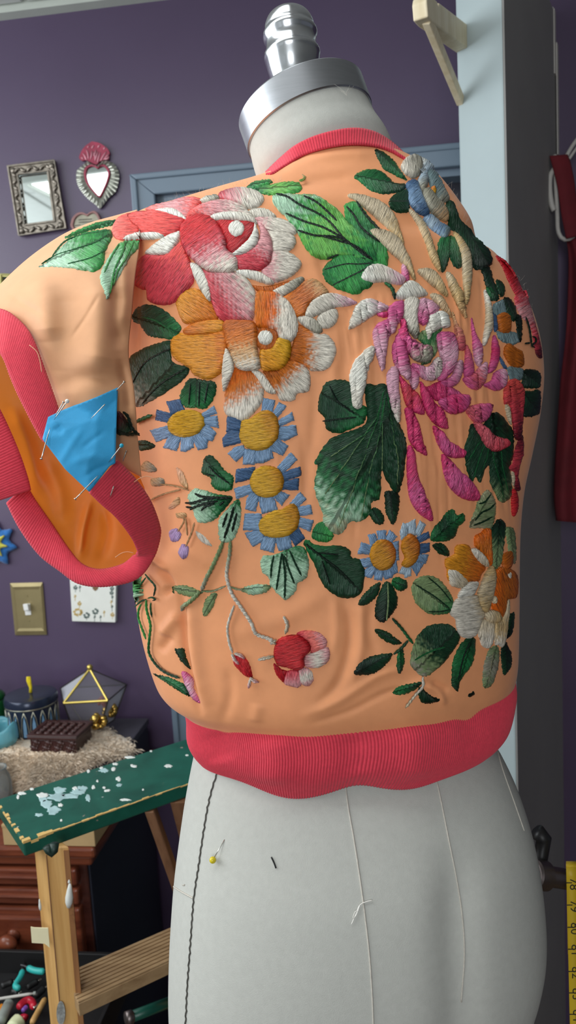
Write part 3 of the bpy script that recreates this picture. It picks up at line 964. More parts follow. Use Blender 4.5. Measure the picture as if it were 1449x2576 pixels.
# ------------------------------------------------------------------ embroidery
CROP = {'A': (280, 430, 2.898), 'B': (300, 680, 2.415), 'C': (660, 360, 2.898), 'D': (850, 700, 2.683), 'E': (330, 960, 2.542), 'G': (860, 1200, 3.019),
        'H': (330, 1350, 2.734), 'I': (950, 360, 3.22), 'J': (1180, 640, 3.732), 'K': (1120, 1280, 5.15), 'L': (300, 1400, 5.573), 'M': (0, 300, 2.898), 'N': (0, 700, 3.22), 'Z': (0, 0, 1.0)}
TH = {'W': S(222, 214, 200), 'WW': S(234, 232, 222), 'CR': S(232, 84, 78), 'CP': S(238, 118, 108), 'PK': S(224, 158, 162), 'DR': S(176, 22, 34), 'RD': S(205, 44, 50), 'CD': S(206, 64, 78),
      'OR': S(214, 116, 36), 'OG': S(226, 148, 38), 'OB': S(190, 98, 36), 'OD': S(226, 104, 22), 'TN': S(212, 168, 120), 'LG': S(64, 158, 78), 'YG': S(112, 184, 84), 'MG': S(176, 214, 184), 'GG': S(34, 112, 62), 'DG': S(22, 60, 38), 'BG': S(14, 34, 24),
      'OL': S(128, 150, 104), 'OC': S(176, 172, 138), 'PI': S(214, 92, 146), 'LP': S(226, 172, 192), 'HP': S(208, 56, 108), 'CO': S(214, 96, 108), 'BL': S(126, 156, 190), 'DB': S(66, 96, 134), 'PB': S(168, 188, 204), 'GB': S(116, 138, 142),
      'YE': S(210, 158, 34), 'YO': S(196, 132, 26), 'BE': S(206, 188, 158), 'GO': S(204, 172, 120), 'LI': S(172, 146, 192), 'PE': S(226, 170, 136), 'GR': S(150, 146, 130), 'MA': S(84, 18, 34), 'DO': S(186, 98, 26)}

def pts(crop, s):
    x0, y0, k = CROP[crop]
    return np.array([[float(c) for c in t.split(',')] for t in s.split()]) / k + [x0, y0]

def cmix(cols, t):
    c = np.array([TH[k] for k in cols])
    t = np.clip(t, 0, 1) * (len(c) - 1)
    i = np.minimum(t.astype(int), len(c) - 2) if len(c) > 1 else None
    if len(c) == 1:
        return np.repeat(c, len(t), 0)
    w = (t - i)[:, None]
    w = w * w * (3 - 2 * w)
    return c[i] * (1 - w) + c[i + 1] * w

def seg_dist(q, poly):
    d = np.full(len(q), 1e9)
    for i in range(len(poly)):
        a, b = poly[i - 1], poly[i]
        ab = b - a
        t = np.clip(((q - a) @ ab) / (ab @ ab + 1e-9), 0, 1)
        d = np.minimum(d, np.linalg.norm(q - a - t[:, None] * ab, axis=1))
    return d

def inside(q, poly):
    x, y = q[:, 0], q[:, 1]
    r = np.zeros(len(q), bool)
    for i in range(len(poly)):
        (x1, y1), (x2, y2) = poly[i - 1], poly[i]
        c = ((y1 > y) != (y2 > y)) & (x < (x2 - x1) * (y - y1) / (y2 - y1 + 1e-12) + x1)
        r ^= c
    return r

def pad(name, crop, s, cols, parent, ax=None, st=0.0, lay=0, h=1.6, mode='dir', jag=.8, edge=13., bv=None, hard=False, pole=None, label=None, grow=None):
    """one satin-stitched patch: outline s on the cloth, thread colours along ax, stitch direction st (deg from ax)"""
    p = pts(crop, s)
    if grow is not None:                         # widen a daisy petal and let it reach under the eye
        c_ = p.mean(0)
        p = c_ + (p - c_) * 1.14 + (np.array(grow) / CROP[crop][2] + CROP[crop][:2] - c_) * .09
    bv = bv or BV_J
    per = np.linalg.norm(np.diff(np.vstack([p, p[:1]]), axis=0), axis=1).sum()
    sp = min(max(2.6, per / 90), 5.0)
    n = max(16, int(per / sp))
    if hard:
        b = np.array([p[int(i)] + (p[(int(i) + 1) % len(p)] - p[int(i)]) * (i - int(i)) for i in np.linspace(0, len(p), n, endpoint=False)])
    else:
        b = crom(p, n, True)
    # thread ends make a slightly toothed edge
    t = np.roll(b, -1, 0) - np.roll(b, 1, 0)
    nn = np.stack([t[:, 1], -t[:, 0]], 1)
    nn /= np.linalg.norm(nn, axis=1, keepdims=True) + 1e-9
    b = b + nn * (RNG.uniform(-1, 1, (n, 1)) * jag)
    area_ = abs(np.sum(b[:, 0] * np.roll(b[:, 1], -1) - np.roll(b[:, 0], -1) * b[:, 1])) / 2
    g = max(4.0, math.sqrt(area_ / 420))
    lo, hi = b.min(0), b.max(0)
    gx, gy = np.meshgrid(np.arange(lo[0], hi[0], g), np.arange(lo[1], hi[1], g * .87))
    gx[1::2] += g / 2
    q = np.stack([gx.ravel(), gy.ravel()], 1)
    q = q[inside(q, b)]
    if len(q):
        q = q[seg_dist(q, b) > g * .5]
    allp = np.vstack([b, q])
    res = delaunay_2d_cdt([Vector(v) for v in allp.tolist()], [], [list(range(n))], 1, 1e-5)
    V = np.array([list(v) for v in res[0]])
    faces = [tuple(f_) for f_ in res[2]]
    if not faces:
        return None
    orig = res[3]
    out2in = {}
    for oi, lst in enumerate(orig):
        for k in lst:
            out2in[k] = oi
    ring_ = [out2in[k] for k in range(n) if k in out2in]
    d = seg_dist(V, b)
    Rr = min(edge, max(d.max(), 1.5))
    dome = np.sqrt(np.clip(1 - (1 - np.minimum(d / Rr, 1)) ** 2, 0, 1))
    off = .0004 + .0008 * lay + h * .001 * dome * min(1.0, Rr / 7.0)
    base, nrm = [], []
    for x, y in V:
        a, m_ = surf(bv, x, y)
        base.append(a)
        nrm.append(m_)
    base, nrm = np.array(base), np.array(nrm)
    W = base + nrm * off[:, None]
    if ax is None:
        c = V.mean(0)
        a0, a1 = b[np.argmax(((b - c) ** 2).sum(1))], None
        a1 = b[np.argmax(((b - a0) ** 2).sum(1))]
    else:
        x0, y0, k = CROP[crop]
        a0 = np.array(ax[:2]) / k + [x0, y0]
        a1 = np.array(ax[2:]) / k + [x0, y0]
    axis = a1 - a0
    L = np.linalg.norm(axis)
    axis = axis / L
    perp = np.array([-axis[1], axis[0]])
    t = (V - a0) @ axis / L
    sd = (V - a0) @ perp
    if mode == 'leaf':
        w = math.radians(st or 50)
        sg = np.sign(sd)
        sg[sg == 0] = 1
        dirx = axis[None] * math.cos(w) + perp[None] * sg[:, None] * math.sin(w)
        u = (V - a0) @ axis * math.sin(w) - np.abs(sd) * math.cos(w)
        v = (V - a0) @ axis * math.cos(w) + np.abs(sd) * math.sin(w)
        u = u + (sd > 0) * 500
    elif mode == 'rad':
        x0, y0, k = CROP[crop]
        c = np.array(pole) / k + [x0, y0] if pole is not None else a0
        dv = V - c
        v = np.linalg.norm(dv, axis=1)
        aa = np.arctan2(dv @ perp, dv @ axis)
        u = aa * max(30.0, np.median(v))
    else:
        w = math.radians(st)
        dd = axis * math.cos(w) + perp * math.sin(w)
        v = (V - a0) @ dd
        u = (V - a0) @ np.array([-dd[1], dd[0]])
    tn = t + .10 * np.sin(u * 1.7 + 3 * np.sin(u * .43)) * (len(cols) > 1)
    colr = cmix(cols, tn) * (1 + RNG.uniform(-.05, .05, (len(V), 1)))
    k0 = len(V)
    nr = len(ring_)
    Wr = base[ring_] - nrm[ring_] * .0006
    faces = list(faces)
    # outward skirt down to the cloth
    area_sign = np.sum(V[ring_][:, 0] * np.roll(V[ring_][:, 1], -1) - np.roll(V[ring_][:, 0], -1) * V[ring_][:, 1])
    for i in range(nr):
        j = (i + 1) % nr
        fq = (ring_[i], ring_[j], k0 + j, k0 + i)
        faces.append(fq)
    Wall = np.vstack([W, Wr])
    me = bpy.data.meshes.new(name)
    me.from_pydata(Wall.tolist(), [], faces)
    bm = bmesh.new()
    bm.from_mesh(me)
    bmesh.ops.recalc_face_normals(bm, faces=bm.faces)
    # the open shell must face the viewer's side of the cloth
    tri = next(iter(bm.faces))
    bm.normal_update()
    sgn = sum(fc.normal.dot(Vector(nrm[min(fc.verts[0].index, k0 - 1)])) * fc.calc_area() for fc in bm.faces)
    if sgn < 0:
        bmesh.ops.reverse_faces(bm, faces=bm.faces)
    bm.to_mesh(me)
    bm.free()
    me.materials.append(M['thread'])
    me.polygons.foreach_set('use_smooth', [True] * len(me.polygons))
    ca = me.color_attributes.new('Col', 'FLOAT_COLOR', 'POINT')
    cc = np.ones((len(Wall), 4))
    cc[:, :3] = np.vstack([colr, colr[ring_]])
    ca.data.foreach_set('color', cc.ravel())
    uvl = me.uv_layers.new(name='UV')
    li = np.zeros(len(me.loops), int)
    me.loops.foreach_get('vertex_index', li)
    uu, vv = np.concatenate([u, u[ring_]]), np.concatenate([v, v[ring_]])
    uvl.data.foreach_set('uv', np.stack([uu[li], vv[li]], 1).astype(np.float32).ravel())
    me.update()
    o = link(bpy.data.objects.new(name, me), parent)
    if label:
        o['label'] = label
    return o

def cord(name, crop, lines, r, cols, parent, lay=2, bv=None, twist=True, h=0.6):
    """corded stitches lying on the cloth; several lines join into one part. r in photo pixels"""
    bv = bv or BV_J
    vs, fs, cs, uvs = [], [], [], []
    for s in lines:
        p = pts(crop, s)
        L = np.linalg.norm(np.diff(p, axis=0), axis=1).sum()
        n = max(6, int(L / 3.5))
        q = crom(p, n) if len(p) > 2 else np.array([p[0] + (p[1] - p[0]) * t for t in np.linspace(0, 1, n)])
        w = [surf(bv, x, y) for x, y in q]
        rad = r * .62 / 1900
        ctr = np.array([a + m_ * (.0004 + .0008 * lay + rad * h) for a, m_ in w])
        tt = np.linspace(0, 1, n)
        rr = rad * np.minimum(1, np.minimum(tt, 1 - tt) * n / 3.0 + .35)
        if twist:
            rr = rr * (1 + .22 * np.sin(np.arange(n) * 2.1))
        m_ = MB().tube(ctr, list(rr), 8)
        b0 = len(vs)
        vs += m_.v
        fs += [tuple(i + b0 for i in f_) for f_ in m_.f]
        c = cmix(cols, tt)
        cs.append(np.repeat(c, 8, 0))
        ang = np.tile(np.arange(8) / 8 * 20, n)
        lon = np.repeat(np.arange(n) * 3.5, 8)
        uvs.append(np.stack([ang + lon * (.9 if twist else 0), lon - ang * (.5 if twist else 0)], 1))
    me = bpy.data.meshes.new(name)
    me.from_pydata(vs, [], fs)
    me.materials.append(M['thread'])
    me.polygons.foreach_set('use_smooth', [True] * len(me.polygons))
    ca = me.color_attributes.new('Col', 'FLOAT_COLOR', 'POINT')
    cc = np.ones((len(vs), 4))
    cc[:, :3] = np.vstack(cs)
    ca.data.foreach_set('color', cc.ravel())
    uvl = me.uv_layers.new(name='UV')
    li = np.zeros(len(me.loops), int)
    me.loops.foreach_get('vertex_index', li)
    uvl.data.foreach_set('uv', np.vstack(uvs)[li].astype(np.float32).ravel())
    me.update()
    return link(bpy.data.objects.new(name, me), parent)

def leaf(crop, s, cols, ax, veins=None, vc=('BG',), st=52, lay=0, h=1.3, vr=2.2, jag=1.5, bv=None, mode='leaf', name='embroidered_leaf', parent=None, label=None):
    o = pad(name, crop, s, cols, parent or JK, ax, st, lay, h, mode, jag, 11., bv, label=label)
    if veins and o:
        cord('vein', crop, veins, vr, vc, o, lay + 1, bv, h=.9)
    return o
def petal(o, crop, s, cols, ax=None, st=0, lay=1, h=1.8, **k):
    return pad('petal', crop, s, cols, o, ax, st, lay, h, **k)

# --- leaves over the shoulder (on the sleeve)
leaf('M', '285,1078 340,1045 400,985 500,885 640,825 800,808 812,880 770,960 755,1050 700,1110 600,1100 450,1082 340,1076', ['MG', 'MG', 'LG', 'GG'], (290, 1078, 810, 860),
     ['310,1070 420,1005 560,960 700,915 800,850', '500,1068 620,1040 700,1010 780,960', '390,1010 480,905 600,858 720,840 800,825'], ('GG',), bv=BV_S, h=1.6)
leaf('M', '470,868 540,820 640,780 740,745 860,735 862,762 760,788 640,818 540,850', ['LG', 'GG'], (470, 868, 860, 745), None, bv=BV_S)
leaf('M', '870,910 940,885 1010,890 1016,930 960,990 920,1060 870,1150 820,1230 783,1315 760,1260 730,1180 742,1100 790,1010', ['LG', 'MG', 'MG'], (930, 890, 785, 1310),
     ['910,900 890,990 830,1130 790,1280', '975,900 930,990 870,1110 815,1220', '870,920 800,1040 760,1130'], ('LG',), bv=BV_S)

# --- large red peony
pe = pad('embroidered_peony', 'A', '768,372 860,370 1042,390 1010,480 900,605 850,580 838,520 800,430', ['RD', 'DR'], JK, (800, 380, 960, 560), 90, 2, 1.2, label='red peony with white rims')
petal(pe, 'A', '250,285 300,250 420,225 480,205 560,190 640,200 665,225 610,290 550,345 430,310 330,292', ['CP', 'PK', 'CR'], (250, 285, 650, 220), 20, 0, bv=BV_A)
petal(pe, 'A', '5,450 50,350 150,310 280,295 380,298 500,335 555,362 525,420 480,462 380,482 200,506 60,505', ['CP', 'CR', 'CR', 'RD'], (0, 430, 540, 380), 8, 1, 2.2, bv=BV_A)
petal(pe, 'A', '520,520 420,600 350,615 260,610 200,660 165,740 175,830 230,865 262,870 270,940 330,975 430,975 500,930 570,860 604,800 604,720 570,640', ['CD', 'CD', 'CR'], (300, 960, 500, 540), 10, 1, 2.2)
petal(pe, 'A', '780,200 790,160 860,130 960,120 1060,145 1112,190 1100,240 1060,270 990,282 940,250 860,215', ['CD', 'PK', 'W', 'W'], (780, 190, 1110, 210), 60, 0)
petal(pe, 'A', '620,240 680,190 760,175 792,200 760,225 680,236', ['W', 'GR'], (620, 240, 790, 200), 60, 0)
petal(pe, 'A', '995,305 1060,275 1140,285 1200,330 1190,352 1080,356 1040,350', ['W'], (1000, 310, 1200, 340), 60, 1)
petal(pe, 'A', '1035,350 1190,345 1290,375 1348,430 1330,470 1200,468 1150,455 1090,405', ['PK', 'W', 'W'], (1050, 370, 1340, 430), 8, 1)
petal(pe, 'A', '1150,450 1300,460 1347,510 1322,570 1250,602 1180,592 1172,520', ['W'], (1150, 520, 1340, 520), 8, 1)
petal(pe, 'A', '1178,592 1280,590 1360,640 1387,690 1330,760 1240,805 1170,812 1095,740 1160,670', ['PK', 'W', 'W'], (1140, 690, 1380, 700), 10, 1)
petal(pe, 'A', '910,735 990,725 1090,745 1185,812 1150,832 1050,802 960,772', ['WW', 'W'], (910, 735, 1180, 815), 60, 2)
petal(pe, 'A', '660,715 720,740 850,745 930,745 1000,800 1050,880 1057,960 1030,1092 960,1092 890,1102 800,1088 745,1000 720,880 690,790', ['CD', 'CD', 'PK', 'W'], (720, 1060, 1040, 880), 70, 1, 2.2)
petal(pe, 'A', '1065,375 1120,420 1165,500 1177,600 1145,690 1090,727 940,722 915,660 900,620 960,615 1030,575 1075,520 1085,450', ['CD', 'CD', 'PK', 'PK'], (930, 690, 1120, 430), 70, 2, 2.0)
petal(pe, 'A', '512,430 540,380 600,335 680,330 740,355 795,420 835,500 848,575 920,640 932,690 910,732 820,748 720,738 640,690 575,630 520,540', ['RD', 'RD', 'CD', 'PK', 'W'], (640, 340, 800, 740), 78, 3, 2.6)
petal(pe, 'A', '560,365 570,310 640,260 740,230 840,220 940,250 1010,310 1055,375 960,335 860,325 780,335 720,348 640,338', ['CR', 'PK', 'W'], (580, 340, 1000, 300), 20, 2, 2.0)
petal(pe, 'A', '725,357 760,325 860,310 960,315 1030,350 1062,392 960,377 860,367 770,374', ['WW', 'W'], (725, 357, 1060, 390), 60, 3, 1.6)
petal(pe, 'A', '1050,398 1077,470 1067,540 1000,602 920,627 888,616 960,550 1010,500 1040,440', ['WW'], (1050, 398, 890, 616), 60, 3, 1.6)
petal(pe, 'A', '330,295 400,279 480,290 540,340 557,372 500,355 420,325', ['WW'], (330, 295, 555, 370), 60, 2, 1.4)
petal(pe, 'A', '88,507 150,455 230,430 320,430 392,476 330,500 200,507', ['WW'], (90, 507, 390, 476), 60, 2, 1.4, bv=BV_A)
petal(pe, 'A', '258,607 320,540 420,475 507,448 500,500 440,592 380,617', ['WW'], (260, 606, 505, 450), 60, 2, 1.4)
petal(pe, 'A', '583,678 640,690 690,760 722,850 722,955 660,880 620,800 595,740', ['WW', 'W'], (585, 680, 720, 950), 60, 2, 1.4)
pad('stamen', 'A', '918,380 958,396 977,437 960,478 918,497 876,480 858,437 876,396', ['WW'], pe, (918, 380, 918, 497), 30, 3, 2.2)

# --- orange peony below it
po = pad('embroidered_peony', 'B', '850,360 900,345 950,370 965,430 940,475 880,492 845,470 830,420', ['OB', 'OB'], JK, (830, 420, 960, 430), 90, 2, 1.0, label='orange peony with white-tipped petals')
petal(po, 'B', '345,200 370,140 430,112 490,120 560,190 602,295 520,312 410,327 370,280', ['OG', 'OR'], (350, 180, 590, 290), 12, 0)
petal(po, 'B', '660,400 645,360 560,380 420,388 390,378 330,402 310,460 330,530 400,580 428,600 460,640 540,667 600,640 634,600 662,480', ['OG', 'OG', 'OR'], (320, 500, 660, 440), 15, 0, 2.2)
petal(po, 'B', '392,365 440,330 520,308 632,308 640,370 560,388 420,397', ['OR', 'OG'], (400, 370, 640, 340), 15, 1)
petal(po, 'B', '800,92 900,97 1060,58 1085,72 940,135 860,135', ['OB'], (800, 100, 1080, 70), 80, 0, 1.2)
petal(po, 'B', '1130,60 1200,58 1272,130 1240,162 1160,202 1130,272 1070,282 1035,210 985,172 1060,120', ['OR', 'OB', 'TN'], (1020, 230, 1240, 80), 8, 0)
petal(po, 'B', '928,132 1000,90 1090,45 1124,58 1080,112 980,162', ['W', 'GR'], (930, 132, 1120, 60), 60, 1, 1.4)
petal(po, 'B', '1200,290 1260,240 1322,240 1327,300 1290,347 1230,352', ['W'], (1200, 290, 1320, 280), 60, 0)
petal(po, 'B', '1085,290 1150,280 1200,310 1237,372 1190,382 1110,332', ['W', 'GR'], (1085, 290, 1235, 370), 60, 1, 1.4)
petal(po, 'B', '1130,272 1160,202 1220,155 1300,140 1380,165 1443,197 1400,217 1300,232 1220,267 1170,287', ['W', 'W', 'LP'], (1130, 272, 1440, 195), 55, 1)
petal(po, 'B', '1080,330 1200,383 1260,390 1312,450 1312,520 1262,602 1170,612 1120,572 1035,545 1055,440', ['OB', 'OR', 'W', 'W'], (1050, 470, 1300, 500), 8, 0, mode='rad', pole=(900, 430))
petal(po, 'B', '1030,545 1125,578 1160,640 1152,732 1082,752 1062,792 980,790 940,720 890,640 876,612 960,605', ['OB', 'OR', 'W', 'W'], (930, 600, 1090, 760), 8, 0, mode='rad', pole=(860, 480))
petal(po, 'B', '695,595 800,610 870,660 882,730 852,830 762,917 700,902 640,862 640,760 668,690', ['OD', 'OR', 'W', 'W'], (700, 630, 830, 880), 8, 0, mode='rad', pole=(740, 350))
petal(po, 'B', '1042,438 1042,520 1002,592 930,612 866,602 858,490 920,480 960,420 1000,413', ['YE', 'OG'], (1040, 450, 870, 590), 60, 2, 2.0)
petal(po, 'B', '833,150 900,130 970,145 1042,210 1082,300 1082,390 1042,437 980,422 950,370 870,357 833,332', ['OR', 'OD', 'W', 'W'], (840, 260, 1080, 290), 80, 2, 2.2)
petal(po, 'B', '640,320 740,308 832,330 842,480 862,560 852,602 790,614 725,602 688,530 648,420', ['OB', 'OR', 'TN', 'W'], (740, 330, 790, 610), 82, 3, 2.6)
petal(po, 'B', '655,478 692,540 697,620 660,700 638,735 630,640 638,540', ['W'], (655, 478, 640, 730), 60, 3, 1.4)
petal(po, 'B', '808,615 860,618 912,680 953,747 900,742 850,672', ['W'], (808, 615, 950, 745), 60, 2, 1.4)
pad('stamen', 'B', '892,370 925,382 938,415 925,448 892,462 860,448 846,415 860,382', ['WW'], po, (892, 370, 892, 460), 20, 3, 2.2)

# --- leaves round the peonies
leaf('B', '80,270 120,222 190,208 270,240 340,300 378,350 332,417 250,412 170,392 130,332 88,312', ['DG', 'DG', 'GG'], (80, 280, 370, 380), ['150,285 230,310 300,355 350,390'], ('GG',))
leaf('B', '60,540 150,475 230,445 310,430 312,500 332,560 422,590 412,640 330,712 200,792 120,832 92,802 76,680', ['GR', 'DG', 'DG', 'DG'], (100, 830, 400, 500), ['150,812 210,740 290,670 410,600', '90,690 160,570 250,510 320,480'], ('BG',))
leaf('B', '385,720 430,658 500,665 582,680 587,740 562,800 520,842 470,835 400,830 368,780', ['DG', 'GG'], (480, 665, 470, 835), ['440,690 430,820', '495,680 490,830', '545,690 525,810'], ('BG',))
leaf('A', '985,122 1050,76 1150,64 1168,90 1060,132 1000,137', ['GG', 'LG'], (985, 122, 1165, 80), None)
leaf('C', '-70,335 60,303 180,283 272,293 279,352 160,377 20,378', ['GG', 'YG', 'LG'], (-40, 350, 275, 320), None, st=20)
cord('stitched_stem', 'C', ['268,292 296,288 308,268 290,246'], 4, ['YG', 'TN'], JK)

# --- big green lobed leaf at the centre top
lf = leaf('C', '440,930 480,870 560,812 640,800 760,830 820,880 810,960 800,1040 740,1072 690,1107 600,1082 520,1052 458,1000', ['GG', 'LG', 'GG'], (450, 930, 800, 900), ['470,850 600,812 700,838 790,868', '455,930 600,892 700,892 800,884', '520,1040 640,980 740,930 800,890'], ('BG',), st=70, mode='dir', h=1.8)
pad('lobe', 'C', '600,450 690,430 790,550 867,640 915,800 912,890 860,907 780,860 690,660 620,592 603,520', ['LG', 'GG', 'LG'], lf, (620, 450, 880, 880), 25, 0, 1.8, jag=1.5)
lo = pad('lobe', 'C', '75,400 130,374 250,379 380,383 470,430 550,490 612,570 700,640 800,740 850,860 760,880 650,842 560,832 470,852 380,832 310,762 256,660 166,540 88,460', ['MG', 'MG', 'LG', 'YG', 'YG', 'LG', 'GG'], lf, (80, 420, 820, 840), 38, 1, 1.8, jag=1.5)
cord('vein', 'C', ['100,392 180,410 270,465 400,530 500,610 600,720 770,855', '170,530 300,592 450,640 600,722 770,845', '256,655 380,690 520,700 620,740 780,860', '610,480 660,540 720,640 850,740', '300,405 380,440 450,495 540,590', '420,690 560,730 680,770 800,868', '680,440 760,560 850,660'], 2.6, ['BG'], lf, 3)
cord('stitched_stem', 'C', ['885,1030 930,1060 950,1110 962,1150'], 4.5, ['GG', 'BG'], JK)

# --- dark leaves and blue flower on the far shoulder
leaf('C', '820,50 880,65 960,130 1000,190 1052,272 960,232 900,202 860,152', ['DG', 'GG'], (820, 50, 1050, 270), None)
leaf('C', '668,245 740,200 830,193 900,230 960,290 1042,298 1022,352 900,372 800,352 720,292', ['GG', 'DG'], (668, 245, 1040, 320), None)
leaf('C', '928,410 990,360 1062,343 1072,440 1062,502 980,507 930,472', ['DG'], (930, 430, 1070, 430), None)
bf = pad('embroidered_blue_flower', 'I', '420,380 448,373 458,420 435,420', ['OR', 'YE'], JK, (420, 380, 455, 420), 0, 4, 1.2, label='pale blue flower on the far shoulder')
for s, c, a, ly in (('185,200 220,130 290,100 342,110 362,180 342,250 290,292 220,252', ['W', 'GR'], (190, 190, 350, 220), 1), ('300,105 340,92 400,118 440,172 448,228 380,242 345,180', ['WW', 'PB'], (300, 105, 440, 220), 1),
                    ('395,240 450,228 512,320 562,420 574,472 500,474 435,380', ['GB', 'GB', 'GR'], (400, 240, 570, 470), 1), ('318,320 350,253 392,263 402,330 372,397 335,372', ['PB', 'GR'], (350, 255, 360, 390), 2),
                    ('223,340 270,303 322,320 352,400 392,500 417,572 370,592 300,552 250,482 243,400', ['DB', 'BL', 'DB'], (270, 310, 390, 580), 1), ('358,410 410,383 462,450 522,510 562,590 542,642 470,602 400,532', ['GR', 'GR', 'TN'], (370, 400, 550, 630), 3),
                    ('368,610 430,578 500,640 572,690 582,740 540,777 490,742 420,692', ['BL', 'PB', 'BL', 'GB'], (370, 600, 570, 750), 1)):
    petal(bf, 'I', s, c, a, 75, ly, 2.6)
leaf('I', '555,480 602,473 642,550 682,640 742,690 795,770 855,820 915,900 925,980 840,1027 760,1002 716,870 656,740 586,702 560,600', ['DG', 'DG', 'BG'], (580, 490, 880, 1000), None, st=30, h=2.2)
leaf('I', '838,1020 902,1008 942,1120 984,1254 940,1252 876,1160 856,1080', ['BG', 'DG'], (870, 1010, 960, 1250), None)
leaf('I', '488,810 530,760 600,755 642,790 674,900 672,1012 610,992 582,930 560,1002 520,1047 490,950', ['GG', 'DG'], (580, 760, 570, 1030), None, st=12)
leaf('I', '960,1108 1012,1130 1032,1210 1000,1247 963,1180', ['DG'], (970, 1110, 1000, 1245), None)
leaf('I', '878,1170 930,1178 977,1267 910,1272', ['GG', 'DG'], (880, 1170, 960, 1265), None)
rs = pad('embroidered_rose', 'I', '955,918 1012,948 1064,1000 1114,1080 1175,1230 1162,1275 1100,1204 1048,1102 1005,1000', ['DR', 'DR', 'CD'], JK, (960, 920, 1165, 1260), 80, 1, 1.8, label='dark red rose at the far edge')
petal(rs, 'I', '1108,1250 1190,1198 1222,1300 1264,1450 1304,1600 1324,1739 1278,1702 1238,1502 1146,1382', ['CD', 'PK', 'CD', 'MA'], (1150, 1230, 1310, 1720), 75, 1, 1.8)

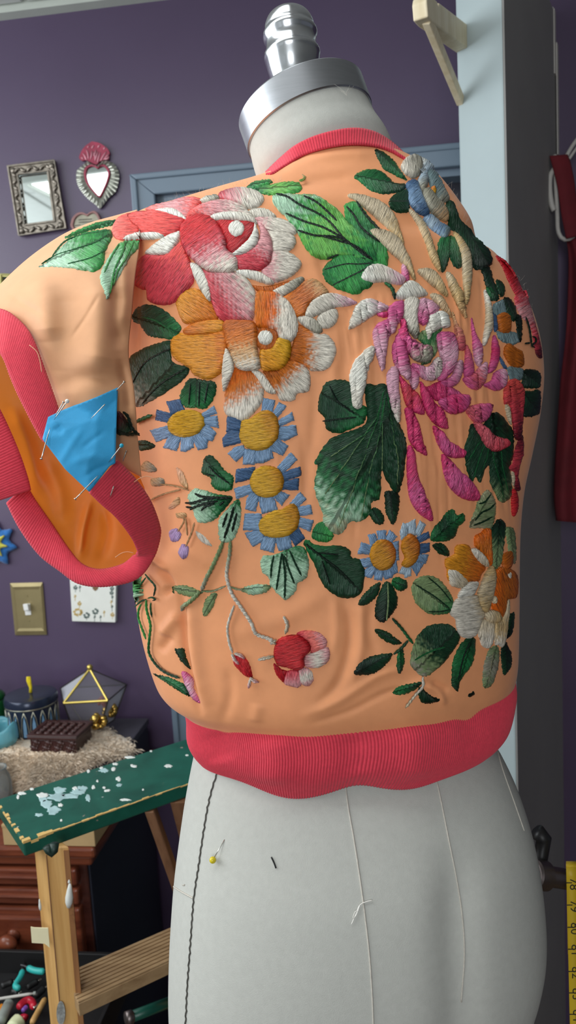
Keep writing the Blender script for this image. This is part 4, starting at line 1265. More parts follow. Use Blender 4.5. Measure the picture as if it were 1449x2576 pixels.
# --- chrysanthemum
ch = pad('embroidered_chrysanthemum', 'D', '535,390 600,348 705,338 660,400 662,500 605,574 558,578 620,482 565,440', ['OL', 'GG', 'OL', 'DG'], JK, (540, 390, 650, 560), 40, 2, 1.0, label='pink chrysanthemum with long trailing petals')
CHR = [('C', '620,385 700,379 790,400 882,440 953,510 992,600 1032,738 990,702 930,642 850,572 760,492 690,432', ['BE', 'BE', 'GO'], (620, 385, 1030, 735), 70, 1),
       ('C', '780,650 850,638 930,660 1002,710 1042,790 1082,870 1112,1003 1060,942 1000,862 920,792 840,722', ['BE', 'BE', 'GO'], (780, 650, 1110, 1000), 70, 2),
       ('C', '1018,880 1060,930 1067,1000 1018,992', ['LP', 'PI'], (1020, 880, 1060, 1000), 70, 1),
       ('C', '718,990 760,910 830,888 902,905 1002,960 1044,1000 1002,1037 880,1017 790,1022', ['WW', 'W', 'LP'], (720, 990, 1040, 1000), 65, 2),
       ('C', '1060,488 1112,510 1172,570 1212,650 1252,760 1292,870 1292,942 1230,862 1188,740 1138,620', ['BE', 'GO'], (1060, 490, 1290, 930), 70, 1),
       ('C', '968,1110 1030,1028 1090,1010 1152,1050 1202,1112 1100,1132 1000,1142', ['WW', 'W'], (970, 1110, 1200, 1110), 60, 2),
       ('C', '1128,935 1200,918 1262,950 1322,1040 1344,1124 1260,1062 1190,1002', ['BE', 'GO'], (1130, 935, 1340, 1120), 65, 2),
       ('C', '1218,1110 1290,1108 1352,1190 1374,1274 1290,1202', ['BE', 'TN'], (1220, 1110, 1370, 1270), 65, 1),
       ('I', '608,733 662,770 732,870 757,990 752,1150 714,1314 693,1200 683,1050 668,900', ['GO', 'BE', 'GO'], (620, 740, 720, 1300), 70, 2),
       ('I', '548,1058 602,1080 662,1180 704,1290 712,1424 648,1332 588,1202', ['BE', 'GO', 'TN'], (550, 1060, 705, 1410), 70, 2),
       ('I', '858,1198 892,1250 917,1350 927,1480 902,1560 860,1645 846,1600 868,1450 868,1330', ['WW', 'BE', 'W'], (865, 1205, 860, 1640), 70, 2),
       ('D', '230,460 252,498 212,590 192,700 167,800 156,878 104,872 84,760 78,650 108,570 168,500', ['W', 'WW', 'W'], (240, 470, 130, 870), 30, 2),
       ('D', '260,240 332,228 332,262 290,264', ['PI', 'HP'], (260, 240, 330, 250), 60, 1),
       ('D', '73,347 90,260 130,180 200,143 270,160 352,207 300,227 230,262 150,312', ['W', 'WW', 'LP'], (80, 330, 350, 200), 60, 2),
       ('D', '233,370 260,320 330,283 362,330 342,420 322,520 300,628 263,540 243,450', ['PI', 'LP', 'LP'], (320, 290, 300, 620), 70, 2),
       ('D', '333,240 360,180 430,158 444,200 432,260 372,372 345,352', ['PI', 'PI', 'LP'], (430, 165, 360, 360), 60, 3),
       ('D', '328,650 380,593 412,640 412,740 422,850 412,974 368,910 338,800', ['LP', 'LP', 'W'], (380, 600, 405, 960), 70, 1),
       ('D', '488,588 540,640 542,720 510,752 478,690', ['PI', 'LP'], (490, 590, 520, 750), 70, 1),
       ('D', '363,480 380,420 425,368 452,470 482,580 472,684 420,642 378,580', ['PI', 'PI', 'LP'], (420, 375, 460, 670), 70, 2),
       ('D', '768,230 802,290 852,400 852,482 800,472 783,350', ['TN', 'CO'], (770, 235, 840, 470), 75, 1),
       ('D', '898,268 927,370 972,470 962,592 920,562 903,405', ['PI', 'PI', 'LP'], (900, 270, 950, 580), 75, 1),
       ('D', '863,450 902,530 912,640 850,664 853,540', ['CO', 'PI'], (865, 455, 880, 655), 75, 1),
       ('D', '1008,640 1030,540 1045,388 1082,450 1087,540 1060,614', ['PI', 'HP', 'PI'], (1050, 395, 1030, 620), 75, 1),
       ('D', '978,720 1030,690 1050,638 1112,613 1142,660 1122,732 1060,760', ['PI', 'PI', 'LP'], (980, 720, 1140, 660), 65, 1),
       ('D', '838,682 900,650 960,590 1002,568 1004,650 962,742 900,748', ['PI', 'CO', 'LP'], (840, 690, 1000, 600), 65, 1),
       ('D', '688,702 760,660 800,570 832,558 834,650 792,722 720,738', ['PI', 'LP'], (690, 700, 830, 570), 65, 2),
       ('D', '548,700 600,730 700,690 760,728 835,782 760,803 680,834 618,790', ['HP', 'HP', 'PI'], (560, 700, 820, 780), 60, 0),
       ('D', '405,628 440,680 500,740 552,800 584,912 530,913 460,862 428,750', ['HP', 'CD', 'HP'], (410, 640, 570, 900), 55, 1),
       ('D', '448,880 500,888 548,990 573,1090 598,1193 530,1162 478,1090 463,980', ['HP'], (460, 890, 590, 1180), 55, 1),
       ('D', '468,1140 516,1168 534,1290 574,1420 614,1520 637,1634 560,1602 498,1520 468,1400', ['HP', 'HP', 'PI', 'HP'], (480, 1150, 630, 1620), 55, 1),
       ('D', '553,700 602,760 644,830 704,890 734,1012 660,992 606,930 566,830', ['HP'], (560, 710, 725, 1000), 55, 2),
       ('D', '638,1000 702,1028 744,1090 804,1130 864,1170 834,1212 740,1203 676,1130', ['HP', 'PI', 'HP'], (645, 1005, 850, 1190), 55, 1),
       ('D', '698,1190 762,1228 824,1300 894,1360 948,1440 948,1497 850,1492 766,1430 716,1330', ['HP', 'PI', 'HP'], (705, 1195, 940, 1480), 55, 1),
       ('D', '678,830 760,788 872,788 889,840 842,902 770,918 716,890', ['PI', 'HP', 'PI'], (690, 850, 880, 810), 60, 2),
       ('D', '858,880 940,848 1032,848 1034,890 992,962 930,978 886,940', ['CO', 'PI'], (865, 890, 1030, 870), 60, 2),
       ('D', '435,220 450,153 500,133 544,160 533,260 547,380 520,412 468,350 443,290', ['W', 'W', 'GR'], (470, 150, 530, 400), 40, 3),
       ('D', '538,160 580,138 642,165 684,210 622,262 582,322 540,292 528,230', ['LP', 'PI'], (600, 150, 560, 310), 30, 2),
       ('D', '598,310 620,258 690,228 738,270 748,332 690,342 642,372 600,424 588,370', ['WW', 'W'], (700, 250, 600, 410), 30, 3),
       ('D', '653,400 700,368 772,378 804,470 794,572 742,662 676,692 690,600 680,500', ['PI', 'LP', 'PI'], (690, 380, 710, 680), 50, 3),
       ('D', '503,580 600,600 660,538 688,560 684,660 632,694 558,672', ['PI', 'LP', 'W'], (510, 590, 690, 600), 60, 3),
       ('D', '423,288 452,300 482,400 542,440 624,480 604,562 530,564 466,500 426,400', ['HP', 'PI', 'GR'], (430, 300, 610, 520), 60, 4)]
for cr, s, c, a, st, ly in CHR:
    petal(ch, cr, s, c, a, st, ly, 2.0)

# --- dark lobed leaves
lf = leaf('Z', '808,985 820,962 850,955 885,965 892,1010 922,1025 917,1060 890,1077 850,1090 822,1080 816,1050 801,1035 801,1010', ['DG', 'DG', 'GG'], (810, 990, 910, 1050), ['830,970 850,1010 890,1040', '812,1060 850,1055 895,1050'], ('BG',))
lf = leaf('Z', '918,972 945,968 970,967 987,1010 1002,1060 1022,1110 1020,1160 1006,1232 990,1237 968,1200 960,1182 956,1252 936,1262 930,1292 906,1312 880,1314 860,1342 835,1342 814,1320 811,1290 793,1240 791,1215 799,1170 791,1165 813,1125 838,1100 890,1080 922,1058',
          ['DG', 'DG', 'DG', 'DG', 'DG', 'GG', 'MG', 'OC'], (1010, 1000, 822, 1345), ['968,980 950,1040 920,1090 880,1150 830,1225 815,1245', '962,1010 930,1110 905,1180 880,1250 850,1330', '966,1020 945,1130 925,1210 908,1305', '968,1000 962,1090 960,1185', '972,990 985,1070 998,1150 1000,1220', '935,1080 890,1110 830,1150'], ('GG', 'OL'), st=40, h=1.5, vr=1.5,
          label='large dark lobed leaf fading to cream at its foot')
leaf('D', '318,1440 350,1432 390,1440 417,1490 402,1600 370,1664 328,1600 316,1520', ['BG', 'DG'], (350, 1435, 370, 1660), None)
leaf('D', '213,1570 250,1546 302,1590 307,1652 260,1658 218,1610', ['DG'], (230, 1560, 290, 1655), None)
lf = leaf('D', '988,980 1010,930 1060,903 1112,930 1132,960 1184,1040 1180,1200 1162,1270 1174,1380 1164,1482 1100,1512 1058,1450 1028,1380 1018,1270 990,1292 962,1382 930,1342 900,1372 866,1280 852,1160 878,1060 900,980 950,1020',
          ['BG', 'DG', 'DG', 'DG', 'OL'], (1040, 920, 1110, 1520), ['1000,1100 960,1180 930,1270 905,1360', '1010,1110 1000,1200 965,1300', '1040,1150 1060,1280 1090,1400 1110,1490', '1090,1150 1110,1300 1140,1450', '960,1090 920,1150 880,1230'], ('GG',), st=35, vr=1.4)
petal(ch, 'D', '913,975 970,988 1052,1060 1134,1090 1134,1132 1060,1168 998,1142 946,1060', ['CO', 'CO', 'CD'], (920, 980, 1130, 1120), 55, 3, 2.4)
leaf('G', '968,377 1010,250 1038,170 1108,98 1168,190 1162,300 1132,392 1050,388', ['OC', 'OL', 'OC'], (970, 375, 1130, 110), ['1000,330 1050,270 1110,240 1150,200', '990,365 1060,340 1130,300', '1030,200 1070,190 1120,130'], ('DG',), vr=2.4)

# --- daisies
def ell(cx, cy, rx, ry, rot=0, n=14):
    w = math.radians(rot)
    return ' '.join('%.1f,%.1f' % (cx + rx * math.cos(a) * math.cos(w) - ry * math.sin(a) * math.sin(w), cy + rx * math.cos(a) * math.sin(w) + ry * math.sin(a) * math.cos(w)) for a in np.linspace(0, 2 * math.pi, n, endpoint=False))
def daisy(crop, centre, ctr, petals, label, cc=('YE', 'YE', 'YO'), st=20, h=2.2):
    o = pad('embroidered_daisy', crop, centre, list(cc), JK, (ctr[0] - 90, ctr[1] + 40, ctr[0] + 90, ctr[1] - 40), st, 1, h, label=label)
    for s, c in petals:
        p = pts(crop, s)
        x0, y0, k = CROP[crop]
        m_ = (p.mean(0) - [x0, y0]) * k
        pad('petal', crop, s, c, o, (ctr[0], ctr[1], m_[0], m_[1]), 6, 0, 1.0, jag=1.0, edge=7, hard=True, grow=ctr)
    return o
B1, B2 = ['BL'], ['DB']
daisy('E', ell(355, 268, 120, 88, -10), (355, 268), [('225,120 310,105 330,172 255,195', B2), ('155,180 250,205 242,262 148,240', B2), ('115,320 232,288 244,350 150,388', B1), ('203,430 243,353 312,365 280,450', B1), ('320,452 325,368 392,364 397,432 350,457', B1),
      ('398,365 450,338 497,380 492,432 440,444', B1), ('448,320 500,278 552,335 530,384 480,365', B1), ('473,232 562,220 570,292 480,272', B1), ('460,205 540,153 559,196 478,228', B1)], 'blue daisy with a wide yellow eye, nearest the sleeve', ('YE', 'YE', 'YE'))
daisy('E', '700,290 712,250 760,238 830,190 880,185 925,215 945,270 942,350 905,405 850,438 790,440 730,415 695,360', (820, 315), [('840,178 853,93 922,108 905,185', B1), ('912,202 958,123 1002,148 945,220', B1), ('942,252 1040,193 1052,242 955,285', B1), ('945,298 1062,283 1072,342 1000,377 940,352', B1),
      ('928,362 1007,420 977,477 898,442 886,400', B1), ('798,450 890,428 907,502 850,532 803,532', B1), ('718,453 797,453 782,542 713,542', B1), ('700,422 717,460 660,522 610,472 648,438', B1), ('697,388 580,417 573,370 620,308 692,330', B2), ('603,225 682,218 697,302 598,312', B2)], 'largest blue daisy, under the orange peony')
daisy('E', ell(870, 640, 110, 104), (870, 640), [('952,532 1030,448 1070,490 985,575', B1), ('983,580 1090,543 1097,595 988,633', B2), ('983,640 1082,623 1077,692 968,690', B2), ('948,705 1017,735 970,797 913,740', B1), ('818,755 905,743 932,832 840,852', B1), ('763,718 807,745 785,837 723,822 733,760', B1),
      ('755,663 767,715 665,752 650,690', B1), ('663,560 772,545 767,612 658,637', B2)], 'middle daisy of the column of three')
daisy('E', '1028,778 1062,800 1080,860 1067,930 1002,987 900,997 828,962 823,890 900,830 960,815', (950, 890), [('1028,767 1090,698 1127,740 1070,795', B1), ('1073,800 1160,783 1170,840 1083,853', B1), ('1078,870 1177,890 1157,957 1073,922', B1), ('1018,985 1075,943 1117,1010 1060,1057', B2), ('923,1010 1010,988 1027,1072 950,1092', B1), ('838,1010 917,1000 902,1102 823,1082', B1),
      ('718,980 822,960 837,1022 765,1062', B1), ('718,850 812,850 824,905 822,950 708,945', B1)], 'lowest daisy of the column of three')
daisy('G', ell(310, 590, 102, 120), (310, 590), [('112,575 140,495 217,520 210,582', B1), ('193,430 245,423 267,487 213,517', B1), ('268,400 332,393 332,472 278,472', B1), ('333,462 370,393 422,440 372,492', B1), ('128,632 205,620 217,672 165,692 133,682', B1), ('163,720 220,680 252,712 215,777 168,765', B1),
      ('243,720 312,715 300,797 248,792', B1), ('310,715 372,700 387,772 330,787', B1), ('368,690 420,640 432,732 390,752', B1), ('388,500 440,490 440,622 398,622', B1)], 'blue daisy of the right-hand pair, in front', ('YO', 'YO', 'DO'), 0)
daisy('G', '455,480 485,445 522,428 572,470 592,550 562,640 502,687 450,667 472,610 450,550', (515, 560), [('438,400 460,338 502,360 490,432 448,462', ['PB']), ('493,340 557,308 562,422 510,427', ['W', 'PB']), ('563,402 600,318 642,350 592,442', ['PB']), ('583,442 662,408 672,452 590,492', B2), ('588,510 672,500 672,562 590,582', B2),
      ('583,590 662,600 642,662 568,640', B1), ('558,650 622,670 572,757 528,682', B1), ('468,700 522,690 522,762 478,777', ['PB']), ('428,742 460,688 492,690 470,752', ['PB'])], 'blue daisy of the right-hand pair, half covered by its neighbour', ('YO', 'DO'), 0)
da = daisy('J', '263,572 330,548 384,600 378,732 290,738 263,650', (320, 640), [('228,460 310,418 334,480 342,556 270,568 218,520', ['GB']), ('213,540 258,600 262,702 228,722', B2), ('268,742 380,738 444,760 464,832 400,866 330,836 288,802', ['GB'])], 'dim daisies at the jacket side', ('DO',), 0)
da2 = pad('embroidered_daisy', 'J', '328,872 370,838 432,880 494,920 504,1040 430,1064 368,1022 328,950', ['DO'], JK, (330, 900, 500, 1000), 0, 1, 1.6)
for s, c in (('283,950 328,1012 362,1082 318,1062 288,1002', ['DB']), ('358,1062 420,1052 504,1080 494,1172 400,1192 368,1132', ['GB'])):
    pad('petal', 'J', s, c, da2, None, 10, 0, 1.0)

# --- leaves of the lower left
leaf('E', '453,560 470,488 512,470 562,520 602,570 654,610 642,692 560,697 513,660 508,615 458,590', ['DG', 'GG'], (470, 490, 640, 660), ['500,540 560,600 630,650', '480,590 540,605'], ('BG',))
leaf('E', '363,740 400,688 450,688 540,718 647,740 582,832 520,892 430,897 398,830', ['MG', 'MG', 'GG', 'DG'], (365, 790, 645, 745), ['415,715 460,735 560,742 640,742', '355,775 400,775 470,755 540,748', '360,800 410,810', '385,820 420,800 500,775 560,765', '455,825 480,800 540,780', '570,790 600,765'], ('BG',), vr=3.2)
leaf('E', '558,900 600,830 683,752 702,830 692,920 652,1012 572,1022', ['GG', 'MG', 'MG'], (683, 755, 600, 1020), ['660,800 640,880 600,1000', '620,840 590,930', '680,840 650,960'], ('BG',), vr=3.2)
leaf('E', '838,1122 930,1100 1080,1048 1134,1130 1122,1250 1062,1292 1052,1340 985,1394 898,1312 878,1252 833,1210', ['GG', 'MG', 'MG', 'MG'], (1000, 1060, 980, 1390), ['915,1110 900,1180 895,1255', '965,1095 950,1200 930,1330', '970,1100 985,1240 982,1380', '980,1110 1010,1200 1045,1290', '1015,1080 1050,1160 1090,1240'], ('DG',), vr=2.6, st=65)
leaf('Z', '764,1368 775,1358 800,1372 857,1373 882,1385 884,1402 905,1408 918,1440 906,1494 868,1505 842,1496 812,1470 790,1420', ['GG', 'DG', 'DG'], (766, 1365, 900, 1480), ['770,1368 810,1400 850,1430 890,1470', '800,1390 850,1395', '810,1410 830,1470'], ('BG',))
leaf('E', '1158,960 1190,908 1230,903 1292,970 1282,1012 1220,1028 1163,1005', ['GG', 'LG'], (1160, 960, 1290, 990), None, st=80)
cord('stitched_stem', 'E', ['594,1025 570,1090 530,1170 490,1260 460,1335', '450,1340 400,1395 318,1462'], 5.5, ['OL', 'OL', 'GR'], JK)
leaf('E', '268,1312 350,1303 440,1338 458,1352 400,1377 310,1357', ['OL'], (270, 1315, 455, 1350), None)
leaf('E', '548,1352 532,1420 490,1492 458,1492 468,1410 508,1360', ['OL'], (550, 1355, 465, 1490), None)
leaf('E', '700,1330 780,1298 892,1303 862,1347 770,1364', ['OL', 'MG', 'OL'], (700, 1330, 890, 1305), None)
cord('stitched_stem', 'E', ['460,1337 530,1337 612,1305', '640,1310 680,1325 720,1330'], 2.8, ['OL', 'OC'], JK)
cord('stitched_stem', 'H', ['690,30 684,120 670,200 666,280 700,390 760,480 830,590 862,660 940,692 985,714'], 4.6, ['OL', 'W', 'W', 'W'], JK)
cord('stitched_stem', 'H', ['716,470 692,540 672,620 682,720 706,795'], 3.4, ['W', 'W'], JK)
for s, c in (('243,960 290,938 320,975 302,1017 258,1020', ['LI']), ('303,1090 330,1038 367,1060 362,1112 330,1135', ['LI']), ('130,620 200,618 212,660 138,667', ['GR', 'TN']), ('60,560 100,505 165,560 130,580', ['GR', 'TN'])):
    pad('embroidered_bud', 'E', s, c, JK, None, 20, 0, 1.2)
for s, c in (('288,552 332,580 367,682 318,652', ['PE', 'TN']), ('238,802 300,738 312,780 258,817', ['PE', 'TN']), ('288,842 345,838 352,870 300,872', ['TN']), ('413,958 470,990 517,1052 448,1022', ['W'])):
    pad('embroidered_leaf', 'E', s, c, JK, None, 25, 0, .8)
cord('stitched_stem', 'E', ['200,655 290,665 380,695', '310,960 350,890 330,850', '360,1060 400,960 415,900', '360,870 372,985', '130,760 220,720 330,690'], 2.4, ['TN', 'TN'], JK)
cord('stitched_stem', 'E', ['40,265 90,240 150,215'], 5, ['DG', 'GG'], JK)
leaf('E', '45,385 90,375 152,412 90,440 48,432', ['DG'], (45, 400, 150, 412), None)
leaf('N', '940,1090 990,1100 1052,1190 1062,1240 980,1272 935,1240', ['MA', 'DG'], (945, 1100, 1060, 1240), ['980,1085 1020,1130 1055,1220 1110,1275', '945,1235 1010,1265 1110,1260'], ('BG',), vr=4, bv=BV_S)

# --- rose bud and bud at the bottom
rb = pad('embroidered_rose', 'H', '983,770 1010,708 1080,677 1160,677 1222,730 1233,780 1192,830 1192,890 1150,918 1080,902 1010,882 983,830', ['DR', 'RD', 'DR'], JK, (1000, 840, 1210, 740), 15, 1, 3.2, label='small red rose with pink outer petals')
for s, c, a in (('1138,668 1210,643 1292,660 1344,710 1334,762 1240,803 1222,730', ['CD', 'CP', 'PK'], (1180, 740, 1320, 680)), ('1230,800 1342,758 1368,800 1352,862 1280,903 1196,893 1193,830', ['PK', 'W', 'PK'], (1200, 850, 1360, 810)),
                ('1148,918 1200,898 1243,930 1253,990 1215,1028 1160,1002', ['PK', 'W', 'PK'], (1180, 910, 1220, 1020)), ('1066,928 1150,918 1174,1000 1150,1038 1090,1028 1046,1000', ['CD', 'PK'], (1110, 925, 1120, 1030)), ('983,870 1030,908 1073,930 1053,1002 1008,962 987,920', ['DR'], (1000, 880, 1050, 990))):
    petal(rb, 'H', s, c, a, 8, 0, 1.6)
cord('sepal', 'H', ['945,700 975,720 1000,735', '878,842 930,830 985,818', '1050,545 1075,600 1060,665', '960,735 985,715 1000,705'], 4.5, ['W', 'BE'], rb)
bd = pad('embroidered_bud', 'H', '703,830 730,808 792,840 823,900 834,964 790,958 738,910 708,870', ['DR', 'RD', 'DR'], JK, (710, 820, 830, 955), 20, 1, 2.0, label='small dark red bud')
cord('sepal', 'H', ['700,800 720,840 752,872', '718,798 760,812 788,835', '822,962 850,985 884,995', '826,972 820,1005 814,1036'], 4.5, ['W', 'PK'], bd)

# --- lower right group
leaf('G', '678,482 690,400 750,328 790,270 842,243 872,290 922,273 932,330 882,382 862,442 800,487', ['GG', 'DG', 'GG'], (680, 480, 900, 290), None)
leaf('G', '688,515 760,503 812,560 812,602 738,582', ['DG'], (690, 515, 810, 595), None)
leaf('G', '128,972 150,910 230,828 292,803 272,892 200,962', ['DG'], (130, 970, 290, 810), None)
leaf('G', '248,1042 268,920 318,808 362,798 412,880 422,962 382,1042 320,1102 268,1087', ['DG', 'BG'], (350, 800, 320, 1100), ['345,800 348,950 335,1092'], ('OL',))
leaf('G', '378,790 420,758 492,790 492,842 440,867 398,840', ['GG', 'DG'], (380, 790, 490, 830), None)
leaf('G', '528,830 570,768 640,748 722,765 802,850 847,940 832,1022 740,1047 650,1032 568,970 536,900', ['OL', 'OL', 'GG'], (540, 800, 830, 1020), ['560,820 690,900 810,995', '650,760 740,840 825,945', '650,1020 740,1020 820,1005'], ('DG',), vr=1.8)
cord('stitched_stem', 'G', ['375,1070 440,1140 500,1220 532,1262'], 3.8, ['DG', 'GG'], JK)
cord('stitched_stem', 'G', ['495,1238 440,1300 385,1342', '440,1300 455,1330'], 3.8, ['DG'], JK)
leaf('G', '248,1160 320,1163 392,1210 455,1262 390,1272 308,1232', ['DG'], (250, 1162, 450, 1262), None)
leaf('G', '93,1482 150,1400 250,1353 378,1338 362,1392 280,1472 200,1502 118,1502', ['BG', 'DG'], (95, 1490, 375, 1340), None)
leaf('G', '428,1310 466,1318 473,1410 445,1492 416,1450', ['GG', 'DG'], (445, 1312, 445, 1490), None)
leaf('G', '518,1402 560,1230 640,1138 740,1113 832,1130 898,1220 842,1322 740,1442 640,1513 568,1482', ['GR', 'OL', 'DG', 'DG', 'DG'], (540, 1480, 870, 1160), ['545,1390 620,1345 700,1310 780,1290'], ('GG',))
leaf('G', '833,1580 838,1420 878,1310 930,1238 1003,1218 1014,1310 982,1432 902,1542 882,1625 850,1600', ['DG', 'GG', 'DG'], (980, 1230, 870, 1610), ['960,1250 910,1380 875,1540'], ('BG',))
leaf('G', '1068,1560 1078,1420 1118,1310 1172,1278 1194,1340 1184,1450 1142,1572 1090,1604', ['OL', 'GR', 'OL'], (1165, 1285, 1085, 1600), ['1140,1320 1120,1450 1100,1570'], ('OC',), vr=1.4)
leaf('G', '1208,1310 1240,1248 1284,1340 1284,1432 1230,1504 1212,1420', ['BG', 'DG'], (1240, 1255, 1240, 1500), None)
leaf('G', '383,1640 440,1588 580,1558 604,1574 540,1622 460,1652', ['GG', 'DG'], (385, 1640, 600, 1565), None)
leaf('G', '583,1598 622,1610 662,1652 744,1690 700,1712 630,1722 588,1682', ['DG', 'BG'], (595, 1600, 730, 1700), None)
cord('stitched_stem', 'G', ['610,1520 600,1590 540,1662 475,1745'], 3.5, ['W', 'BE'], JK)
leaf('G', '958,1655 1000,1628 1003,1650 968,1670', ['BG'], (958, 1655, 1002, 1640), None)

# --- orange and white flower at the right edge
pk = pad('embroidered_peony', 'K', '628,830 740,748 900,830 934,1000 902,1152 804,1180 774,1320 702,1444 638,1382 598,1270 576,1130 606,1050', ['OD', 'DO', 'OB'], JK, (620, 1000, 920, 1000), 70, 1, 1.6, label='orange and cream flower at the far side')
for s, c, a, st, ly in (('738,600 850,548 864,700 802,804 736,740', ['DO', 'OB'], (740, 600, 850, 780), 80, 1), ('758,850 820,808 834,880 790,914', ['W'], (760, 850, 830, 880), 40, 2),
                    ('0,650 110,590 118,500 180,458 282,468 344,540 404,640 514,760 452,862 420,942 290,954 206,1024 118,1014 56,960 16,870 18,790 -4,740', ['OG', 'OG', 'OR', 'OD'], (0, 700, 500, 800), 10, 1),
                    ('26,800 100,778 200,840 282,950 202,1024 118,1014 56,972', ['W', 'BE'], (30, 820, 240, 980), 20, 2), ('373,400 388,338 460,308 508,253 582,268 594,450 604,694 550,724 498,620 418,520 376,480', ['OD', 'OR', 'OD'], (470, 300, 570, 700), 8, 1),
                    ('313,540 360,508 442,560 524,660 534,744 460,724 376,640', ['W', 'BE'], (315, 540, 530, 740), 40, 3), ('156,1142 200,1040 290,948 414,948 392,1052 340,1124 240,1134', ['WW', 'W'], (160, 1130, 400, 960), 20, 2),
                    ('56,1320 108,1200 200,1138 330,1118 412,1128 444,1240 504,1360 474,1452 424,1582 402,1622 350,1664 260,1674 188,1642 138,1540 128,1430 68,1380', ['W', 'W', 'BE'], (100, 1400, 480, 1300), 10, 1),
                    ('418,1600 460,1428 530,1438 624,1480 614,1702 560,1804 468,1772 448,1700', ['BE', 'W'], (530, 1450, 530, 1790), 6, 1), ('618,1480 720,1428 792,1148 824,1260 804,1502 774,1702 730,1794 688,1762 638,1742', ['BE', 'GO', 'W'], (720, 1300, 700, 1790), 6, 1),
                    ('408,1120 448,980 518,818 592,738 634,850 624,1002 574,1202 540,1314 488,1334 438,1240', ['GO', 'BE', 'GO'], (580, 760, 490, 1320), 65, 3), ('498,1352 570,1308 664,1330 704,1432 600,1478 528,1442', ['BE', 'GO'], (500, 1380, 690, 1400), 70, 3), ('598,1130 642,1148 634,1222 588,1214', ['BE'], (600, 1130, 620, 1220), 30, 3)):
    petal(pk, 'K', s, c, a, st, ly, 1.8)
leaf('K', '778,250 884,258 914,450 904,704 836,640 798,400', ['OL', 'OL', 'OC'], (820, 260, 880, 700), None)
leaf('K', '588,280 648,180 688,128 744,150 784,230 774,330 754,500 724,702 620,794 598,600', ['BG', 'DG', 'OL', 'OL'], (690, 140, 640, 780), None, st=25)
leaf('K', '818,1400 882,1338 894,1440 854,1622 788,1684 798,1530', ['DG', 'BG'], (860, 1350, 800, 1670), None)

# --- far right edge
leaf('J', '323,408 390,418 444,520 434,622 378,612 326,500', ['BG', 'DG'], (330, 415, 420, 615), None)
leaf('J', '438,568 492,598 494,780 466,824 443,700', ['BG'], (450, 575, 475, 815), None)
cord('stitched_stem', 'J', ['510,600 540,700 555,800 560,850', '500,845 550,838', '570,780 598,790 600,830 562,862 592,882'], 2.8, ['BG'], JK)
leaf('J', '508,1102 570,1073 664,1110 674,1200 654,1252 570,1254 496,1240', ['BG', 'DG'], (510, 1110, 660, 1230), None)
leaf('J', '508,1292 580,1282 664,1278 669,1420 644,1502 560,1528 488,1502 508,1400', ['DG', 'BG'], (510, 1300, 640, 1500), None)
rr_ = pad('embroidered_rose', 'J', '326,1262 400,1168 474,1198 514,1290 504,1482 486,1702 450,1744 418,1702 396,1502 366,1402 326,1402', ['CR', 'CD', 'MA'], JK, (360, 1200, 460, 1730), 75, 1, 1.6, label='red petals at the jacket side')
for s, c in (('426,1832 490,1698 504,1860 484,1932 454,2072 474,2202 430,2204 406,2052 356,2002 406,1960', ['MA', 'CD', 'MA']), ('398,2202 440,2228 454,2362 424,2452 400,2444 393,2300', ['RD']), ('338,1408 380,1448 398,1582 380,1594 343,1492', ['BE']), ('398,2028 426,2078 414,2174 396,2122', ['BE'])):
    petal(rr_, 'J', s, c, None, 70, 1, 1.4)

# --- lower left edge below the sleeve
leaf('L', '196,340 240,280 292,212 312,232 302,400 272,500 262,644 200,560', ['MG', 'LG', 'MG'], (290, 220, 240, 630), None, st=8)
cord('stitched_stem', 'L', ['395,240 450,310 518,385 537,440 515,552', '408,290 330,400 280,490 263,650', '255,700 330,632 415,592', '432,582 490,568 540,600 500,612'], 2.6, ['GG', 'DG'], JK)
cord('stitched_stem', 'L', ['415,600 420,730 450,850 475,960 465,1100 450,1250 460,1350 520,1460 620,1570 740,1640 878,1690'], 3.6, ['LG', 'LG', 'GG', 'DG', 'DG'], JK)
cord('stitched_stem', 'L', ['345,660 310,750 310,860 350,980 385,1070 412,1150'], 3.2, ['LG', 'LG'], JK)
cord('stitched_stem', 'L', ['478,640 472,720 492,845'], 2.6, ['GG', 'DG'], JK)
leaf('L', '778,1300 840,1292 912,1293 934,1400 1004,1584 900,1504 838,1420', ['DG'], (790, 1300, 1000, 1580), None)
leaf('L', '478,1638 560,1658 690,1686 802,1738 904,1788 994,1942 968,1954 850,1894 716,1804 598,1724', ['DG', 'GG', 'DG'], (480, 1640, 990, 1945), ['560,1675 700,1740 850,1830 970,1940'], ('GG',))
pad('embroidered_petal', 'L', '878,1620 960,1628 1044,1720 1054,1850 1104,1960 1134,2054 1060,2024 996,1950 916,1780', ['PI', 'LP', 'PI'], JK, (890, 1630, 1120, 2040), 70, 0, 1.2)
leaf('L', '743,430 765,438 770,516 753,512', ['GG'], (750, 430, 760, 515), None)

# ================================================================== BLUE PATCH AND PINS
PD = [((296, 975), .588), ((293, 1060), .578), ((290, 1165), .568), ((277, 1172), .566), ((225, 1237), .559), ((165, 1180), .560), ((108, 1105), .563), ((122, 1050), .570), ((160, 1032), .576), ((240, 1000), .584)]
pb = np.array([p[0] for p in PD], float)
pdv = np.array([p[1] for p in PD])
gx, gy = np.meshgrid(np.arange(100, 300, 5.0), np.arange(970, 1245, 5.0))
q = np.stack([gx.ravel(), gy.ravel()], 1)
q = q[inside(q, pb)]
q = q[seg_dist(q, pb) > 2.5]
bd_ = np.array([pb[i] + (pb[(i + 1) % len(pb)] - pb[i]) * t for i in range(len(pb)) for t in np.linspace(0, 1, 12, endpoint=False)])
allp = np.vstack([bd_, q])
res = delaunay_2d_cdt([Vector(v) for v in allp.tolist()], [], [list(range(len(bd_)))], 1, 1e-5)
V = np.array([list(v) for v in res[0]])
w_ = 1 / (np.linalg.norm(V[:, None] - pb[None], axis=2) ** 2 + 1800)
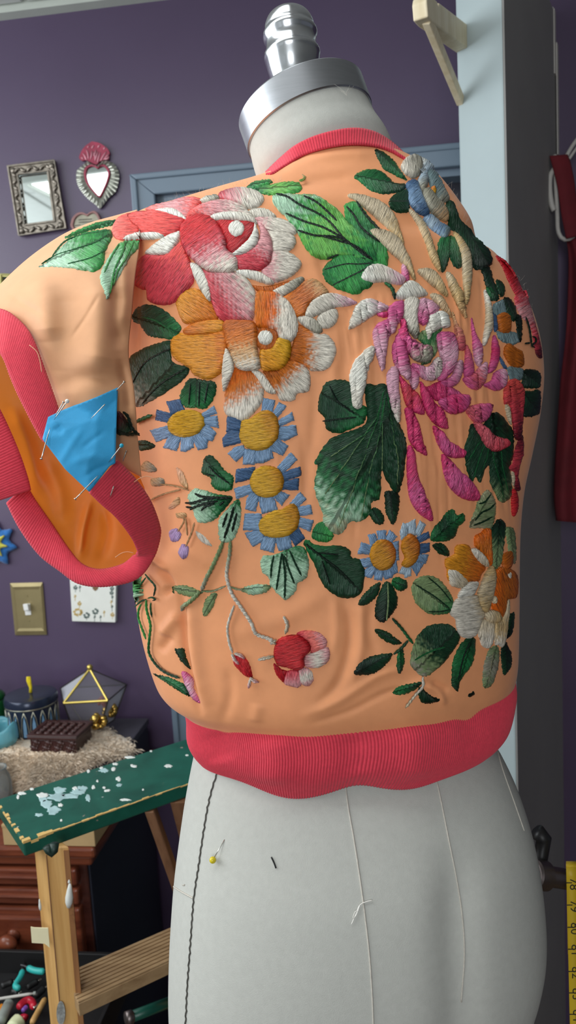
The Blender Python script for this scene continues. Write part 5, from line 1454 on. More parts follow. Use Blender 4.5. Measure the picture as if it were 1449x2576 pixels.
dep = (w_ * pdv).sum(1) / w_.sum(1) - .005 * np.clip(seg_dist(V, pb) / 50, 0, 1)
dep += line_disp(V, [([(210, 1075), (180, 1120), (150, 1170)], 9, -.0008), ([(262, 1085), (205, 1130)], 7, .0007), ([(135, 1075), (160, 1090)], 8, .0012), ([(128, 1062), (150, 1072)], 6, -.0012), ([(180, 1165), (230, 1150), (280, 1160)], 10, -.0008), ([(250, 1010), (230, 1060)], 8, .001), ([(215, 1200), (240, 1180), (275, 1168)], 7, .0009)])
for i_, (x, y) in enumerate(V):                  # lies on the sleeve where it overlaps it
    hit = BV_S.ray_cast(Vector(CAM), Vector(ray(x, y)))
    if hit[0] is not None:
        dep[i_] = min(dep[i_], float((np.array(hit[0]) - CAM) @ F) - .0022)
m = MB()
m.add([P(x, y, d) for (x, y), d in zip(V, dep)], [tuple(f_) for f_ in res[2]])
patch = m.build('fabric_patch', M['blue_cloth'], None, smooth=True, solid=.0008)
tag(patch, 'bright blue cotton patch pinned into the open sleeve cuff', 'fabric patch')
BV_P = BVHTree.FromPolygons([tuple(P(x, y, d)) for (x, y), d in zip(V, dep)], [tuple(f_) for f_ in res[2]])

def pin(label, p0, p1, head, d0, d1, group=None, sag=0.0, r=.00042, hr=.0016):
    """p0: head end, p1: point end"""
    a, b = P(p0[0], p0[1], d0), P(p1[0], p1[1], d1)
    t = thing('straight_pin', label, 'pin', a, group)
    pts_ = [a + (b - a) * k for k in np.linspace(0, 1, 5)]
    MB().tube(pts_, [r, r, r, r, r * .35], 8).build('shaft', M['steel'], t, smooth=True)
    if head == 'flat':
        ax_ = (b - a) / np.linalg.norm(b - a)
        MB().lathe(a - ax_ * .0003, ax_, [(0, .0007), (.0002, .0011), (.0006, .0011), (.0008, .0006)], 12).build('head', M['steel'], t, smooth=True)
    elif head:
        MB().ball(a, hr, 16, 12).build('head', M[head], t, smooth=True)
    return t
pin('steel pin through the top corner of the blue patch', (313, 960), (284, 993), 'flat', .578, .583)
pin('bare steel pin lying across the upper blue patch', (264, 1017), (228, 1054), None, .568, .567)
pin('steel pin with a round white head at the left corner of the blue patch', (169, 1009), (136, 1056), 'white_bead', .560, .567)
pin('thin flat-headed steel pin just left of the white-headed pin', (160, 1011), (139, 1046), 'flat', .566, .567)
pin('flat-headed steel pin sticking out below the left edge of the blue patch', (104, 1155), (126, 1076), 'flat', .556, .563)
pin('steel pin with a round blue head at the right edge of the blue patch', (306, 1121), (273, 1163), 'blue_bead', .556, .564)
pin('thin steel pin in the peach cloth right of the blue-headed pin', (318, 1133), (306, 1170), None, .588, .590)
pin('thin steel pin stuck in the coral cuff below the blue patch', (286, 1223), (277, 1251), None, .566, .568)
pin('long flat-headed pin through the lowest corner of the blue patch', (189, 1256), (247, 1196), 'flat', .551, .556)
a_, _ = surf(BV_F, 565, 2112)
hp, hn = surf(BV_F, 544, 2162, .0045)
t = thing('straight_pin', 'pin with a round yellow head stuck in the ivory hip of the dress form', 'pin', hp)
MB().tube([hp, a_], .0004, 8).build('shaft', M['steel'], t, smooth=True)
MB().ball(hp, .0029, 18, 14).build('head', M['yellow_bead'], t, smooth=True)
q = crom([(683, 2156), (689, 2168), (695, 2184)], 8)
nd = MB().tube([surf(BV_F, x, y, .0008)[0] for x, y in q], .0006, 8).build('needle', M['needle'], None, smooth=True)
tag(nd, 'short curved dark needle stuck in the ivory hip of the dress form', 'needle')
q1 = crom([(936, 2264), (920, 2268), (905, 2276), (896, 2296), (884, 2324)], 24)
q2 = crom([(905, 2276), (896, 2300), (888, 2308), (893, 2292), (902, 2290)], 20)
m = MB().tube([surf(BV_F, x, y, .0012)[0] for x, y in q1], .0004, 6)
m.tube([surf(BV_F, x, y, .0016)[0] for x, y in q2], .0003, 6)
tag(m.build('loose_thread', M['white_bead'], None, smooth=True), 'frayed white thread end hanging over the back seam of the dress form', 'thread')
# loose thread ends belonging to the jacket
for pt in ([(74, 868), (92, 884), (100, 906), (105, 936)], [(337, 1213), (352, 1203), (370, 1198), (389, 1204)], [(290, 1402), (305, 1392), (320, 1388), (336, 1391)]):
    q = crom(pt, 20)
    dd = .572 if pt[0][0] < 100 else (.585 if pt[0][0] > 330 else .615)
    MB().tube([P(x, y, dd) for x, y in q], .0003, 6).build('thread_end', M['peach_thread'], JK, smooth=True)
# fine fuzz standing off the embroidery along the shoulders
m = MB()
def fuzz(pts_, n, L):
    q = crom(pts_, n)
    for x, y in q:
        x += random.uniform(-6, 6); y += random.uniform(0, 10)
        w, nn_ = surf(BV_J, x, y, .001)
        d_ = Z * random.uniform(.3, 1) + R * random.uniform(-.9, .9) - F * random.uniform(0, .4)
        d_ /= np.linalg.norm(d_)
        e_ = np.cross(d_, F) * random.uniform(-.5, .5)
        l = L * random.uniform(.4, 1.2)
        m.tube([w, w + d_ * l * .5 + e_ * l * .2, w + d_ * l + e_ * l * .8], [.00006, .00006, .00004], 3, cap=False)
fuzz([(420, 505), (500, 485), (600, 465), (700, 455)], 60, .0055)
fuzz([(160, 598), (230, 570), (300, 548)], 24, .0055)
fuzz([(1075, 390), (1110, 430), (1140, 500), (1170, 560)], 34, .0055)
fuzz([(1290, 680), (1315, 730), (1335, 780)], 16, .0055)
fuzz([(600, 575), (640, 560), (560, 655)], 12, .0055)
fz = m.build('thread_fuzz', M['hair'], JK, smooth=True)
fz['kind'] = 'stuff'
m = MB()
for k in range(7):
    w = P(872, 240, .66)
    d_ = U * random.uniform(.4, 1) + R * random.uniform(-.9, .6)
    m.tube([w, w + d_ * .006, w + d_ * .010 + R * random.uniform(-.004, .004)], .00009, 3, cap=False)
m.build('lint', M['hair'], FORM, smooth=True)

# ================================================================== THINGS ON THE BACK WALL
def wl(pp, off):
    return [wp(x, y, off) for x, y in pp]
def smooth_px(pp, n):
    return [tuple(v) for v in crom(pp, n, True)]
def lerp2(a, b, t):
    return tuple(np.asarray(a) + (np.asarray(b) - np.asarray(a)) * t)
# pewter-framed mirror
ou = [(21.5, 419), (140, 404), (169.5, 576), (50, 595)]
inn = [(46.5, 441), (121.5, 432), (137.5, 556), (62.5, 566)]
t = thing('wall_mirror', 'small rectangular mirror in an ornate pewter frame on the purple wall', 'mirror', wp(95, 500, .0))
m = MB().ringprism(wl(ou, .001), wl(inn, .001), WN * .010)
mo = [lerp2(o, i, .12) for o, i in zip(ou, inn)]
mi_ = [lerp2(o, i, .88) for o, i in zip(ou, inn)]
m.ringprism(wl(ou, .010), wl(mo, .010), WN * .006).ringprism(wl(mi_, .010), wl(inn, .010), WN * .005)
m.build('frame', M['pewter'], t, bevel=.001)
m = MB()
for k in range(4):                               # scrolled leaves of the frame
    a, b = lerp2(ou[k], inn[k], .5), lerp2(ou[(k + 1) % 4], inn[(k + 1) % 4], .5)
    nsc = 6 if k % 2 == 0 else 9
    for i in range(nsc):
        c = lerp2(a, b, (i + .5) / nsc)
        dx, dy = np.array(b) - np.array(a)
        L = math.hypot(dx, dy)
        ex, ey = dx / L, dy / L
        sgn = 1 if i % 2 else -1
        q = [(c[0] - ex * 7 + ey * 6 * sgn, c[1] - ey * 7 - ex * 6 * sgn), (c[0] - ex * 2, c[1] - ey * 2), (c[0] + ex * 4 - ey * 4 * sgn, c[1] + ey * 4 + ex * 4 * sgn), (c[0] + ex * 8, c[1] + ey * 8)]
        m.tube([wp(x, y, .013) for x, y in crom(q, 8)], [.001, .003, .004, .004, .0036, .003, .002, .001], 6)
    m.ball(wp(*lerp2(ou[k], inn[k], .5), .012), .007, 10, 8)
m.build('scrollwork', M['pewter'], t, smooth=True)
MB().prism(wl(inn, .004), -WN * .003).build('mirror_glass', M['mirror'], t)
# heart mirror with a red tin flame
HC = lambda s: [(170 + float(a.split(',')[0]) / 9.2, 340 + float(a.split(',')[1]) / 9.2) for a in s.split()]
rim = HC('200,900 225,800 300,735 400,645 480,600 560,660 690,690 820,590 950,600 1085,672 1160,785 1197,900 1195,1030 1120,1300 960,1450 830,1620 742,1702 650,1620 450,1460 290,1265 210,1090')
fl = HC('290,540 340,400 390,320 450,255 520,210 580,168 660,180 720,190 800,225 880,280 950,340 992,430 975,500 968,580 880,590 760,625 690,700 560,650 450,590 360,612')
hi = HC('447,870 480,785 560,742 640,748 700,790 770,748 850,742 930,825 952,930 925,1050 880,1175 780,1385 740,1412 640,1322 500,1135 450,985')
cx, cy = 246, 460
hr_ = [(cx + (x - cx) * 1.18 - .3, cy + (y - cy) * 1.12) for x, y in hi]
t = thing('heart_mirror', 'heart-shaped mirror in fluted tin with a red flame on top', 'mirror', wp(246, 450, 0))
m = MB()
ro, ri = crom(rim, 132, True), crom(hr_, 132, True)
kk0 = np.argmin(np.linalg.norm(ri - ro[0], axis=1))
ri = np.roll(ri, -kk0, 0)
if np.linalg.norm(ri[33] - ro[33]) > np.linalg.norm(ri[-33] - ro[33]):
    ri = np.roll(ri[::-1], 1, 0)
vs, fs = [], []
LV = [(0, .002), (0.02, .008), (.5, .013), (.95, .010), (1, .004)]
for i in range(132):
    for tt_, of in LV:
        x, y = ro[i] * (1 - tt_) + ri[i] * tt_
        g_ = .0035 * (1 if i % 4 < 2 else -1) * (1 - abs(2 * tt_ - 1) * .6) if .01 < tt_ < .99 else 0
        vs.append(wp(x, y, of + g_))
nl = len(LV)
for i in range(132):
    j = (i + 1) % 132
    for k in range(nl - 1):
        fs.append((i * nl + k, j * nl + k, j * nl + k + 1, i * nl + k + 1))
m.add(vs, fs).build('fluted_rim', M['tin'], t, smooth='auto')
m = MB().ringprism(wl(smooth_px(hr_, 72), .006), wl(smooth_px(hi, 72), .006), WN * .006)
m.build('inner_band', M['tin_red'], t)
MB().prism(wl(smooth_px(hi, 72), .008), -WN * .004).build('mirror_glass', M['mirror'], t)
m = MB().prism(wl(smooth_px(fl, 90), .002), WN * .006)
m.build('flame', M['tin_red'], t)
m = MB()
for s in ('440,590 400,480 350,420', '480,560 470,420 430,330', '530,560 560,450 560,360', '640,610 640,500 590,380', '690,640 720,520 760,400', '650,560 680,460 700,380', '760,600 830,480 900,380', '840,570 900,500 960,440',
          '560,310 590,260 620,240', '700,290 730,250 760,240', '830,330 860,300 880,290', '460,290 480,270 500,250', '600,480 640,420 660,330', '860,560 930,540 965,500', '370,560 340,530 310,520'):
    m.tube([wp(x, y, .008) for x, y in crom(HC(s), 8)], [.001, .0016, .002, .0022, .0022, .002, .0015, .0006], 6)
m.build('flame_ridges', M['tin_pink'], t, smooth=True)
# small heart plaque below
pq = HC('100,2130 110,2020 140,1930 230,1835 330,1800 420,1820 480,1850 550,1795 650,1770 730,1830 790,1960 830,2060 810,2180 680,2330 520,2480 380,2400 220,2280')
pi_ = [(215 + (x - 215) * .84 + 2, 563 + (y - 563) * .84 + 1) for x, y in pq]
t = thing('heart_plaque', 'small cream heart plaque with a rose rim below the heart mirror', 'plaque', wp(218, 560, 0))
MB().prism(wl(smooth_px(pi_, 60), .003), WN * .005).build('face', M['plaque'], t, bevel=.0015)
MB().ringprism(wl(smooth_px(pq, 60), .002), wl(smooth_px(pi_, 60), .002), WN * .009).build('rim', M['plaque_rim'], t, bevel=.002)
m = MB()
for s in ('165,2095 230,2085 290,2075', '250,1960 400,1950 560,1940', '260,2020 420,2010 600,2000'):
    m.tube([wp(x, y, .009) for x, y in crom(HC(s), 6)], .0007, 5)
m.build('raised_lines', M['black_plastic'], t)
# rope-edged gold picture
t = thing('picture', 'small picture in a pale gold rope-edged frame, mostly behind the sleeve', 'picture', wp(30, 740, 0))
fo = [(2, 690), (108, 694), (116, 800), (7, 806)]
fi = [(10, 698), (100, 702), (107, 792), (15, 797)]
MB().ringprism(wl(fo, .001), wl(fi, .001), WN * .010).build('frame', M['gold_paint'], t, bevel=.001)
m = MB()
for k in range(4):
    n_ = 26
    for i in range(n_):
        a, b = lerp2(fo[k], fo[(k + 1) % 4], i / n_), lerp2(fo[k], fo[(k + 1) % 4], (i + 1) / n_)
        m.tube([wp(*a, .009), wp(*b, .013)], [.0022, .0022], 6)
m.build('rope_edge', M['gold_paint'], t, smooth=True)
mm, nt, b_ = nmat('painted_picture')
vv = N(nt, 'ShaderNodeTexVoronoi', Scale=18.0)
nt.links.new(coords(nt, 'Object'), vv.inputs['Vector'])
nt.links.new(ramp(nt, vv.outputs['Color'], [(0.15, S(46, 52, 62)), (0.4, S(92, 108, 118)), (0.55, S(176, 150, 60)), (0.75, S(190, 150, 84)), (0.9, S(150, 90, 60))]), b_.inputs['Base Color'])
MB().prism(wl(fi, .003), -WN * .002).build('painting', mm, t)
# crocheted star
t = thing('crocheted_star', 'blue crocheted star with a yellow centre at the left edge of the wall', 'decoration', wp(-18, 1370, 0))
def star(cx, cy, r0, r1, n, ph):
    o = []
    for i in range(2 * n):
        r = r0 if i % 2 == 0 else r1
        o.append((cx + r * math.cos(ph + math.pi * i / n), cy + r * math.sin(ph + math.pi * i / n)))
    return o
for nm, r0, r1, mt, o0, o1 in (('star', 62, 44, 'yarn_blue', .002, .012), ('centre', 38, 22, 'yarn_yellow', .012, .020)):
    st_ = crom(star(-18, 1370, r0, r1, 8, .12), 96, True)
    ctr = np.array([-18, 1370])
    vs, fs = [], []
    for tt_, of in ((1, o0), (.98, (o0 + o1) / 2), (.86, o1), (.45, o1 + .002), (.05, o1)):
        for i in range(96):
            x, y = ctr + (st_[i] - ctr) * tt_ * (1 + .015 * math.sin(i * 2.3))
            vs.append(wp(x, y, of + .0008 * math.sin(i * 3.1 + tt_ * 40)))
    for k in range(4):
        for i in range(96):
            j = (i + 1) % 96
            fs.append((k * 96 + i, k * 96 + j, (k + 1) * 96 + j, (k + 1) * 96 + i))
    fs.append(tuple(range(4 * 96, 5 * 96)))
    MB().add(vs, fs).build(nm, M[mt], t, smooth=True)
# light switch
t = thing('light_switch', 'brass wall plate with a white toggle switch', 'light switch', wp(71, 1532, 0))
so = [(25, 1467), (107, 1465), (118, 1597), (38, 1598)]
s1 = [lerp2(so[k], so[(k + 2) % 4], .075) for k in range(4)]
s2 = [lerp2(so[k], so[(k + 2) % 4], .13) for k in range(4)]
m = MB()
vs = wl(so, 0) + wl(so, .003) + wl(s1, .006) + wl(s2, .0045)
fs = [(a * 4 + k, a * 4 + (k + 1) % 4, a * 4 + 4 + (k + 1) % 4, a * 4 + 4 + k) for a in range(3) for k in range(4)] + [(12, 13, 14, 15)]
m.add(vs, fs).build('wall_plate', M['brass_plate'], t)
m = MB().prism(wl([(61, 1519), (76, 1518), (79, 1546), (65, 1547)], .0045), WN * .002)
m.build('toggle_base', M['white_plastic'], t)
a = wl([(63, 1521), (75, 1520), (78, 1536), (66, 1537)], .0065)
MB().prism(a, WN * .012 + Z * .004).build('toggle', M['white_plastic'], t, bevel=.001)
for x, y in ((68, 1499), (73, 1562)):
    MB().lathe(wp(x, y, .0044), WN, [(0, .002), (.001, .0018)], 12).build('screw', M['brass_plate'], t, smooth='auto')
# floral print canvas
t = thing('canvas_print', 'white canvas print with a border of small flowers, below the sleeve cuff', 'picture', wp(240, 1500, 0))
co = [(178, 1398), (298, 1396), (295, 1562), (187, 1559)]
MB().prism(wl(co, .002), WN * .014).build('canvas', M['canvas'], t, bevel=.001)
ml, mg, mbn = MB(), MB(), MB()
def spr(mm_, x, y, w, h):
    q = [(x + w * math.cos(a), y + h * math.sin(a)) for a in np.linspace(0, 2 * math.pi, 8, endpoint=False)]
    mm_.prism(wl(q, .0158), WN * .0006)
for x, y, mm_, k in ((190, 1478, ml, 1), (201, 1477, ml, 0), (189, 1500, mg, 0), (200, 1518, mg, 1), (196, 1540, mg, 3), (218, 1548, ml, 2), (240, 1538, ml, 2), (238, 1552, ml, 0), (262, 1540, mg, 0), (283, 1546, mg, 1), (282, 1480, ml, 1),
                     (281, 1491, ml, 1), (283, 1502, ml, 0), (280, 1514, mg, 0), (282, 1526, ml, 0), (193, 1450, ml, 2), (284, 1455, ml, 2), (192, 1425, mg, 1), (285, 1425, ml, 1), (215, 1412, ml, 2), (262, 1412, mg, 2), (253, 1552, ml, 0)):
    for i in range(3 + k * 2):
        a = i * 2.4
        spr(mm_, x + (3 + 2 * k) * math.cos(a) * (.4 + .2 * k), y + (3 + 2 * k) * math.sin(a) * .8, 2.2 + k * .5, 1.5 + k * .5)
    mm_.prism(wl([(x - .6, y + 2), (x + .6, y + 2), (x + .6, y + 12), (x - .6, y + 12)], .0158), WN * .0005)
for x, y, w, h in ((240, 1470, 9, 17), (231, 1460, 4, 7), (249, 1460, 4, 7), (240, 1448, 7, 8)):
    spr(mbn, x, y, w, h)
ml.build('printed_leaves', M['print_leaf'], t)
mg.build('printed_flowers', M['print_gold'], t)
mbn.build('printed_motif', M['print_brown'], t)

# ================================================================== DRESSER AND WHAT STANDS ON IT
ZD = float(wp(30, 1895, .04)[2])                 # height of the dresser top
fr = on_z(236, 2132, ZD)                          # a point on its front top edge
OFF = float(np.dot(fr - W0, WN))                 # depth of the dresser
XR = float(np.dot(on_z(238, 2132, ZD) - W0, WR))
XL = XR - 1.05
T_ = lambda x, off, z: at_z(W0 + WR * x + WN * off, z)
DR_ = thing('dresser', 'mahogany chest of drawers with turned knobs, behind the stepladder', 'dresser', T_((XL + XR) / 2, OFF / 2, 0))
zf = lambda y: float(on_plane(30, y, W0 + WN * OFF, WN)[2])
m = MB().hexa(T_(XL + .03, .02, .05), WR * (XR - XL - .06), WN * (OFF - .045), Z * (zf(2180) - .05))
m.build('carcass', M['mahogany_dark'], DR_, bevel=.003)
MB().hexa(T_(XR - .03, .02, .05), WR * .004, WN * (OFF - .05), Z * (ZD - .072)).build('shaded_side', M['navy_and_shade'], DR_, bevel=.001)  # mahogany side coloured navy, its deep shadow put into the colour
m = MB().hexa(T_(XL, .015, ZD - .022), WR * (XR - XL), WN * (OFF - .012), Z * .022)
m.build('top', M['mahogany'], DR_, bevel=.006)
m = MB().hexa(T_(XL + .012, .02, zf(2182)), WR * (XR - XL - .024), WN * (OFF - .028), Z * (ZD - .022 - zf(2182)))
m.build('moulding', M['mahogany'], DR_, bevel=.005)
def drawer(y0, y1, knob):
    z1, z0 = zf(y0), zf(y1)
    d = MB().hexa(T_(XL + .045, OFF - .03, z0), WR * (XR - XL - .09), WN * .024, Z * (z1 - z0))
    d.hexa(T_(XL + .065, OFF - .01, z0 + .015), WR * (XR - XL - .13), WN * .012, Z * max(.01, z1 - z0 - .03))
    o = d.build('drawer', M['mahogany'], DR_, bevel=.005)
    if knob:
        for xx in (wx(on_plane(36, (y0 + y1) / 2, W0 + WN * OFF, WN)), XL + .2):
            MB().lathe(T_(xx, OFF, (z0 + z1) / 2), WN, [(0, .014), (.006, .012), (.010, .008), (.016, .009), (.022, .017), (.030, .0195), (.037, .016), (.041, .008)], 28).build('knob', M['mahogany'], o, smooth=True)
drawer(2190, 2232, False)
drawer(2240, 2280, False)
drawer(2288, 2412, True)
# shelf below with an open tool tray
zt0 = zf(2560) - .12
# charcoal chest on the dresser; the pelt is spread over it and hangs down its front
ZB = float(wp(374, 1806, .03)[2])
XB = wx(on_z(374, 1806, ZB))
OC0, OC1 = .03, float(np.dot(on_z(130, 1902, ZB) - W0, WN))
t = thing('chest', 'low charcoal chest on the dresser top, mostly under the pelt', 'chest', T_((XL + XB) / 2, (OC0 + OC1) / 2, ZD))
MB().hexa(T_(XL + .02, OC0 + .003, ZD + .001), WR * (XB - XL - .023), WN * (OC1 - OC0 - .006), Z * (ZB - ZD - .016)).build('body', M['navy_and_shade'], t, bevel=.002)
MB().hexa(T_(XL + .018, OC0, ZB - .015), WR * (XB - XL - .018), WN * (OC1 - OC0), Z * .015).build('lid', M['charcoal'], t, bevel=.002)
def drape(x, y):
    q = on_z(x, y, ZB)
    if np.dot(q - W0, WN) <= OC1 + .004:
        return q
    p0 = W0 + WN * (OC1 + .004)
    p0 = np.array([p0[0], p0[1], ZB])
    hgt = ZB - ZD
    n_ = WN * hgt + Z * .07                        # slope from the chest edge out to the dresser top
    q = on_plane(x, y, p0, n_ / np.linalg.norm(n_))
    if q[2] < ZD + .001:
        q = on_z(x, y, ZD + .001)
    return q
# fur pelt
fur_px = [(-60, 1950), (-40, 1880), (0, 1850), (60, 1835), (150, 1830), (215, 1822), (262, 1826), (300, 1850), (325, 1862), (338, 1880), (325, 1900), (295, 1902), (260, 1906), (225, 1925), (190, 1950), (150, 1975), (100, 1990), (60, 1990), (20, 1965), (-30, 1990)]
PT = thing('fur_pelt', 'tan sheepskin pelt spread over the chest and hanging to the dresser top', 'pelt', on_z(140, 1930, ZD))
fp = crom(fur_px, 90, True)
gx, gy = np.meshgrid(np.arange(-60, 345, 6.0), np.arange(1815, 1995, 5.0))
q = np.stack([gx.ravel(), gy.ravel()], 1)
q = q[inside(q, fp)]
q = q[seg_dist(q, fp) > 3]
res = delaunay_2d_cdt([Vector(v) for v in np.vstack([fp, q]).tolist()], [], [list(range(90))], 1, 1e-6)
V2 = np.array([list(v) for v in res[0]])
dz_ = seg_dist(V2, fp)
V3 = np.array([drape(x, y) for x, y in V2])
lift = .001 + .009 * np.clip(dz_ / 20, 0, 1) ** .5
V3 = V3 + Z * lift[:, None] + WN * (lift * .6)[:, None]
MB().add(list(V3), [tuple(f_) for f_ in res[2]]).build('hide', M['fur'], PT, smooth=True)
m = MB()
NS = 15000
vi = RNG.integers(0, len(V3), NS)
KEEP = [(on_z(86, 1832, ZB), .060), (on_z(135, 1870, ZB), .058), (on_z(5, 1872, ZB), .045), (on_z(230, 1826, ZB), .04)]
for k in range(NS):
    b0 = V3[vi[k]] + np.append(RNG.normal(0, .005, 2), -.003)
    if any(math.hypot(b0[0] - c_[0], b0[1] - c_[1]) < r_ for c_, r_ in KEEP):
        continue
    l = RNG.uniform(.010, .024)
    dv_ = R * RNG.normal(.15 * math.sin(b0[0] * 35), .45) + WN * RNG.uniform(.1, .7) + Z * RNG.uniform(-.35, .45)
    dv_ = dv_ / np.linalg.norm(dv_) * l
    sd2 = np.cross(dv_, F)
    sd2 = sd2 / (np.linalg.norm(sd2) + 1e-9) * .0007
    bend = Z * (-.25 * l)
    m.add([b0 + sd2, b0 - sd2, b0 + dv_ * .6, b0 + dv_ + bend], [(0, 1, 2), (0, 2, 3)])
fo_ = m.build('fur_strands', M['fur'], PT)
fo_['kind'] = 'stuff'
# round navy tin with a yellow cord loop
ZP = ZB + .010
def stand_at(x, y, z):
    return on_z(x, y, z)
tc_ = stand_at(86, 1836, ZP)
dd = float((tc_ - CAM) @ F)
rt = 65 * dd / FPX
t = thing('round_tin', 'round navy tin with silver bands and a yellow cord loop on its lid', 'tin', tc_)
hb = rt * 1.15
MB().lathe(tc_, Z, [(0, rt * .9), (.003, rt * .95), (hb, rt * .97), (hb, rt * .9)], 48).build('body', M['tin_navy'], t, smooth='auto')
MB().lathe(tc_ + Z * hb * .96, Z, [(0, rt * .975), (hb * .03, rt * .99), (hb * .05, rt * .975)], 48).build('band', M['tin_silver'], t, smooth=True)
MB().lathe(tc_ + Z * (hb - .001), Z, [(0, rt * .96), (.002, rt), (rt * .24, rt), (rt * .32, rt * .95), (rt * .35, rt * .8), (rt * .36, rt * .5), (rt * .36, .001)], 48).build('lid', M['tin_navy'], t, smooth='auto')
m = MB()
for k in range(11):                              # printed lancet arches round the body
    a = -2.6 + k * .35
    rr_ = rt * .975
    def cyl(w, h):
        return tc_ + np.array([math.cos(w) * rr_, math.sin(w) * rr_, h])
    for s in (-1, 1):
        m.tube([cyl(a + s * .13, .004), cyl(a + s * .14, hb * .35), cyl(a + s * .09, hb * .7), cyl(a, hb * .92)], .0009, 5)
m.build('printed_arches', M['tin_silver'], t, smooth=True)
m = MB()
for k in range(11):
    a = -2.6 + k * .35
    m.add([cyl(a - .07, hb * .1), cyl(a + .07, hb * .1), cyl(a + .06, hb * .5), cyl(a, hb * .8), cyl(a - .06, hb * .5)], [(0, 1, 2, 3, 4)])
for p in range(len(m.v)):
    m.v[p] = tuple(np.array(m.v[p]) + (np.array(m.v[p]) - tc_) * np.array([.006, .006, 0]))
m.build('printed_panels', M['tin_blue'], t)
lt = tc_ + Z * (hb + rt * .36)
k_ = .036
MB().tube([lt + Z * k_ * c + R * k_ * .3 * s for s, c in ((0, 0), (.18, .3), (-.1, .55), (-.3, .8), (-.25, 1.0), (.1, 1.02), (.15, .7), (.2, .35), (.1, 0))], .0033, 8).build('cord_loop', M['yellow_cord'], t, smooth=True)
# carved box
z_ = ZP
bf_, br_ = on_z(73, 1893, z_), on_z(195, 1897, z_)
ex = (br_ - bf_) * np.array([1, 1, 0])
Lx = np.linalg.norm(ex)
ex = ex / Lx
ey = np.array([-ex[1], ex[0], 0])
top_pt = on_plane(70, 1849, bf_, np.array([0, -1, 0]))
Hb = float(top_pt[2] - z_)
Dy = Lx * .72
t = thing('carved_box', 'small dark wooden box with a carved lid and front, on the pelt', 'box', bf_ + ex * Lx / 2 + ey * Dy / 2)
MB().hexa(bf_ + ex * .003 + ey * .003, ex * (Lx - .006), ey * (Dy - .006), Z * Hb * .74).build('body', M['carved'], t, bevel=.002)
m = MB().hexa(bf_ - ex * .001 - ey * .001 + Z * Hb * .74, ex * (Lx + .002), ey * (Dy + .002), Z * Hb * .18)
c4 = [bf_ - ex * .002 - ey * .002 + Z * Hb * .92, bf_ + ex * (Lx + .002) - ey * .002 + Z * Hb * .92, bf_ + ex * (Lx + .002) + ey * (Dy + .002) + Z * Hb * .92, bf_ - ex * .002 + ey * (Dy + .002) + Z * Hb * .92]
w = .012
c5 = [c4[0] + ex * w + ey * w, c4[1] - ex * w + ey * w, c4[2] - ex * w - ey * w, c4[3] + ex * w - ey * w]
m.ringprism(c4, c5, Z * Hb * .09)
lid = m.build('lid', M['carved'], t, bevel=.002)
m = MB()
for i in range(5):
    for j in range(4):
        c = c5[0] + (c5[1] - c5[0]) * (i + .5) / 5 + (c5[3] - c5[0]) * (j + .5) / 4
        m.ball(c + Z * .001, .0085, 10, 6, (1, 1, .55))
        m.ball(c + Z * .004 + ex * .003, .004, 8, 5, (1, 1, .6))
m.build('carving', M['carved'], lid, smooth=True)
m = MB()
for i in range(4):
    for j in range(2):
        c = bf_ + ex * Lx * (i + .5 + .25 * (j % 2) - .12) / 4 + ey * .003 + Z * Hb * (.2 + .32 * j)
        m.ball(c, .007, 10, 6, (1, .5, 1))
        for w in range(5):
            m.ball(c + ex * .007 * math.cos(w * 1.257) + Z * .007 * math.sin(w * 1.257), .0034, 8, 5, (1, .8, 1))
m.build('carving', M['carved'], t, smooth=True)
# glass terrarium: gold-edged pyramid lid over a tapering base
t = thing('glass_terrarium', 'faceted glass terrarium with a gold-framed pyramid top and ball finial', 'terrarium', on_z(235, 1835, ZP))
d0 = float((on_z(221, 1834, ZP) - CAM) @ F) - .03
fl_, frr = P(160, 1770, d0), P(271, 1762, d0)
bl_, brr = P(152, 1734, d0 + .10), P(319, 1727, d0 + .10)
bl_[2] = brr[2] = (fl_[2] + frr[2]) / 2
fl_[2] = frr[2] = bl_[2]
apex = P(226, 1683, d0 + .045)
b1, b2, b3, b4 = on_z(184, 1836, ZP + .002), on_z(252, 1834, ZP + .002), on_z(286, 1812, ZP + .002), on_z(206, 1815, ZP + .002)
m = MB()
for a, b in ((fl_, apex), (frr, apex), (fl_, frr)):
    m.tube([a, b], .0030, 8)
m.build('gold_frame', M['gold'], t, smooth='auto')
m = MB()
for a, b in ((bl_, apex), (brr, apex), (bl_, brr), (fl_, bl_), (frr, brr), (fl_, b1), (frr, b2), (brr, b3), (bl_, b4), (b1, b2), (b2, b3), (b3, b4), (b4, b1)):
    m.tube([a, b], .0016, 6)
m.build('dark_frame', M['lead'], t, smooth='auto')
MB().ball(apex + Z * .004, .0072, 16, 12).build('finial', M['gold'], t, smooth=True)
for qd in ((fl_, frr, apex), (frr, brr, apex), (brr, bl_, apex), (bl_, fl_, apex), (fl_, frr, b2, b1), (frr, brr, b3, b2), (brr, bl_, b4, b3), (bl_, fl_, b1, b4)):
    MB().add(qd, [tuple(range(len(qd)))]).build('pane', M['glass'], t, solid=.0012)
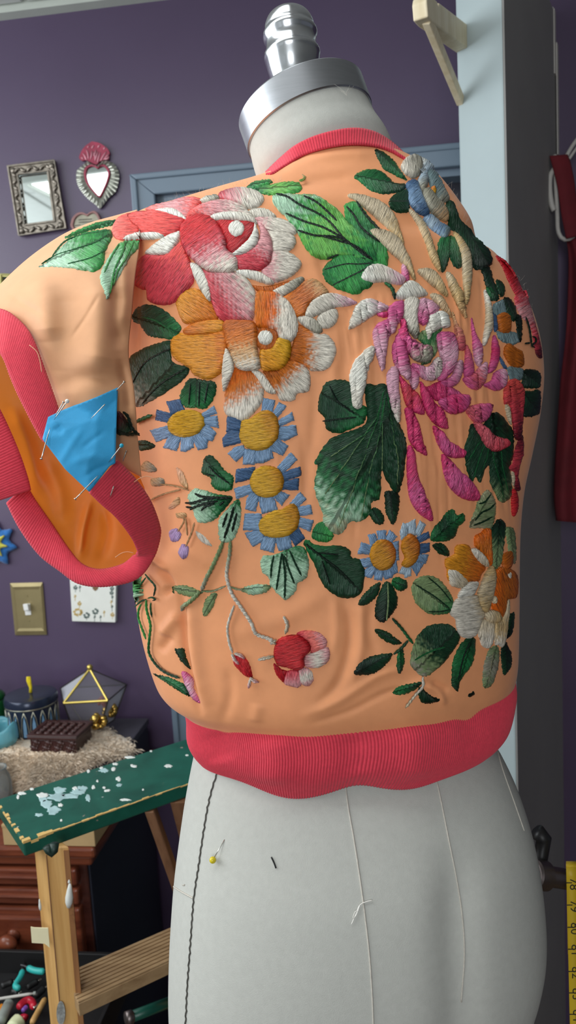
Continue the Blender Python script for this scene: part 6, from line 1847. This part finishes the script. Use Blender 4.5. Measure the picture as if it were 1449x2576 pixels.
# gilded things in and beside it
def lumpy(name, label, c, r, mt, cat, seed):
    m = MB()
    rg = random.Random(seed)
    for k in range(26):
        v = np.array([rg.gauss(0, 1), rg.gauss(0, 1), rg.gauss(0, 1)])
        v /= np.linalg.norm(v)
        m.ball(c + v * r * .62, r * rg.uniform(.3, .48), 7, 5, (1, 1, rg.uniform(.6, 1)))
    return tag(m.build(name, M[mt], None, smooth=True), label, cat)
gp = on_z(250, 1838, ZP)
lumpy('gilded_rose', 'crumpled gold foil flower beside the terrarium base', gp + Z * .024, .022, 'gold_leaf', 'ornament', 3)
gp2 = on_z(277, 1822, ZP)
lumpy('gilded_rose', 'gold foil flower at the back corner of the terrarium', gp2 + Z * .034 + R * .002, .019, 'gold_leaf', 'ornament', 5)
gp3 = on_z(262, 1818, ZP)
lumpy('dried_rose', 'dull red dried flower behind the gold foil flowers', gp3 + Z * .052, .014, 'rose_brown', 'ornament', 8)
# cyan glass dish, green bottle, grey jar at the left edge
def prof_thing(name, label, cat, c, prof, mt, part='glass_wall'):
    t = thing(name, label, cat, c)
    MB().lathe(c, Z, prof, 40).build(part, M[mt], t, smooth=True)
    return t
c = on_z(5, 1872, ZP)
u = float((c - CAM) @ F) / FPX
t = thing('glass_dish', 'cyan glass dish with a scalloped rim at the left end of the pelt', 'dish', c)
vs, fs = [], []
pr_ = [(.0, 30), (4, 37), (18, 42), (40, 41), (52, 39), (52, 35), (38, 36), (16, 36), (8, 28)]
for h_, r_ in pr_:
    for i in range(48):
        w = 2 * math.pi * i / 48
        hh = h_ + (7 * math.sin(3 * w + 2.2) if h_ > 45 else 0)
        vs.append(c + np.array([math.cos(w) * r_ * u, math.sin(w) * r_ * u, hh * u]))
for k in range(len(pr_) - 1):
    for i in range(48):
        j = (i + 1) % 48
        fs.append((k * 48 + i, k * 48 + j, (k + 1) * 48 + j, (k + 1) * 48 + i))
fs += [tuple(range(47, -1, -1)), tuple(range((len(pr_) - 1) * 48, len(pr_) * 48))]
MB().add(vs, fs).build('bowl', M['glass_cyan'], t, smooth=True)
c = on_z(-10, 1826, ZP)
u = float((c - CAM) @ F) / FPX
t = thing('green_jar', 'dark green glass jar at the left edge behind the cyan dish', 'jar', c)
MB().lathe(c, Z, [(0, 24 * u), (3 * u, 29 * u), (60 * u, 30 * u), (68 * u, 29 * u), (72 * u, 25 * u)], 36).build('jar_body', M['glass_green'], t, smooth=True)
MB().lathe(c + Z * 70 * u, Z, [(0, 26 * u), (4 * u, 30 * u), (10 * u, 30 * u), (18 * u, 24 * u), (24 * u, 10 * u), (30 * u, 6 * u)], 36).build('lid', M['glass_green'], t, smooth=True)
c = on_z(2, 2046, ZD + .001)
u = float((c - CAM) @ F) / FPX
t = thing('glass_jar', 'grey glass jar at the front left of the dresser top', 'jar', c)
MB().lathe(c, Z, [(0, 28 * u), (4 * u, 33 * u), (80 * u, 34 * u), (100 * u, 30 * u), (112 * u, 24 * u), (118 * u, 26 * u), (122 * u, 26 * u), (122 * u, 23 * u), (112 * u, 22 * u), (98 * u, 27 * u), (80 * u, 31 * u), (6 * u, 30 * u)], 40).build('jar_body', M['glass_grey'], t, smooth=True)
# cardboard box lying along the front of the dresser top
a, b = on_z(10, 2126, ZD + .001), on_z(240, 2130, ZD + .001)
e1 = (b - a) * np.array([1, 1, 0])
e1n = e1 / np.linalg.norm(e1)
e2 = np.array([-e1n[1], e1n[0], 0])
t = thing('cardboard_box', 'long flat cardboard box on the front of the dresser top', 'box', a + e1 / 2)
MB().hexa(a, e1, e2 * .09, Z * .036).build('carton', M['cardboard'], t, bevel=.001)
MB().hexa(a - e1n * .001 - e2 * .001 + Z * .036, e1 + e1n * .002, e2 * .092, Z * .006).build('flap', M['cardboard'], t, bevel=.001)
# ================================================================== STEPLADDER
dF = 1.0
ZL = float(P(58, 2119, dF)[2])
A_, B_, C_ = on_z(58, 2119, ZL), on_z(470, 1972, ZL), on_z(-18, 2014, ZL)
e1 = (B_ - A_)
e1n = e1 / np.linalg.norm(e1)
e2 = C_ - A_
e2 = e2 - e1n * np.dot(e2, e1n)
Wd = np.linalg.norm(e2)
e2n = e2 / Wd
Lp = np.linalg.norm(e1) + .10
thk = .021
t = LAD = thing('stepladder', 'wooden stepladder with a paint-splashed green top step', 'ladder', at_z(A_ + e1n * Lp / 2, 0))
plank = MB().hexa(A_ - Z * thk, e1n * Lp, e2n * Wd, Z * thk).build('top_step', M['ladder_green'], LAD, bevel=.0025)
plank['label'] = 'green top step with white paint spatters and chipped edges'
# chipped bare edge strips and raised dried paint
m = MB()
rg = random.Random(4)
n_ = 34
for k in range(n_):
    f0, f1 = k / n_, (k + 1) / n_
    wd_ = rg.uniform(.0012, .0036) if k > 3 else rg.uniform(.006, .010)
    p = A_ + e1n * Lp * f0 - e2n * .0004 + Z * .0003
    m.hexa(p - Z * wd_ * rg.uniform(.3, .8), e1n * Lp * (f1 - f0), e2n * wd_, Z * wd_ * .5)
    if k < 12 and rg.random() > .35:
        wd2 = rg.uniform(.001, .006)
        p = A_ + e2n * Wd * k / 14 - e1n * .0004 + Z * .0003
        m.hexa(p - Z * .002, e2n * Wd / 14 * rg.uniform(.4, 1.3), e1n * wd2, Z * .0022)
m.build('chipped_edge', M['bare_wood'], plank)
def blob(m, x, y, rx, ry, seed, hgt=.0009):
    rg = random.Random(seed)
    c = on_z(x, y, ZL)
    n = 18
    vs = []
    for i in range(n):
        a = 2 * math.pi * i / n
        k = 1 + rg.uniform(-.28, .28)
        vs.append(on_z(x + rx * k * math.cos(a), y + ry * k * math.sin(a), ZL + .0002))
    vs2 = [v * .8 + (c) * .2 for v in vs]
    vs2 = [np.array([v[0], v[1], ZL + hgt]) for v in vs2]
    m.add(vs + vs2, [(i, (i + 1) % n, n + (i + 1) % n, n + i) for i in range(n)] + [tuple(range(n, 2 * n))])
m, m2 = MB(), MB()
for k, (x, y, rx, ry) in enumerate([(106, 2001, 13, 7), (80, 1985, 5, 3), (188, 1983, 6, 4), (262, 1982, 4, 3), (270, 1989, 8, 3), (298, 1959, 6, 6), (55, 1996, 10, 4), (45, 2005, 4, 6), (315, 2012, 14, 3), (424, 1927, 11, 4), (332, 1926, 4, 3), (338, 1928, 6, 3), (154, 2064, 3, 3),
                                    (245, 1965, 3, 3), (290, 1922, 7, 3), (255, 1932, 4, 3), (285, 1935, 6, 5), (222, 1940, 4, 4), (360, 1987, 3, 2), (325, 1905, 14, 3), (152, 2025, 6, 4), (235, 1980, 5, 5), (380, 1890, 3, 2), (470, 1900, 4, 2)]):
    m = MB(); blob(m, x, y, rx, ry, k); m.build('paint_splash', M['paint_white'], plank)
for k, (x, y, rx, ry) in enumerate([(145, 2005, 19, 7), (118, 2022, 11, 8), (134, 2038, 14, 8), (150, 1988, 12, 6), (175, 2003, 16, 5), (196, 1993, 14, 6), (206, 1984, 9, 5), (108, 2012, 9, 5), (262, 1938, 9, 4), (222, 2008, 5, 7), (98, 2050, 8, 3), (300, 1975, 5, 3)]):
    m = MB(); blob(m, x, y, rx * 1.35, ry * 1.35, 40 + k, .0006); m.build('paint_splash', M['paint_pale'], plank)
# front stile
def board(p_top, p_bot, wv, dv, name, mat, parent=LAD, bevel=.002):
    p_top, p_bot, wv, dv = map(np.asarray, (p_top, p_bot, wv, dv))
    return MB().hexa(p_bot, wv, dv, p_top - p_bot).build(name, mat, parent, bevel=bevel)
zu = ZL - thk
def down(xt, yt, xb, yb, z_top, depth):
    """straight line through two pixels of a plane facing the camera at this depth, continued to the floor"""
    a = P(xt, yt, depth)
    v = P(xb, yb, depth) - a
    n_ = np.array([0, -1.0, 0])
    b = on_plane(xb, yb, a, n_)
    k = (0.02 - a[2]) / (b[2] - a[2])
    k2 = (z_top - a[2]) / (b[2] - a[2])
    return a + (b - a) * k2, a + (b - a) * k
st_top, st_bot = down(112, 2130, 152, 2576, zu + .001, 1.02)
en_top, _ = down(172, 2116, 202, 2576, zu + .001, 1.02)
wv = (en_top - st_top) * np.array([1, 1, 0])
fr_top, _ = down(85, 2130, 121, 2576, zu + .001, 1.045)
dv = (fr_top - st_top) * np.array([1, 1, 0])
stile = board(st_top, st_bot, wv, dv, 'stile', M['pine'])
m = MB().hexa(st_bot + wv * .04 - np.array([0, .0015, 0]), wv * .03, np.array([0, .002, 0]), (st_top - st_bot) * .99)
m.build('moulded_edge', M['pine_dark'], stile)
m = MB().hexa(st_bot + wv * .78 - np.array([0, .0012, 0]), wv * .225, np.array([0, .002, 0]), (st_top - st_bot) * .995)
m.build('worn_edge', M['worn'], stile)
# far stile hidden behind the form
far = e1n * (Lp - .10)
board(st_top + far, st_bot + far, wv, dv, 'stile', M['pine'])
# metal hook under the top
hk = P(128, 2128, .985)
MB().tube([P(118, 2128, .985), P(124, 2142, .985), P(131, 2149, .985), P(136, 2142, .985), P(137, 2122, .985)], [.006, .005, .004, .005, .006], 10).build('hinge_ear', M['ladder_dark'], LAD, smooth=True)
# grooved step
ZS = float(P(195, 2521, 1.03)[2])
a, b = on_z(197, 2521, ZS), on_z(440, 2409, ZS)
c = on_z(214, 2425, ZS)
s1 = (b - a)
s1n = s1 / np.linalg.norm(s1)
s2 = c - a
s2 = s2 - s1n * np.dot(s2, s1n)
step = MB()
Ls = np.linalg.norm(s1) + .14
ng_ = 9
wd_ = np.linalg.norm(s2)
s2n = s2 / wd_
step.hexa(a - Z * .022, s1n * Ls, s2, Z * .019)
for k in range(ng_):
    step.hexa(a - Z * .003 + s2 * (k + .12) / ng_, s1n * Ls, s2 * .72 / ng_, Z * .003)
step.build('step', M['tread'], LAD, bevel=.0008)
# rear legs and cross brace
def leg(px0, px1, d0_, w_px, name, z0=zu):
    a, b = P(px0[0], px0[1], d0_), None
    v = P(px1[0], px1[1], d0_ + .06) - a
    k = (0.02 - a[2]) / v[2]
    k2 = (z0 - .001 - a[2]) / v[2]
    top, bot_ = a + v * k2, a + v * k
    w = R * w_px * d0_ / FPX * np.array([1, 1, 0])
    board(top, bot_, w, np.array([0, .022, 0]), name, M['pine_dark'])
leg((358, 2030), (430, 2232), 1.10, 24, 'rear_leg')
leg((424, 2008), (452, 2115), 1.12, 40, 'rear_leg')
a, b = P(325, 2560, 1.14), P(430, 2520, 1.18)
MB().tube([a, b], .008, 8).build('cross_rail', M['ladder_green'], LAD, smooth=True)
MB().lathe(a, (b - a), [(-.006, .002), (-.005, .010), (.004, .010), (.006, .008)], 16).build('cross_rail_end', M['dark_metal'], LAD, smooth=True)
# sticker and masking tape on the stile
yv = np.array([0, -1.0, 0])
q = [on_plane(x, y, st_top + np.array([0, -.0022, 0]), yv) for x, y in [(153 + 11 * math.cos(a_), 2549 + 30 * math.sin(a_)) for a_ in np.linspace(0, 2 * math.pi, 24, endpoint=False)]]
MB().prism(q, np.array([0, .0006, 0])).build('sticker', M['sticker'], stile)
q = [on_plane(x, y, st_top + np.array([0, -.003, 0]), yv) for x, y in ((77, 2332), (86, 2334), (121, 2335), (125, 2384), (112, 2374), (80, 2372))]
tp = MB().prism(q, np.array([0, .0012, 0])).build('masking_tape', M['tape_cream'], None)
tag(tp, 'torn piece of cream masking tape stuck to the ladder stile', 'tape')
for x0, y0, x1, y1, r_ in ((176, 2222, 173, 2282, .0055), (174, 2212, 174, 2222, .002), (99, 2262, 102, 2290, .002)):
    m = MB()
    m.tube([on_plane(x0 + (x1 - x0) * k, y0 + (y1 - y0) * k, st_top, yv) for k in np.linspace(0, 1, 6)], [r_ * k for k in (.3, .6, .8, 1, .95, .5)], 8)
    m.build('paint_drip', M['paint_white'], stile, smooth=True)

# ================================================================== TOOL TRAY IN FRONT OF THE DRESSER
zt = float(P(20, 2505, 1.30)[2])
tr0, tr1 = on_z(-60, 2530, zt), on_z(116, 2470, zt)
t = thing('tool_tray', 'dark open tool tray full of hand tools below the drawers', 'tray', on_z(30, 2520, zt - .06))
TZ = zt - .05
ta, tb = T_(XL + .05, OFF + .05, TZ), T_(wx(P(92, 2450, 1.03)), OFF + .05, TZ)
tv = tb - ta
trD = WN * .21
m = MB().hexa(ta, tv, trD, Z * .006)
m.hexa(ta, tv, WN * .006, Z * .05).hexa(ta + trD, tv, WN * .006, Z * .05).hexa(ta, tv / np.linalg.norm(tv) * .006, trD, Z * .05).hexa(tb, tv / np.linalg.norm(tv) * .006, trD, Z * .05)
m.build('tray_body', M['black_plastic'], t, bevel=.001)
MB().cbox(ta + tv * .5 - Z * (TZ / 2) + trD * .5, tv * .9, trD * .8, Z * TZ * .98).build('stand', M['mahogany_dark'], t, bevel=.002)
zi = TZ + .012
def tool(name, label, cat, pxs, r_, mt, z=zi, flat=1.0, extra=None):
    q = crom(pxs, max(6, 3 * len(pxs)))
    w = [on_z(x, y, z + .004) for x, y in q]
    t_ = thing(name, label, cat, w[len(w) // 2])
    rr_ = r_ if hasattr(r_, '__len__') else [r_ * .7] + [r_] * (len(w) - 2) + [r_ * .6]
    MB().tube(w, rr_, 10).build('grip', M[mt], t_, smooth=True)
    if extra:
        for nm, px_, rr2, mt2 in extra:
            q2 = crom(px_, 8)
            MB().tube([on_z(x, y, z + .004) for x, y in q2], rr2, 8).build(nm, M[mt2], t_, smooth=True)
    return t_
tool('pliers', 'pliers with a curved teal grip lying in the tool tray', 'pliers', [(57, 2442), (52, 2456), (42, 2472), (39, 2482), (50, 2487)], .0052, 'teal_grip', zi + .022, extra=[('jaw', [(57, 2442), (60, 2430), (62, 2424)], .004, 'needle')])
tool('cutters', 'cutters with a straight teal grip beside the ladder stile', 'cutters', [(70, 2434), (82, 2440), (96, 2443), (112, 2444)], .0055, 'teal_grip', zi + .024, extra=[('jaw', [(70, 2434), (60, 2430), (52, 2428)], .0035, 'needle')])
tool('ruler', 'white steel ruler lying across the tool tray', 'ruler', [(-30, 2517), (20, 2509), (84, 2499)], .0024, 'white_metal', zi + .030, extra=[('end_cap', [(84, 2499), (90, 2498)], .003, 'grey_grip')])
tool('red_handle_tool', 'tool with a hooked red plastic handle in the tool tray', 'hand tool', [(46, 2535), (58, 2522), (72, 2516), (82, 2522), (84, 2536)], .0062, 'red_grip', zi + .012, extra=[('shank', [(84, 2536), (92, 2532), (98, 2526)], .003, 'steel')])
tool('violet_handle_tool', 'small tool with a violet plastic handle, inside the red hook', 'hand tool', [(57, 2544), (62, 2538), (68, 2532)], .0042, 'purple_grip', zi + .010)
tool('grey_handle_tool', 'thick grey handled tool at the front of the tool tray', 'hand tool', [(-2, 2574), (10, 2550), (20, 2530), (26, 2520)], .0095, 'grey_grip', zi + .008)
tool('orange_handle_tool', 'orange handled tool at the far left of the tool tray', 'hand tool', [(-8, 2545), (0, 2538), (9, 2530)], .0055, 'orange_grip', zi + .010)
tool('cream_handle_tool', 'cream handled tool with a red collar at the bottom of the frame', 'hand tool', [(30, 2592), (40, 2578), (52, 2566)], .0135, 'cream_grip', zi + .006, extra=[('collar', [(50, 2566), (58, 2560), (66, 2562)], .006, 'red_grip')])
tool('screwdriver', 'wood-handled screwdriver leaning against the ladder stile', 'screwdriver', [(80, 2574), (92, 2552), (104, 2530), (114, 2512)], .0052, 'pine', zi + .02)
for k, (p0, p1) in enumerate((((2, 2482), (34, 2470)), ((30, 2494), (46, 2500)), ((66, 2486), (96, 2468)), ((88, 2508), (112, 2486)))):
    tool('dark_tool', ['black-handled tool at the left of the tray', 'short black tool in front of the teal pliers', 'black tool behind the white ruler end', 'grey-black tool by the ladder stile'][k], 'hand tool', [p0, ((p0[0] + p1[0]) / 2 + 2, (p0[1] + p1[1]) / 2 - 2), p1], .006, 'black_plastic', zi + .006, extra=[('shank', [p1, (p1[0] + 8, p1[1] - 5)], .0025, 'steel')])

# ================================================================== RIGHT SIDE: BRACKET, HOOKS, GARMENT, ROD, TAPE MEASURE
t = thing('wooden_bracket', 'pale wooden folding bracket on the edge of the white wall end', 'bracket', P(1140, 100, 1.22))
a0, a1 = P(1056, 24, 1.06), P(1165, 100, 1.24)
av = a1 - a0
up = np.array([0, 0, 1.0])
sd_ = np.cross(av / np.linalg.norm(av), up)
sd_ /= np.linalg.norm(sd_)
m = MB()
prof = []
L = np.linalg.norm(av)
an_ = av / L
upv = np.cross(sd_, an_)
pts_ = [(0, -.012), (0, .008), (.006, .016), (.02, .018), (.050, .018), (.055, .013), (.060, .018), (L, .018), (L, -.018), (.02, -.015)]
m.prism([a0 + an_ * x + upv * y - sd_ * .011 for x, y in pts_], sd_ * .022)
m.build('arm', M['beech'], t, bevel=.002)
b0, b1 = P(1074, 50, 1.075), P(1160, 258, 1.25)
bv_ = (b1 - b0)
bn = bv_ / np.linalg.norm(bv_)
bs = np.cross(bn, F)
bs /= np.linalg.norm(bs)
MB().cbox((b0 + b1) / 2, bv_, bs * .0125, np.cross(bn, bs) * .012).build('brace', M['beech'], t, bevel=.0015)
# over-the-top hook strip and wire hooks on the partition
sn = np.cross(dir_side, Z)
sn = sn / np.linalg.norm(sn)
if np.dot(sn, -F) < 0:
    sn = -sn
pp = lambda x, y, o=0.0: on_plane(x, y, PC + sn * o, sn)
t = thing('over_top_hook', 'white metal hook strip hooked over the top of the partition', 'hook', pp(1392, 200, .006))
hx = pp(1390, 200)
hz0 = ztop
def hp_(y, o):
    q = pp(1388 + (y - 50) * .018, y, o)
    return q
sv = dir_side * .016
top_q = np.array([hx[0], hx[1], ztop])
m = MB().hexa(top_q + Z * .001 + sn * .003, sv, -sn * .05, Z * .002)
m.hexa(top_q + sn * .003, sv, sn * .002, Z * .003 - Z * (ztop - float(pp(1390, 190)[2])))
lowz = float(pp(1398, 395)[2])
qq = np.array([hx[0], hx[1], lowz]) + sn * .0055
m.hexa(qq + dir_side * .012, sv, sn * .002, Z * (float(pp(1392, 110)[2]) - lowz))
m.build('strip', M['white_metal'], t)
d_h = float((hx - CAM) @ F) - .03
wire = lambda pts_, dd_=d_h: [P(x, y, dd_) for x, y in crom(pts_, 24)]
MB().tube(wire([(1396, 390), (1398, 460), (1402, 540), (1404, 580), (1414, 600), (1430, 602), (1446, 590), (1456, 560)]), .0042, 10).build('wire_hook', M['white_metal'], t, smooth=True)
MB().tube(wire([(1394, 425), (1384, 445), (1383, 480), (1388, 515), (1394, 530)], d_h - .004), .0052, 10).build('wire_hook', M['white_metal'], t, smooth=True)
MB().tube(wire([(1424, 395), (1438, 370), (1456, 345)]), .004, 8).build('wire_hook', M['white_metal'], t, smooth=True)
MB().tube(wire([(1432, 400), (1444, 382), (1460, 360)]), .003, 8).build('wire_hook', M['white_metal'], t, smooth=True)
# dark red garment on the hook
t = thing('hanging_garment', 'dark red garment hanging by its strap from the wire hook', 'garment', P(1440, 900, d_h))
G = np.zeros((26, 12, 3))
strap = crom([(1382, 392, 1428, 388), (1390, 420, 1436, 410), (1402, 470, 1446, 460), (1412, 540, 1455, 530), (1424, 600, 1466, 590)], 26)
for i in range(26):
    for j in range(12):
        v = j / 11
        G[i, j] = P(strap[i][0] * (1 - v) + strap[i][2] * v, strap[i][1] * (1 - v) + strap[i][3] * v, d_h - .012 - .006 * math.sin(math.pi * v))
grid_obj('strap', G, M['maroon'], t, solid=.003)
G = np.zeros((60, 40, 3))
sl_ = crom([(1422, 590, 1475, 585), (1432, 660, 1530, 650), (1428, 800, 1580, 790), (1410, 960, 1610, 960), (1398, 1120, 1630, 1120), (1392, 1240, 1640, 1250), (1398, 1310, 1640, 1330)], 60)
for i in range(60):
    for j in range(40):
        v = j / 39
        G[i, j] = P(sl_[i][0] * (1 - v) + sl_[i][2] * v, sl_[i][1] * (1 - v) + sl_[i][3] * v, d_h + .02 - .02 * math.sin(math.pi * v) + .010 * math.sin(v * 22 + i * .05) * min(1, i / 15))
grid_obj('garment_body', G, M['maroon'], t, solid=.004)
# clamp and rod behind the hip
t = thing('adjusting_rod', 'steel rod with a ribbed collar sticking out behind the hip of the dress form', 'rod', P(1400, 2215, .86))
a, b = P(1330, 2196, .86), P(1500, 2224, .90)
v = (b - a) / np.linalg.norm(b - a)
MB().tube([a, b], .0115, 20).build('rod', M['dark_metal'], t, smooth='auto')
MB().lathe(P(1340, 2198, .86), v, [(0, .014), (.002, .0165), (.019, .0165), (.021, .014)], 24).build('collar', M['dark_metal'], t, smooth='auto')
kq = P(1362, 2150, .87)
MB().tube([P(1350, 2092, .88), P(1368, 2110, .88), P(1362, 2150, .88), P(1356, 2190, .875), P(1372, 2198, .87)], [.010, .009, .008, .008, .006], 10).build('clamp_lever', M['black_plastic'], t, smooth=True)
# yellow tape measure draped over the rod, figures reading downwards
t = thing('tape_measure', 'yellow tape measure with black figures hanging over the steel rod', 'tape measure', P(1440, 2400, .83))
dT = .842
W_T = 34
tape = np.array([P(1424 + (y - 2180) * .024 + W_T * k, y, dT) for y in np.linspace(2182, 2720, 24) for k in (0, 1)]).reshape(24, 2, 3)
grid_obj('band', tape, M['tape_yellow'], t, solid=.0005, soff=1)
topb = [[P(1424 + W_T * k, 2182 + 2 * math.sin(a), dT + .03 * (1 - math.cos(a)) / 2) + U * .008 * math.sin(a) for k in (0, 1)] for a in np.linspace(0, math.pi, 10)]
bk = [[P(1424 + (y - 2180) * .02 + W_T * k, y, dT + .03) for k in (0, 1)] for y in np.linspace(2182, 2400, 8)]
grid_obj('band', np.array(topb + bk), M['tape_yellow'], t, solid=.0005, soff=1)
tick = [2221, 2277, 2333, 2388, 2444, 2498, 2552, 2606, 2660]
for y in tick:
    x = 1424 + (y - 2180) * .024
    m = MB()
    m.prism([P(x, y - 1.2, dT - .0009), P(x + 14, y - 1.2, dT - .0009), P(x + 14, y + 1.2, dT - .0009), P(x, y + 1.2, dT - .0009)], F * .0002)
    m.build('tick_mark', M['ink'], t)
def text_mesh(s, size):
    cu = bpy.data.curves.new('figures', 'FONT')
    cu.body, cu.size, cu.align_x, cu.align_y = s, size, 'CENTER', 'CENTER'
    o = bpy.data.objects.new('tmp', cu)
    COL.objects.link(o)
    dg = bpy.context.evaluated_depsgraph_get()
    me = bpy.data.meshes.new_from_object(o.evaluated_get(dg))
    bpy.data.objects.remove(o)
    return me
for k, y in enumerate(tick):
    s = str(78 + k)
    me = text_mesh(s, 31 * dT / FPX)
    me.name = 'figure'
    me.materials.clear()
    me.materials.append(M['ink'])
    o = link(bpy.data.objects.new('figure', me), None)
    c = P(1424 + (y + 3 - 2180) * .024 + 18, y + 3, dT - .0006)
    X_ = -U
    Y_ = R
    mat = Matrix(((X_[0], Y_[0], -F[0], c[0]), (X_[1], Y_[1], -F[1], c[1]), (X_[2], Y_[2], -F[2], c[2]), (0, 0, 0, 1)))
    me.transform(mat)
    o.parent = t
    o.matrix_parent_inverse = Matrix.Translation(-Vector(t.location))
